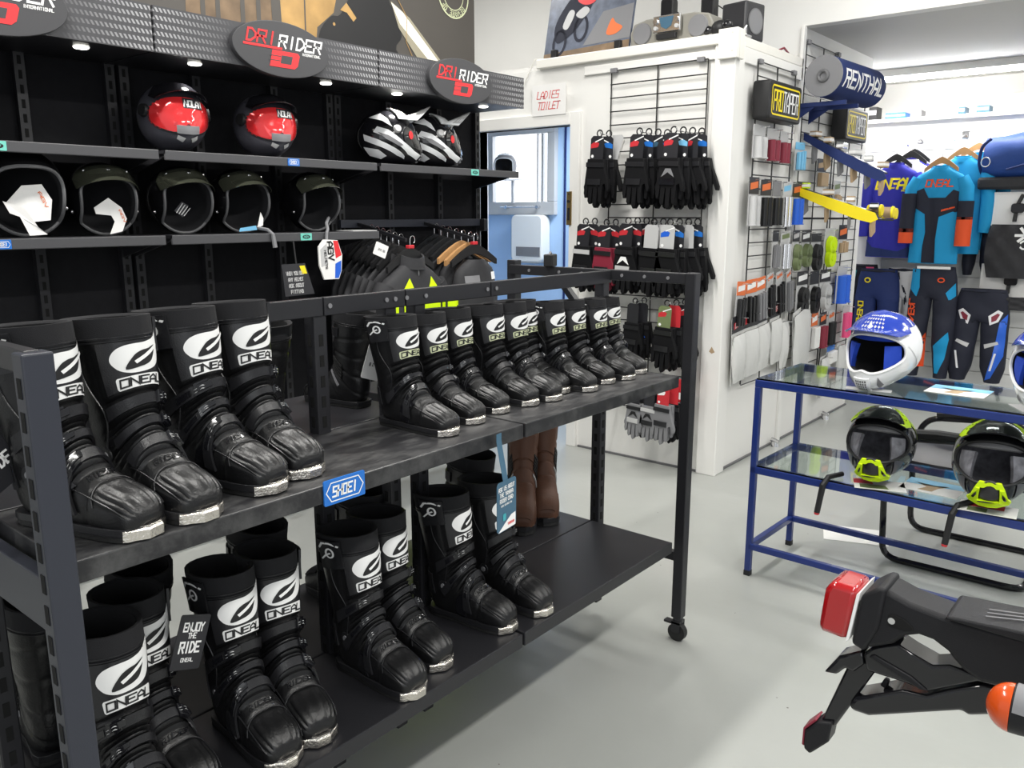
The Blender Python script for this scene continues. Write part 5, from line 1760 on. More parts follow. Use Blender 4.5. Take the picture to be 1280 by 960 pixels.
MB().cyl((-0.02, -0.02, -0.13), (-0.022, -0.02, -0.155), 0.012, 0.009, 10).build('strap_tip', m['white'], o)
gp_ = bpy.data.objects['grid_panel']
for y, z in ((2.70, 1.94), (2.44, 1.935), (2.22, 1.93), (2.79, 1.45), (2.645, 1.445), (2.485, 1.455), (2.335, 1.45), (2.215, 1.45), (2.44, 1.01), (2.22, 1.01), (2.41, .53), (2.315, .53), (2.22, .56), (2.66, .57)):
    MB().tube([(2.486 - y, 0.0, z), (2.486 - y, -0.24, z), (2.486 - y, -0.25, z + 0.015)], 0.003, 6).build('prong', m['chrome'], gp_)

# ================================================================== SIDE WALL: wire grids and packets
wire_grid('grid_panel', 'black wire grid nearest the white corner, under the black and yellow pad', (4.875, 2.025, 0), 0, 0.55, 0.50, 2.325, 3)
wire_grid('grid_panel', 'tall black wire grid behind the blue round pad', (5.62, 2.035, 0), 0, 0.60, 0.42, 2.535, 3)
wire_grid('grid_panel', 'black wire grid furthest along the side wall', (6.25, 2.035, 0), 0, 0.56, 0.42, 2.30, 3)


def pad(label, x, z, w, h):
    o = thing('bar_pad', label, 'bar pad', (x, 1.97, z), 0, 'black and yellow bar pads')
    MB().prism(rrect(w, h, 0.02), lambda a, b, d: (a, d, b), -0.05, 0.05).build('foam_body', m['black'], o, 40, 0.008)
    f = lambda a, b: (a, -0.0512, b)
    q = MB()
    strip(q, [V(p) for p in rrect(w * 0.86, h * 0.74, 0.02) + [rrect(w * 0.86, h * 0.74, 0.02)[0]]], 0.009, f)
    text(q, 'PRO', w * 0.27, h * 0.50, lambda a, b: f(a - w * 0.24, b), 0.11, 0.08, gap=0.35)
    q.build('yellow_print', m['yellow'], o, 0)
    q = MB()
    text(q, 'TAPER', w * 0.46, h * 0.50, lambda a, b: f(a + w * 0.155, b), 0.10, 0.08, gap=0.35)
    q.build('white_print', m['white'], o, 0)
    return o
pad('square black and yellow bar pad on the grid nearest the white corner', 4.765, 2.115, 0.46, 0.205)
pad('square black and yellow bar pad further along, below the blue round pad', 6.03, 2.09, 0.44, 0.21)
o = thing('round_bar_pad', 'blue cylindrical bar pad with a grey foam end high on the side wall', 'bar pad', (5.13, 1.85, 2.295), -6)
MB().cyl((0, 0, 0), (0.62, 0, -0.012), 0.118, n=36).build('blue_cover', m['navy'], o)
e = MB().cyl((-0.004, 0, 0), (0.0, 0, 0), 0.116, 0.118, 36)
e.build('foam_end', m['grey'], o)
MB().tube([(-0.006, 0.028 * math.cos(a), 0.028 * math.sin(a)) for a in lin(0, 2 * PI * 15 / 16, 16)], 0.012, 8, closed=True).build('centre_hole_rim', m['edge'], o)
q = MB()
text(q, 'RENTHAL', 0.54, 0.092, lambda a, b: (a + 0.32, -0.1195 * math.cos(b / 0.118 - 0.12), 0.1195 * math.sin(b / 0.118 - 0.12) - 0.012 * (a + .32) / .62), 0.17, 0.15, gap=0.42, sub=4)
q.build('lettering', m['white'], o, 60)
for x in (5.2, 5.42):
    b = tag(MB().box(-0.012, -0.30, -0.012, 0.012, 0.0, 0.012).prism([(0, -0.012), (0, -0.09), (-0.12, -0.012)], lambda a, b, d: (d, a, b), -0.004, 0.004).build('support_bracket', m['navy'], None, 0, loc=(x, 2.03, 2.145)), 'blue support arm under the round pad, %s' % ('nearer the corner' if x < 5.3 else 'further along'), 'bracket')


def pack(label, x, z, w, h, kind, head='cardblack', prod='lgrey', group=None, tilt=0, y=1.985, head2=None, hh=0.3):
    """a carded packet hanging on a prong: clear or solid card, header and the goods"""
    o = thing('accessory_packet', label, 'packet', (x, y, z), 0, group)
    o.rotation_euler = (0, R(tilt), R(rnd.uniform(-6, 6)))
    MB().prism([(-w / 2, -h), (w / 2, -h), (w / 2, -0.008), (w / 2 - 0.01, 0), (-w / 2 + 0.01, 0), (-w / 2, -0.008)], lambda a, b, d: (a, d + 0.012, b), 0, 0.002).build('backing_card', m['lgrey' if kind != 'bag' else 'bagfilm'], o, 0)
    if hh:
        hd = MB().box(-w / 2 - 0.001, 0.009, -h * hh, w / 2 + 0.001, 0.0115, 0.001).build('header_card', m[head], o, 0)
        if head2:
            MB().patch([(-w * .4, -h * hh * .75), (w * .4, -h * hh * .6), (w * .4, -h * hh * .2), (-w * .4, -h * hh * .35)], lambda a, b: (a, 0.0086, b)).build('header_print', m[head2], hd, 0)
    top, bot = -h * (hh + 0.04), -h * 0.97
    if kind == 'tubes':
        for k in (-1, 1):
            q = MB().cyl((k * w * .22, 0.0, top), (k * w * .22, 0.0, bot), w * .17, n=12)
            q.cyl((k * w * .22, 0.0, bot), (k * w * .22, 0.0, bot - 0.006), w * .21, n=12)
            q.build('grip', m[prod], o, 40)
    elif kind == 'box':
        MB().box(-w * .42, -0.02, bot, w * .42, 0.009, top).build('goods', m[prod], o, 0, 0.004)
    elif kind == 'discs':
        for zc in (top * .6 + bot * .4, top * .15 + bot * .85):
            MB().cyl((0, 0.008, zc), (0, -0.022, zc), w * .38, w * .34, 18).cyl((0, -0.022, zc), (0, -0.026, zc), w * .13, n=10).build('roll', m[prod], o, 40)
    elif kind == 'levers':
        for k in (-.28, 0.05, .32):
            MB().box(w * k - w * .10, -0.012, bot, w * k + w * .10, 0.008, top - rnd.uniform(0, 0.02)).build('goods', m[prod], o, 0, 0.004)
    elif kind == 'bag':
        rs = []
        for t_ in lin(0, 1, 9):
            zz = top + (bot - top) * t_
            dd = 0.004 + 0.026 * math.sin(PI * min(1, t_ * 1.1)) ** 0.6
            rs.append([(w * .52 * math.cos(a) * (1 + 0.03 * math.sin(t_ * 9 + a * 3)), -dd * math.sin(a) + 0.004 * math.sin(a * 5 + t_ * 7), zz) for a in lin(0, 2 * PI * 19 / 20, 20)])
        MB().rings(rs).build('bag', m[prod], o, 60)
    MB().cyl((0, 0.04, -0.014), (0, -0.05, -0.010), 0.0025, n=6).build('prong', m['chrome'], o)
    return o
ga_ = 'carded packets on the side wall grids'
T = [
 ('clear grip packet with grey grips under the first pad', 4.60, 1.985, .15, .18, 'tubes', 'lgrey', 'lgrey', 0, None, .32),
 ('clear grip packet with red grips, left of two red ones', 4.79, 1.98, .14, .18, 'tubes', 'lgrey', 'maroon', 0, None, .32),
 ('clear grip packet with red grips, right of two red ones', 4.96, 1.975, .13, .18, 'tubes', 'lgrey', 'maroon', 0, None, .32),
 ('pale blue packet hanging under the blue display arm', 5.22, 1.93, .12, .17, 'levers', 'sky', 'sky', 0, None, .25),
 ('grip packet with orange card and silver grips, second row left end', 4.57, 1.70, .13, .27, 'tubes', 'cardblack', 'lgrey', 0, 'orangecard', .34),
 ('grip packet with orange card and black grips, second row', 4.74, 1.695, .12, .27, 'tubes', 'cardblack', 'leather', 0, 'orangecard', .34),
 ('grip packet with dim card and black grips, second row third', 4.90, 1.69, .12, .26, 'tubes', 'grey', 'leather', 0, None, .34),
 ('grip packet with clear card and silver grips, second row fourth', 5.06, 1.69, .11, .27, 'tubes', 'lgrey', 'silver', 0, 'sky', .30),
 ('grip packet with orange card and blue grips, second row fifth', 5.23, 1.69, .13, .26, 'tubes', 'cardblack', 'elecblue', 0, 'orangecard', .34),
 ('brown carded packet hanging between the two display arms', 5.62, 1.85, .15, .18, 'box', 'cardblack', 'tan', 0, 'tan', .45),
 ('clear carded packet beside the end of the yellow arm', 5.95, 1.72, .16, .2, 'levers', 'lgrey', 'tan', 0, 'olive', .4),
 ('silver lever packet on the third row, left end', 4.93, 1.40, .11, .23, 'levers', 'cardblack', 'grey', 0, None, .28),
 ('clear packet with silver parts on the third row', 5.08, 1.395, .12, .23, 'tubes', 'lgrey', 'silver', 0, 'olive', .3),
 ('clear packet with olive reel on the third row', 5.26, 1.395, .14, .23, 'discs', 'cardblack', 'olive', 0, 'lgrey', .3),
 ('black packet with small logo card on the third row', 5.43, 1.39, .13, .21, 'discs', 'cardblack', 'olive', 0, 'white', .34),
 ('black round reels packet on the third row', 5.62, 1.37, .15, .22, 'discs', 'cardblack', 'black', 0, None, .25),
 ('yellow double reels packet on the third row', 5.88, 1.40, .17, .24, 'discs', 'lgrey', 'fluo', 0, None, .1),
 ('dark packet at the right end of the third row', 6.15, 1.42, .16, .2, 'levers', 'cardblack', 'tan', 0, 'orangecard', .5),
 ('brake pad packet with orange card, fourth row left end', 4.48, 1.12, .12, .26, 'levers', 'orangecard', 'leather', 4, 'white', .3),
 ('brake pad packet with orange card, fourth row second', 4.61, 1.125, .12, .26, 'levers', 'orangecard', 'leather', -3, 'white', .3),
 ('brake pad packet with orange card, fourth row third', 4.74, 1.13, .12, .26, 'levers', 'orangecard', 'grey', -6, 'white', .28),
 ('tilted dark lever packet, fourth row fourth', 4.88, 1.145, .11, .27, 'levers', 'lgrey', 'leather', -9, 'orangecard', .2),
 ('tilted dark lever packet, fourth row fifth', 5.02, 1.15, .11, .27, 'levers', 'lgrey', 'leather', -10, 'orangecard', .2),
 ('tilted dark lever packet, fourth row sixth', 5.17, 1.15, .11, .27, 'levers', 'lgrey', 'grey', -12, 'orangecard', .2),
 ('packet with black cap and small logo card, fourth row', 5.42, 1.13, .16, .26, 'discs', 'cardblack', 'leather', 0, 'white', .34),
 ('packet with two black caps, fourth row after the logo card', 5.64, 1.12, .16, .26, 'discs', 'cardblack', 'leather', 0, None, .34),
 ('clear packet with silver cap, fourth row', 5.85, 1.12, .16, .25, 'discs', 'cardblack', 'lgrey', 0, 'white', .34),
 ('blue packet at the right end of the fourth row', 6.20, 1.13, .24, .27, 'tubes', 'lgrey', 'elecblue', 0, None, .22),
 ('orange carded packet, fifth row first after the polybag', 5.52, .83, .15, .25, 'levers', 'orangecard', 'leather', 0, 'white', .35),
 ('orange and white carded packet, fifth row second', 5.70, .83, .13, .25, 'box', 'orangecard', 'paper', 0, 'white', .35),
 ('dark grip packet, fifth row third', 5.87, .82, .13, .25, 'tubes', 'cardblack', 'maroon', 0, 'orangecard', .35),
 ('dark grip packet with clear header, fifth row fourth', 6.04, .82, .13, .25, 'tubes', 'lgrey', 'leather', 0, 'orangecard', .3),
 ('pink grip packet at the right end of the fifth row', 6.36, .83, .15, .24, 'tubes', 'lgrey', 'pink', 0, None, .2),
 ('blue and white small packet low on the far grid', 6.08, .56, .2, .13, 'box', 'labelblue', 'paper', 0, None, .3),
 ('clear bag low on the far grid, left', 5.95, .50, .2, .3, 'bag', 'lgrey', 'bagfilm', 0, None, 0),
 ('clear bag low on the far grid, right', 6.30, .55, .16, .32, 'bag', 'lgrey', 'bagfilm', 0, None, 0),
]
for lb, x, z, w_, h_, kind, hd, pr, tl, h2, hh in T:
    pack(lb, x, z, w_, h_, kind, hd, pr, ga_, tl, head2=h2, hh=hh)
for i, x in enumerate((4.455, 4.62, 4.80, 4.99)):
    o = pack('white filter bag with black header card, %s from the white corner' % wd[i], x, 0.93 + 0.012 * i, .165, .40, 'bag', 'cardblack', 'bagfilm', 'white filter bags', -4, hh=0.24)
    q = MB()
    q.patch([(-.06, -.075), (.06, -.06), (.06, -.022), (-.06, -.037)], lambda a, b: (a, 0.0082, b))
    q.build('red_band', m['cardred'], o, 0)
    q = MB()
    text(q, 'DEP', .08, .026, lambda a, b: (a, 0.0078, b - .049 + a * .12), 0.2)
    q.build('lettering', m['white'], o, 0)
pack('large crumpled milky polybag right of the white filter bags', 5.36, 0.90, .36, .46, 'bag', 'lgrey', 'bagfilm', None, -8, y=1.96, hh=0)
pack('narrow clear bag between the filter bags and the big polybag', 5.14, 0.84, .13, .32, 'bag', 'lgrey', 'bagfilm', None, 0, hh=0)


def arm(label, x, z0, col, dz, n, L=0.5):
    o = thing('slanted_display', label, 'display', (x, 2.03, z0))
    f = lambda a, b, d: (d, -a, b - dz * a / L)
    MB().prism([(0.0, 0.035), (L, 0.02), (L + 0.02, -0.012), (L - 0.02, -0.045), (L - 0.1, -0.05), (L * .45, -0.04), (0.0, -0.01)], f, -0.022, -0.018).build('side_plate', m[col], o, 0)
    MB().prism([(0.0, 0.035), (L, 0.02), (L, 0.008), (0.0, 0.02)], f, -0.018, 0.06).build('rail_bar', m['black_steel'], o, 0)
    return o
def goods(x, z0, dz, kinds, word, grp, L=0.5):
    for i, (mt, sz) in enumerate(kinds):
        a = 0.06 + i * (L - 0.08) / (len(kinds) - 1)
        o = thing('small_packet', '%s, %s from the wall' % (word, wd[i]), 'packet', (x + 0.022, 2.03 - a, z0 - dz * a / L + 0.037), rnd.uniform(-15, 15), grp)
        MB().box(-sz / 2, -0.022, 0, sz / 2, 0.022, 0.035).build('carton', m[mt], o, 0, 0.003)
        MB().box(-sz / 2 - 0.001, -0.0225, 0.010, sz / 2 + 0.001, 0.0225, 0.026).build('carton_label', m['paper'], o, 0)
        h = thing('hanging_part', 'metal part hanging below the %s, %s from the wall' % (word.split(' on the ')[1], wd[i]), 'packet', (x + 0.02, 2.03 - a, z0 - dz * a / L - 0.0), rnd.uniform(-20, 20), grp + ', hanging')
        MB().prism([(-.028, 0.0), (.028, 0.0), (.022, -.05), (.03, -.10), (-.015, -.13), (-.03, -.07)], lambda p, q_, d: (p, d, q_), -0.008, 0.008).build('metal_part', m['tan' if i % 2 else 'grey'], h, 0, 0.003)
        MB().cyl((0, 0, 0.018), (0, 0, -0.005), 0.003, n=6).build('hook', m['chrome'], h)
arm('blue slanted display arm on the side wall', 5.38, 1.965, 'navy', 0.24, 6)
goods(5.38, 1.965, 0.24, [('tan', .08), ('tan', .08), ('silver', .07), ('lgrey', .08), ('lgrey', .08), ('tan', .07)], 'small carton on the blue arm', 'cartons on the blue arm')
arm('yellow slanted display arm on the side wall', 5.28, 1.635, 'yellow', 0.15, 4)
goods(5.28, 1.635, 0.15, [('fluo', .06), ('tan', .08), ('tan', .08), ('cardblack', .08)], 'small carton on the yellow arm', 'cartons on the yellow arm')
for i, (dx, dy, dz) in enumerate(((0.06, 0.10, 0.02), (0.16, 0.06, 0.01), (0.30, 0.08, 0.0))):
    o = thing('tape_roll', 'yellow ended roll at the tip of the yellow arm, %s from the left' % wd[i], 'roll', (5.30 + dx, 1.46 + dy, 1.50 + dz), 90, 'yellow ended rolls')
    MB().cyl((-0.03, 0, 0), (0.03, 0, 0), 0.03, n=18).build('roll_body', m['tan'], o)
    for s_ in (-1, 1):
        MB().cyl((s_ * 0.03, 0, 0), (s_ * 0.042, 0, 0), 0.036, 0.033, 18).build('roll_end', m['yellow'], o)
o = tag(MB().tube([(5.33, 2.03, 1.47), (5.33, 1.60, 1.47), (5.60, 1.52, 1.46)], 0.006, 6).build('roll_rod', m['black_steel'], None), 'black rod carrying the yellow ended rolls', 'rod')

# ================================================================== ON TOP OF THE CUBICLE
zt = 2.435
o = thing('framed_print', 'framed motorcycle racing photograph leaning on the cubicle ledge', 'picture', (4.36, 3.03, zt), -90)
o.rotation_euler = (R(-12), 0, R(-90))
MB().box(-0.31, 0, 0.0, 0.31, 0.018, 0.50).build('picture_board', m['photo'], o, 0)
f = lambda a, b: (a, -0.0015, b)
MB().patch([(-.31, 0.0), (.31, 0.0), (.31, .06), (-.31, .04)], f).build('crowd_print', m['golddim'], o, 0)
MB().patch([(-.02, .06), (.31, .07), (.31, .27), (.10, .25)], f).build('track_print', m['grey'], o, 0)
q = MB()
g2 = lambda a, b: (a, -0.002, b)
q.patch(smooth([(-.22, .10), (-.25, .20), (-.19, .32), (-.09, .41), (.02, .37), (.0, .28), (-.06, .20), (-.12, .14)]), g2)
for cx, cy in ((-.20, .10), (-.05, .17)):
    strip(q, [V((cx + .045 * math.cos(a), cy + .075 * math.sin(a))) for a in lin(0, 2 * PI, 17)], .018, g2)
q.build('motorcycle_print', m['ink'], o, 0)
q = MB()
q.patch(smooth([(-.19, .20), (-.15, .29), (-.11, .27), (-.15, .18)]), lambda a, b: (a, -0.0024, b))
q.patch(smooth([(-.10, .26), (-.04, .30), (.0, .27), (-.05, .23)]), lambda a, b: (a, -0.0024, b))
q.patch(smooth([(-.02, .42), (.03, .46), (.06, .42), (.02, .39)]), lambda a, b: (a, -0.0024, b))
q.build('fairing_print', m['lgrey'], o, 0)['kind'] = 'stuff'
q = MB().patch(smooth([(-.10, .35), (-.03, .40), (.05, .39), (.03, .32), (-.04, .31)]), lambda a, b: (a, -0.0025, b))
q.build('red_rider_print', m['red'], o, 0)
q = MB().patch(smooth([(.14, .12), (.17, .20), (.20, .17), (.25, .14), (.22, .11), (.17, .10)]), lambda a, b: (a, -0.0025, b))
q.build('small_rider_print', m['orangecard'], o, 0)
for x in (-0.2, 0.26):
    tag(MB().box(4.315, 3.03 - x - 0.02, zt, 4.345, 3.03 - x + 0.02, zt + 0.05).build('picture_clip', m['black'], None, 0, 0.003), 'small black clip holding the racing photograph, %s end' % ('left' if x < 0 else 'right'), 'clip')
# boombox
o = thing('boombox', 'silver grey portable stereo on top of the cubicle', 'stereo', (4.43, 2.455, zt), -90)
prof = [(-.255, .02), (-.24, .005), (.24, .005), (.255, .02), (.26, .08), (.235, .13), (.15, .145), (-.15, .145), (-.235, .13), (-.26, .08)]
MB().prism(prof, lambda a, b, d: (a, d - 0.03 * (1 - (abs(a) / .26)) ** 1, b), -0.06, 0.10).build('stereo_case', m['stereo'], o, 40, 0.008)
for s_ in (-1, 1):
    MB().cyl((s_ * .175, -0.075, .072), (s_ * .175, -0.060, .072), .056, .060, 24).build('speaker_grille', m['grey'], o, 40)
MB().box(-.085, -0.105, .055, .085, -0.085, .145).build('control_panel', m['silver'], o, 0, 0.004)
MB().prism([(-.045, .135), (.045, .135), (.03, .085), (0, .07), (-.03, .085)], lambda a, b, d: (a, d, b), -0.109, -0.104).build('display', m['slate'], o, 0)
for s_ in (-1, 1):
    MB().cyl((s_ * .065, -0.118, .115), (s_ * .065, -0.104, .115), .014, n=14).build('knob', m['silver'], o, 40)
    MB().cyl((s_ * .065, -0.114, .08), (s_ * .065, -0.104, .08), .011, n=14).build('knob', m['lgrey'], o, 40)
MB().box(-.06, -0.108, .02, .06, -0.085, .05).build('cassette_door', m['black'], o, 0, 0.003)
for dy, lb in ((0.14, 'left'), (-0.12, 'right')):
    o = thing('small_speaker', 'small black speaker standing behind the silver stereo, %s one' % lb, 'speaker', (4.60, 2.455 + dy, zt), -90, 'small speakers')
    MB().tube([(0, 0, 0), (0, 0, 0.14)], 0.012, 8).cyl((0, 0, 0), (0, 0, 0.012), 0.06, n=20).build('stand', m['black'], o)
    MB().prism(rrect(.085, .17, .03), lambda a, b, d: (a, d, b + .22), -0.03, 0.03).build('speaker_body', m['black'], o, 40, 0.008)
    MB().patch(rrect(.06, .13, .02), lambda a, b: (a, -0.0305, b + .22)).build('speaker_cloth', m['fabric'], o, 0)
    tag(MB().tube([(4.63, 2.455 + dy, zt + .25), (4.70, 2.455 + dy - .06, zt + .20), (4.72, 2.455 + dy - 0.05, zt + 0.05), (4.70, 2.455 + dy + 0.02, zt + 0.004)], 0.004, 6).build('speaker_cable', m['black'], None), 'black cable hanging from the %s small speaker' % lb, 'cable')
o = thing('loudspeaker', 'black bookshelf loudspeaker with grey cone near the cubicle corner', 'speaker', (4.60, 2.135, zt), -100)
MB().box(-.08, -.08, 0, .08, .10, .20).build('cabinet', m['cardblack'], o, 0, 0.012)
MB().cyl((.08, 0.01, .10), (.084, 0.01, .10), .068, n=28).build('cone_ring', m['edge'], o, 40)
MB().cyl((.0845, 0.01, .10), (.0800, 0.01, .10), .062, 0.025, 28).build('cone', m['grey'], o, 40)
o = thing('game_controller', 'rounded black gadget lying left of the loudspeaker', 'gadget', (4.40, 2.165, zt), -90)
MB().ell((0, 0, .045), (.055, .045, .045)).build('gadget_body', m['black'], o)
MB().ell((-.06, -.01, .04), (.035, .035, .03)).build('gadget_end', m['blackgloss'], o)
MB().ell((.05, -.02, .055), (.03, .03, .028)).build('gadget_end', m['blackgloss'], o)
o = thing('desk_clip', 'small silver clip on the corner of the cubicle ledge', 'clip', (4.42, 2.05, zt), 0)
MB().tube([(0, 0, 0.008), (0.03, -.01, 0.05), (0.05, 0, 0.01), (0.09, .01, 0.008)], 0.008, 8).build('clip_arm', m['silver'], o)
MB().box(0.04, -.015, 0, 0.10, .02, 0.012).build('clip_base', m['silver'], o, 0, 0.003)
tag(MB().tube([(5.0, 2.10, 2.44), (5.08, 2.08, 2.47), (5.17, 2.09, 2.455), (5.24, 2.10, 2.44)], 0.006, 6).build('cable', m['maroon'], None), 'short red brown cable looping on top of the side wall', 'cable')
tag(MB().tube([(4.33, 3.30, 2.44), (4.30, 3.36, 2.44), (4.29, 3.40, 2.36), (4.296, 3.44, 2.30)], 0.004, 6).build('cable', m['cream'], None), 'thin white cable hanging off the left end of the ledge', 'cable')

# ================================================================== SIDE ROOM CLOTHING
TW = [(0, .055), (-.02, .075), (-.045, .13), (-.075, .178), (-.12, .185), (-.3, .17), (-.55, .172), (-.74, .178)]
TD = [(0, .03), (-.05, .04), (-.2, .055), (-.5, .05), (-.74, .055)]
TS = [(s_, [(0.155, 0.0, -0.085, .045), (0.19, -0.005, -0.16, .055), (0.205, -0.02, -0.34, .050), (0.205, -0.035, -0.50, .044), (0.20, -0.04, -0.575, .036)]) for s_ in (-1, 1)]
SS = [(s_, [(0.155, 0.0, -0.085, .045), (0.195, -0.005, -0.15, .055), (0.21, -0.02, -0.26, .055)]) for s_ in (-1, 1)]


def rod(label, y, z):
    o = thing('display_hook', label, 'hook', (7.598, y, z), -90)
    MB().box(-0.025, -0.006, -0.03, 0.025, 0.0, 0.03).build('hook_plate', m['silver'], o, 0, 0.002)
    MB().tube([(0, 0, 0), (0, -0.36, -0.075), (0, -0.375, -0.06)], 0.006, 6).build('hook_arm', m['chrome'], o)
rod('chrome sloping hook over the royal blue jersey', 1.90, 2.10)
rod('chrome sloping hook over the cyan jerseys', 1.57, 2.12)
rod('chrome sloping hook at the far left end of the slat wall', 2.36, 2.05)
gs = 'racewear jerseys'
# royal blue jersey with yellow lettering, and the two behind it
o, F, sl = garment('racing_jersey', 'royal blue jersey with big yellow chest lettering', 'jersey', TW, TD, m['royal'], (7.27, 1.985, 1.89), -90, gs, TS, (.06, .035, .015), 0.008, 41)
q = MB()
text(q, 'ONEAL', .27, .075, lambda x, z: F(x + .015, z - .155, .004), 0.22, 0.15, gap=0.14)
text(q, 'RACING', .06, .012, lambda x, z: F(x + .10, z - .21, .004), 0.25)
q.build('lettering', m['yellow'], o, 0)
panel(o, F, [(-.178, -.60), (-.12, -.66), (0.08, -.69), (.178, -.64), (.178, -.735), (-.175, -.735)], 'navy', .003, 'hem_panel')
panel(o, F, [(.12, -.20), (.17, -.25), (.165, -.5), (.12, -.6)], 'whitecloth', .003, 'side_panel')
for i, (mt, lb, x, y) in enumerate((('whitecloth', 'white patterned jersey behind the royal blue one', 7.36, 1.90), ('royal', 'second royal blue jersey at the back of the hook', 7.45, 1.90))):
    o, F, sl = garment('racing_jersey', lb, 'jersey', TW, TD, m[mt], (x, y, 1.915 + .02 * i), -90, gs, TS, (.06, .035, .015), 0.006, 43 + i)
    if i == 0:
        q = MB()
        rr = random.Random(5)
        for k in range(12):
            x0, z0 = rr.uniform(-.15, .15), rr.uniform(-.6, -.08)
            strip(q, [V((x0, z0)), V((x0 + rr.uniform(-.05, .05), z0 - .06)), V((x0 + rr.uniform(-.04, .04), z0 - .1))], .012, lambda a, b: F(a, b, .004))
        q.build('camouflage_marks', m['ink'], o, 0)['kind'] = 'stuff'
# cyan jerseys
for i, (x, y, z, lb) in enumerate(((7.20, 1.632, 1.855, 'cyan, black and orange jersey with red chest lettering, frontmost'), (7.36, 1.52, 1.93, 'cyan jersey in the middle behind the front cyan one'), (7.47, 1.44, 1.96, 'cyan jersey at the back under the highest wooden hanger'))):
    o, F, sl = garment('racing_jersey', lb, 'jersey', TW, TD, m['cyan'], (x, y, z), -90, gs, TS, (.06, .035, .012), 0.008, 51 + i)
    if i == 0:
        panel(o, F, [(-.172, -.19), (-.10, -.16), (-.06, -.235), (.06, -.235), (.11, -.175), (.176, -.20), (.172, -.33), (.10, -.36), (.085, -.735), (-.07, -.735), (-.075, -.36), (-.17, -.30)], 'ink', .003, 'black_panel')
        panel(o, F, [(-.075, -.36), (-.06, -.50), (-.085, -.735), (-.178, -.735), (-.17, -.34)], 'cyan', .0075, 'cyan_panel')
        panel(o, F, [(.03, -.38), (.12, -.34), (.172, -.36), (.175, -.735), (.03, -.735), (.02, -.55)], 'cyan', .0075, 'cyan_panel')
        panel(o, F, [(.04, -.325), (.13, -.30), (.13, -.312), (.04, -.34)], 'orange', .004, 'orange_flash')
        panel(o, F, [(-.03, -.66), (.03, -.645), (.03, -.67), (-.03, -.685)], 'ink', .006, 'label')
        q = MB()
        text(q, 'ONEAL', .19, .05, lambda a, b: F(a + .01, b - .125, .004), 0.2, 0.15, gap=0.14)
        q.build('lettering', m['orange'], o, 0)
        for s_, r0, r1, mt in ((-1, -.2, -.50, 'ink'), (1, -.26, -.40, 'ink'), (-1, -.47, -.585, 'orange'), (1, -.38, -.60, 'orange')):
            MB().slab(lambda u, v_, d: (s_ * .204 + .056 * math.sin(u), -0.025 - .056 * math.cos(u) - d, v_), lin(-1.5, 1.5, 8), lin(r1, r0, 4), .004).build('cuff_panel' if mt == 'orange' else 'sleeve_panel', m[mt], o, 60)
for x, y, z, mt, lb in ((7.20, 1.632, 1.875, 'wood', 'wooden hanger in the front cyan jersey'), (7.36, 1.52, 1.95, 'wood', 'wooden hanger in the middle cyan jersey'), (7.47, 1.44, 1.985, 'wood', 'wooden hanger in the back cyan jersey'), (7.27, 1.985, 1.915, 'black', 'black hanger in the royal blue jersey'), (7.36, 1.90, 1.94, 'black', 'black hanger in the white patterned jersey'), (7.45, 1.90, 1.96, 'black', 'black hanger in the back royal blue jersey')):
    hanger(lb, (x, y, z + .045), -90, mt, 'jersey hangers', 0.12)


def trousers(name, label, loc, mt, group, w=.17, h=.86, seed=0):
    """racing pants hung by the waist, facing local -Y"""
    o = thing(name, label, 'trousers', loc, -90, group)
    r_ = random.Random(seed)
    a1 = r_.uniform(0, 6)

    def F(x, z, off=0.0):
        if z > -.26:
            w_ = interp([(0, w * .86), (.1, w), (.26, w * 1.08)], -z)
            t = max(-1, min(1, x / w_))
            return V((x, -.06 * math.sqrt(max(0, 1 - t * t)) ** .8 - .004 * math.sin(z * 30 + x * 20 + a1) - off, z))
        s_ = 1 if x > 0 else -1
        c = s_ * interp([(.26, w * .54), (.5, w * .60), (h, w * .66)], -z)
        hw = interp([(.26, w * .53), (.48, w * .50), (.6, w * .48), (h, w * .30)], -z)
        t = max(-1, min(1, (x - c) / hw))
        kn = .025 * math.exp(-((z + .52) / .1) ** 2)
        return V((x, -(.06 + kn) * math.sqrt(max(0, 1 - t * t)) ** .8 - .004 * math.sin(z * 40 + a1) - off, z))
    b = MB()
    rs = []
    for z in lin(0, -.26, 8):
        w_ = interp([(0, w * .86), (.1, w), (.26, w * 1.08)], -z)
        rs.append([F(-w_ * math.cos(PI * j / 14), z) for j in range(15)] + [V((w_ * math.cos(PI * j / 14), .05 * math.sin(PI * j / 14), z)) for j in range(1, 14)])
    b.rings(rs, 0, False, False)
    b.build('seat', m[mt], o, 60)
    for s_ in (-1, 1):
        b = MB()
        rs = []
        for z in lin(-.235, -h, 18):
            c = s_ * interp([(.26, w * .54), (.5, w * .60), (h, w * .66)], -z)
            hw = interp([(.26, w * .53), (.48, w * .50), (.6, w * .48), (h, w * .30)], -z)
            kn = .025 * math.exp(-((z + .52) / .1) ** 2)
            rs.append([V((c - hw * math.cos(2 * PI * j / 16), -(.06 + kn * (math.sin(2 * PI * j / 16) > 0)) * math.sin(2 * PI * j / 16) - .004 * math.sin(z * 40 + a1), z)) for j in range(16)])
        b.rings(rs)
        b.build('leg', m[mt], o, 60)
    MB().tube([F(-w * .8, -.012, .002), F(0, -.012, .003), F(w * .8, -.012, .002)], .012, 6).build('waistband', m['ink'], o)
    return o, F


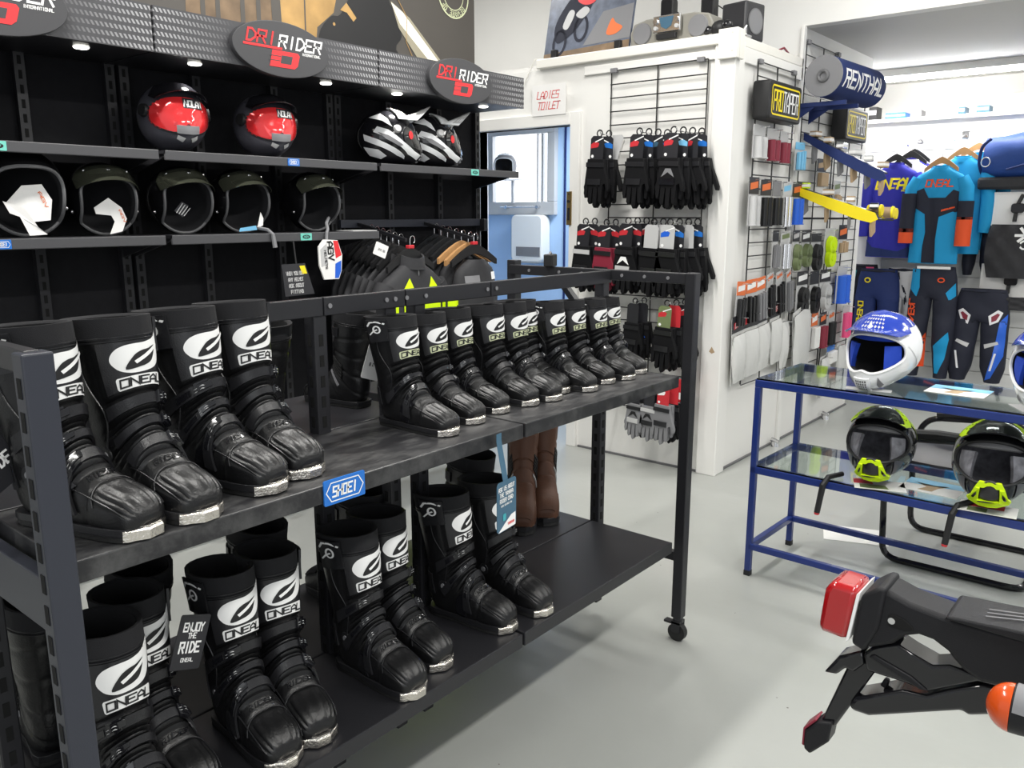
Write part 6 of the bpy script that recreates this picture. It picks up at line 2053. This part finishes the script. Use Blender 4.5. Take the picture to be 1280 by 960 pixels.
gp = 'racewear trousers'
o, F = trousers('racing_trousers', 'black trousers with cyan knees and orange flash under the front cyan jersey', (7.20, 1.60, 1.09), 'ink', gp, .165, .88, 1)
PA_ = [('cyan', [(-.165, -.02), (-.10, -.02), (-.09, -.16), (-.11, -.24), (-.165, -.18)]), ('cyan', [(.10, -.20), (.16, -.12), (.17, -.22), (.13, -.26)]), ('cyan', [(-.165, -.54), (-.10, -.50), (-.07, -.60), (-.10, -.80), (-.14, -.84)]),
       ('cyan', [(.05, -.62), (.15, -.50), (.16, -.56), (.14, -.72), (.10, -.84), (.075, -.84)]), ('orange', [(-.02, -.52), (-.015, -.80), (-.06, -.80), (-.055, -.60)])]
for mt, poly in PA_:
    panel(o, F, poly, mt, .005, 'colour_panel')
q = MB()
text(q, 'ONEAL', .20, .045, lambda a, b: F(-.135 + b, -.36 + a, .007), 0.22, 0.0, gap=0.16)
strip(q, [V((.06 + .022 * math.cos(a), -.10 + .016 * math.sin(a))) for a in lin(0, 2 * PI, 13)], .009, lambda a, b: F(a, b, .006))
q.build('lettering', m['orange'], o, 0)
tag(MB().box(-.005, -.12, 0, .005, .12, .02).build('card_strip', m['paper'], None, 0, loc=(7.13, 1.60, 1.075)), 'white card strip clipped over the waist of the cyan kneed trousers', 'card')
o, F = trousers('racing_trousers', 'navy trousers with yellow side lettering under the royal blue jersey', (7.27, 2.04, 1.05), 'navy', gp, .165, .86, 2)
q = MB()
text(q, 'ONEAL', .20, .05, lambda a, b: F(-.11 + b * .8, -.36 - a * .9, .007), 0.22, 0.0, gap=0.16)
strip(q, [V((-.07 + .022 * math.cos(a), -.09 + .018 * math.sin(a))) for a in lin(0, 2 * PI, 13)], .010, lambda a, b: F(a, b, .006))
q.build('lettering', m['yellow'], o, 0)
o, F = trousers('racing_trousers', 'white trousers with black lettering left of the cyan kneed pair', (7.36, 1.86, 1.06), 'whitecloth', gp, .15, .86, 3)
q = MB()
text(q, 'ONEAL', .24, .07, lambda a, b: F(-.06 + b * .8, -.38 - a * .6, .007), 0.2, 0.0, gap=0.16)
rr = random.Random(9)
for k in range(8):
    x0, z0 = rr.uniform(-.12, .05), rr.uniform(-.24, -.02)
    strip(q, [V((x0, z0)), V((x0 + rr.uniform(-.04, .04), z0 - .05))], .009, lambda a, b: F(a, b, .006))
q.build('lettering', m['ink'], o, 0)
o, F = trousers('racing_trousers', 'black trousers with shark mouth knees and a royal blue side', (7.25, 1.255, .93), 'ink', gp, .185, .72, 4)
panel(o, F, [(.14, -.24), (.185, -.18), (.19, -.5), (.12, -.68), (.08, -.70), (.12, -.5)], 'elecblue', .005, 'colour_panel')
for s_ in (-1, 1):
    panel(o, F, [(s_ * .06, -.20), (s_ * .12, -.15), (s_ * .155, -.17), (s_ * .13, -.24), (s_ * .075, -.27)], 'whitecloth', .006, 'shark_teeth')
    panel(o, F, [(s_ * .08, -.205), (s_ * .12, -.175), (s_ * .135, -.185), (s_ * .115, -.23), (s_ * .085, -.245)], 'maroon', .007, 'shark_mouth')
    panel(o, F, [(s_ * .05, -.42), (s_ * .14, -.39), (s_ * .15, -.41), (s_ * .06, -.45)], 'lgrey', .006, 'knee_mark')
    panel(o, F, [(s_ * .13, -.48), (s_ * .145, -.48), (s_ * .12, -.62), (s_ * .105, -.62)], 'whitecloth', .006, 'leg_mark')
for i, (y, mt, lb) in enumerate(((2.22, 'ink', 'black and teal trousers at the far left of the slat wall'), (2.36, 'navy', 'navy patterned trousers at the far left end, half hidden'))):
    o, F = trousers('racing_trousers', lb, (7.40 + .06 * i, y, 1.08), mt, gp, .15, .80, 6 + i)
    panel(o, F, [(-.12, -.06), (-.02, -.05), (-.03, -.12), (-.11, -.14)], 'teal', .006, 'colour_panel')
    panel(o, F, [(.0, -.22), (.11, -.19), (.1, -.28), (.02, -.30)], 'teal', .006, 'colour_panel')
    panel(o, F, [(.05, -.02), (.11, -.02), (.1, -.09), (.06, -.10)], 'pink', .006, 'colour_panel')
    panel(o, F, [(-.13, -.30), (-.05, -.32), (-.06, -.36), (-.12, -.35)], 'whitecloth', .006, 'colour_panel')
o, F, sl = garment('racing_jersey', 'white and navy jersey at the far left of the slat wall', 'jersey', TW, TD, m['whitecloth'], (7.42, 2.25, 1.75), -90, gs, TS, (.06, .035, .012), 0.008, 61, m['navy'])
panel(o, F, [(-.17, -.16), (.0, -.10), (.17, -.18), (.17, -.30), (-.02, -.26), (-.17, -.34)], 'navy', .004)
panel(o, F, [(-.12, -.36), (.08, -.30), (.12, -.36), (-.06, -.48)], 'yellow', .004)
o, F, sl = garment('racing_jersey', 'royal blue jersey at the far left, behind the white and navy one', 'jersey', TW, TD, m['royal'], (7.50, 2.38, 1.95), -90, gs, TS, (.06, .035, .012), 0.008, 62)
# right end: bags and back protectors on white cards
o = thing('kit_bag', 'blue kit bag hanging at the top right of the slat wall', 'bag', (7.40, 1.10, 1.72), -90)
b = MB()
rs = []
for t_ in lin(0, 1, 11):
    rr_ = math.sin(PI * (0.08 + 0.84 * t_)) ** 0.16
    rs.append([V((-.27 + .56 * t_, -.15 * math.cos(a) * rr_ + .012 * math.sin(6 * t_ + 3 * a), .20 + .175 * math.sin(a) * rr_ + .012 * math.sin(9 * t_ + 2 * a))) for a in lin(0, 2 * PI * 19 / 20, 20)])
b.rings(rs).build('bag_body', m['bluebag'], o, 60)
MB().tube(round_path([(-.27, -.06, .06), (-.30, -.10, .16), (-.28, -.14, .28), (-.22, -.15, .33)], .05), .012, 8).build('strap', m['navy'], o)
MB().tube([(-.24 + .03 * math.cos(a), -.165, .16 + .035 * math.sin(a)) for a in lin(0, 2 * PI * 11 / 12, 12)], .005, 6, closed=True).build('ring', m['silver'], o)
MB().box(-.29, -.13, -.04, .3, .1, .05).build('bag_base', m['jacket'], o, 40, 0.02)
MB().tube([(-.1, -.16, .10), (.1, -.17, .16), (.28, -.16, .12)], .008, 6).build('zip_piping', m['navy'], o)
def protector(label, y, z, h, logo):
    o = thing('back_protector', label, 'protector', (7.34, y, z), -90, 'back protectors on white cards')
    MB().box(-.235, -.012, -.15, .235, 0.0, .10).build('white_card', m['paper'], o, 0, 0.003)
    MB().tube(round_path([(0, -.02, .08), (-.03, -.03, 0.0), (-.035, -.04, -.12)], .02), .014, 6).build('strap', m['black'], o)
    MB().prism(rrect(.09, .07, .02), lambda a, b, d: (a - .02, d - .05, b - .02), -.008, .008).build('buckle', m['blackgloss'], o, 40, 0.003)
    q = MB()
    q.slab(lambda u, v_, d: (u * (.205 - .03 * v_ * v_), -.045 - .05 * math.cos(u * 1.4) - d + .012 * math.sin(u * 9) * math.sin(v_ * 7), -.14 - h * (.5 + .5 * v_)), lin(-1, 1, 15), lin(-1, 1, 12), .02)
    q.build('padded_panel', m['jacket'], o, 60)
    if logo:
        q = MB()
        for p0, p1 in (((.02, -.24), (.11, -.16)), ((.03, -.15), (.12, -.27)), ((.0, -.20), (.13, -.20))):
            strip(q, [V(p0), V(p1)], .02, lambda a, b: (a, -.122, b - .02))
        strip(q, [V((.06 + .03 * math.cos(a), -.29 + .03 * math.sin(a))) for a in lin(0, 2 * PI, 11)], .012, lambda a, b: (a, -.122, b))
        q.build('logo_print', m['white'], o, 0)
    return o
protector('black back protector with white logo on a white card, below the blue bag', 1.08, 1.56, .40, True)
protector('lower black back protector with straps on a white card', 1.07, 1.02, .10, False)
o, F = trousers('racing_trousers', 'black trousers with white lettering between the cyan jersey and the protector', (7.46, 1.36, 1.72), 'ink', gp, .10, .70, 8)
q = MB()
text(q, 'ONEAL', .30, .05, lambda a, b: F(-.06 + b * .8, -.30 - a, .007), 0.2, 0.0, gap=0.16)
q.build('lettering', m['whitecloth'], o, 0)

# ================================================================== BLUE GLASS TABLE
tb = thing('glass_table', 'navy blue tubular table with two glass tiers', 'table', (3.16, 1.31, 0), -1.5)
LN, DP = 2.3, 0.43
def bar(x0, y0, z0, x1, y1, z1, name):
    return MB().box(x0, y0, z0, x1, y1, z1).build(name, m['blueframe'], tb, 0, 0.003)
for x in (0, DP):
    for y in (0, -LN):
        bar(x - .0125, y - .0125, .02, x + .0125, y + .0125, .815, 'leg')
        MB().box(x - .0135, y - .0135, 0, x + .0135, y + .0135, .024).build('foot_cap', m['black'], tb, 0, 0.002)
for z, nm in ((.83, 'top_frame'), (.468, 'middle_frame')):
    for x in (0, DP):
        bar(x - .0125, -LN - .0125, z - .016, x + .0125, .0125, z + .014, nm)
    for y in (0, -LN):
        bar(.0125, y - .0125, z - .016, DP - .0125, y + .0125, z + .014, nm)
for x in (0, DP):
    bar(x - .0125, -LN, .118, x + .0125, 0, .143, 'lower_bar')
for y in (0, -LN):
    bar(.0125, y - .0125, .118, DP - .0125, y + .0125, .143, 'lower_bar')
for z, nm in ((.8445, 'top_glass'), (.4825, 'middle_glass')):
    MB().box(-.010, -LN - .005, z, DP + .010, .008, z + .006).build(nm, m['glass'], tb, 0)
ZT, ZM = .851, .489
mx('white motocross helmet with blue peak standing on the glass table', (3.33, .885, ZT + .012), -99, 'white', 1.02)
mx('second white motocross helmet at the right edge of the glass table', (3.33, .335, ZT + .012), -99, 'white', 1.02)
mx('black motocross helmet with fluoro yellow mouthpiece on the middle tier, left one', (3.27, .86, ZM + .012), -84, 'fluo', 1.0, -10)
mx('black motocross helmet with fluoro yellow mouthpiece on the middle tier, right one', (3.235, .47, ZM + .012), -82, 'fluo', 1.06, -10)
for y, x, lb in ((1.005, 3.11, 'left'), (.545, 3.08, 'right')):
    o = thing('chin_strap', 'black strap with a red tip hanging off the middle tier, %s one' % lb, 'strap', (x, y, 0))
    MB().tube([(.11, -.03, .50), (.04, 0, .498), (.015, .01, .47), (.0, .02, .36)], [.010, .011, .012, .011], 8).build('strap_band', m['black'], o)
    MB().cyl((0, .02, .36), (-.001, .0205, .352), .011, .009, 10).build('strap_tip', m['cardred'], o)
def card_flat(label, x, y, z, w, h, rz, col, prints, cat='leaflet'):
    o = tag(MB().box(-w / 2, -h / 2, 0, w / 2, h / 2, .0015).build('leaflet', m[col], None, 0, loc=(x, y, z)), label, cat)
    o.rotation_euler = (0, 0, R(rz))
    for nm, mt, poly in prints:
        MB().patch(poly, lambda a, b: (a, b, .0022)).build(nm, m[mt], o, 0)
    return o
pr = [('sky_print', 'sky', [(-.10, 0.0), (.10, .02), (.10, .08), (-.10, .08)]), ('deer_print', 'tan', [(-.04, -.06), (-.02, -.01), (-.07, .03), (.0, .02), (.05, .04), (.02, -.01), (.01, -.06)])]
card_flat('white and sky blue leaflet on the top glass beside the white helmet', 3.38, .63, ZT, .20, .16, -92, 'paper', pr)
card_flat('white and sky blue leaflet on the middle glass between the black helmets', 3.30, .665, ZM, .20, .16, -92, 'paper', pr)
card_flat('grey leaflet under the chin of the white helmet', 3.20, .90, ZT, .16, .05, -80, 'lgrey', [])
card_flat('red and olive price leaflet under the left black helmet', 3.20, .83, ZM, .18, .12, -70, 'paper', [('red_print', 'cardred', [(-.09, 0), (-.02, 0), (-.03, .06), (-.09, .06)]), ('olive_print', 'olive', [(-.07, -.05), (.03, -.05), (.02, -.005), (-.07, -.005)])])
card_flat('red and olive price leaflet under the right black helmet', 3.17, .46, ZM, .18, .12, -85, 'paper', [('red_print', 'cardred', [(-.06, .0), (.05, .0), (.05, .05), (-.06, .05)]), ('olive_print', 'olive', [(-.06, -.05), (.0, -.05), (.0, -.005), (-.06, -.005)])])
card_flat('clear sleeve with red print beside the second white helmet', 3.24, .36, ZT, .14, .12, -60, 'lgrey', [('red_print', 'cardred', [(-.02, .0), (.05, .01), (.05, .04), (-.02, .04)])])
card_flat('white leaflet lying on the floor behind the glass table', 3.9, 1.10, 0.0005, .20, .28, 20, 'paper', [])

# ================================================================== CANTILEVER CHAIR
ch = thing('cantilever_chair', 'black tubular cantilever armchair behind the glass table', 'chair', (3.92, .65, 0), 0)
tx0, tx1 = -.23, .23
for s_ in (-1, 1):
    x = .23 * s_
    MB().tube(round_path([(0, -.27, .014), (x, -.27, .014), (x, .27, .014), (x, .29, .42), (x, .25, .56), (x, -.02, .585), (x, -.26, .56)], .07, 6), .014, 10).build('frame_tube', m['blackgloss'], ch)
    MB().tube([(x, .20, .585), (x, .10, .597), (x, -.05, .597), (x, -.14, .585)], .022, 10).build('arm_pad', m['black'], ch)
MB().tube([(-.23, .28, .40), (.23, .28, .40)], .013, 10).build('front_rail', m['blackgloss'], ch)
MB().slab(lambda u, v_, d: (u * .21 * (1 - .12 * v_ * v_ * v_ * v_), v_ * .23 * (1 - .1 * u ** 4) + .03, .43 + d - .018 * u * u), lin(-1, 1, 11), lin(-1, 1, 11), .05).build('seat', m['cardblack'], ch, 50)
MB().slab(lambda u, v_, d: (u * .20 * (1 - .15 * v_ ** 4), -.24 - .06 * v_ - d + .03 * u * u, .66 + v_ * .17 * (1 - .15 * u ** 4)), lin(-1, 1, 11), lin(-1, 1, 9), .04).build('backrest', m['cardblack'], ch, 50)
for s_ in (-1, 1):
    MB().tube([(.18 * s_, -.12, .44), (.18 * s_, -.25, .46), (.18 * s_, -.25, .60)], .012, 8).build('back_support', m['blackgloss'], ch)

# ================================================================== MOTORCYCLE TAIL UNIT
tl = thing('motorcycle_tail', 'black motorcycle tail unit with red tail light jutting in at the lower right', 'motorcycle', (1.42, .12, .80), 0)
TY, TZ = .12, .80
def side(poly, x0, x1, name, mt, parent=tl, bevel=.004, taper=None):
    def f(y, z, d):
        k = taper(y, z, d) if taper else 0
        return (d + k, y - TY, z - TZ)
    x0, x1 = (v_ * .66 if v_ > 0 else v_ for v_ in (x0, x1))
    return MB().prism(poly, f, x0, x1).build(name, m[mt], parent, 40, bevel)
side([(0.380, 0.846), (0.349, 0.870), (0.333, 0.869), (0.302, 0.859), (0.244, 0.852), (0.10, 0.853), (-.2, .86), (-.2, .74), (0.129, 0.765), (0.185, 0.757), (0.212, 0.768), (0.228, 0.782), (0.238, 0.793), (0.261, 0.805), (0.283, 0.807), (0.304, 0.797), (0.322, 0.776), (0.363, 0.753), (0.384, 0.764)], -.005, .11, 'tail_body', 'tailplastic', bevel=.008)
side([(0.378, 0.852), (0.35, 0.876), (0.338, 0.875), (0.345, 0.80), (0.365, 0.75), (0.388, 0.758)], -.012, .117, 'lamp_housing', 'tailplastic', bevel=.006)
side([(0.386, 0.851), (0.380, 0.857), (0.392, 0.762), (0.398, 0.757)], -.010, .115, 'lamp_seal', 'white', bevel=.001)
side([(0.442, 0.842), (0.432, 0.860), (0.385, 0.8575), (0.397, 0.758), (0.44, 0.760), (0.449, 0.767)], -.008, .113, 'tail_lens', 'lens', bevel=.010)
side([(0.43, 0.845), (0.425, 0.852), (0.395, 0.850), (0.402, 0.765), (0.43, 0.768), (0.437, 0.774)], .004, .10, 'lens_reflector', 'red', bevel=.004)
# recess with a screw in the side of the housing
rc = side([(0.333, 0.829), (0.322, 0.832), (0.306, 0.828), (0.292, 0.818), (0.292, 0.812), (0.306, 0.808), (0.331, 0.809)], -.0068, -.004, 'side_recess', 'slot', bevel=.001)
MB().cyl((-.010, 0.326 - TY, 0.821 - TZ), (-.006, 0.326 - TY, 0.821 - TZ), .006, n=10).build('screw', m['silver'], rc)
side([(0.355, 0.755), (0.318, 0.774), (0.294, 0.764), (0.26, 0.754), (0.235, 0.764), (0.19, 0.762), (0.10, 0.775), (0.10, 0.758), (0.191, 0.75), (0.262, 0.704), (0.300, 0.706), (0.363, 0.705), (0.371, 0.737)], .012, .095, 'lower_strut', 'blackgloss', bevel=.005)
side([(0.353, 0.742), (0.29, 0.724), (0.262, 0.708), (0.275, 0.706), (0.36, 0.735)], .006, .014, 'strut_rib', 'tailplastic', bevel=.002)
side([(0.389, 0.626), (0.378, 0.645), (0.303, 0.690), (0.265, 0.695), (0.231, 0.720), (0.185, 0.747), (0.05, 0.765), (0.05, .70), (0.163, 0.701), (0.199, 0.684), (0.21, 0.689), (0.352, 0.619), (0.38, 0.618)], .015, .105, 'plate_bracket', 'blackgloss', bevel=.006)
side([(0.345, 0.672), (0.338, 0.688), (0.33, 0.686), (0.333, 0.668)], .05, .07, 'bracket_lug', 'tailplastic', bevel=.003)
q = MB()
for pts in ([(0.247, 0.676), (0.262, 0.690), (0.232, 0.708), (0.222, 0.690)],):
    strip(q, [V(p) for p in pts], .0025, lambda a, b: (.0145, a - TY, b - TZ))
q.build('moulding_line', m['grey'], tl, 0)
side([(0.398, 0.700), (0.358, 0.720), (0.352, 0.700), (0.412, 0.565), (0.440, 0.56)], .035, .055, 'reflector_stay', 'blackgloss', bevel=.004)
side([(0.380, 0.700), (0.362, 0.706), (0.423, 0.580), (0.430, 0.585)], .055, .085, 'reflector_stay', 'blackgloss', bevel=.003)
rh = side([(0.441, 0.568), (0.415, 0.577), (0.419, 0.535), (0.451, 0.496), (0.463, 0.503), (0.463, 0.540)], .02, .085, 'reflector_holder', 'tailplastic', bevel=.004)
side([(0.4435, 0.568), (0.464, 0.541), (0.4640, 0.506), (0.468, 0.508), (0.4675, 0.543), (0.447, 0.570)], .026, .079, 'reflector', 'maroon', rh, .001)
MB().cyl((.016, .440 - TY, .540 - TZ), (.021, .440 - TY, .540 - TZ), .006, n=10).build('screw', m['silver'], rh)
side([(0.438, 0.671), (0.413, 0.713), (0.374, 0.738), (0.368, 0.714), (0.386, 0.690), (0.401, 0.694), (0.414, 0.676)], .02, .09, 'plate_light', 'blackgloss', bevel=.005)
# seat pad / carrier on top with embossed lines
pd = side([(0.246, 0.855), (0.240, 0.862), (0.10, 0.872), (-.2, .885), (-.2, .855), (0.10, 0.852)], -.02, .125, 'carrier_plate', 'tailplastic', bevel=.004)
q = MB()
for k in range(3):
    strip(q, [V((.008 + k * .015, .19)), V((.022 + k * .013, .14)), V((.008 + k * .015, .09))], .004, lambda a, b: (a, b - TY, .868 - TZ + (.19 - b) * .07))
q.build('embossed_lines', m['edge'], pd, 0)['kind'] = 'stuff'
# indicator sticking out towards the viewer
ind = MB()
ind.tube([(-.003, .10 - TY, .775 - TZ), (-.12, .10 - TY, .786 - TZ)], .012, 10)
ind.build('indicator_stalk', m['tailplastic'], tl)
c0 = V((-.135, .125 - TY, .803 - TZ))
def dome(a0, a1, r, ln, name, mt, parent):
    rs = []
    for t_ in lin(a0, a1, 9):
        rs.append([c0 + V((r * .85 * math.cos(t_) * math.cos(b), ln * math.sin(t_), r * math.cos(t_) * math.sin(b))) for b in lin(0, 2 * PI * 23 / 24, 24)])
    return MB().rings(rs).build(name, m[mt], parent, 50)
ib = dome(-1.45, .0, .036, .075, 'indicator_body', 'tailplastic', tl)
ln_ = dome(0.02, 1.5, .0365, .034, 'indicator_lens', 'amber', ib)
MB().slab(lambda u, v_, d: (c0.x + (.0305 + d) * math.cos(u), c0.y - .075 * v_, c0.z + (.0365 + d) * math.sin(u)), lin(.6, 2.9, 10), lin(.03, .50, 3), .0015).build('indicator_cover', m['grey'], ib, 50)
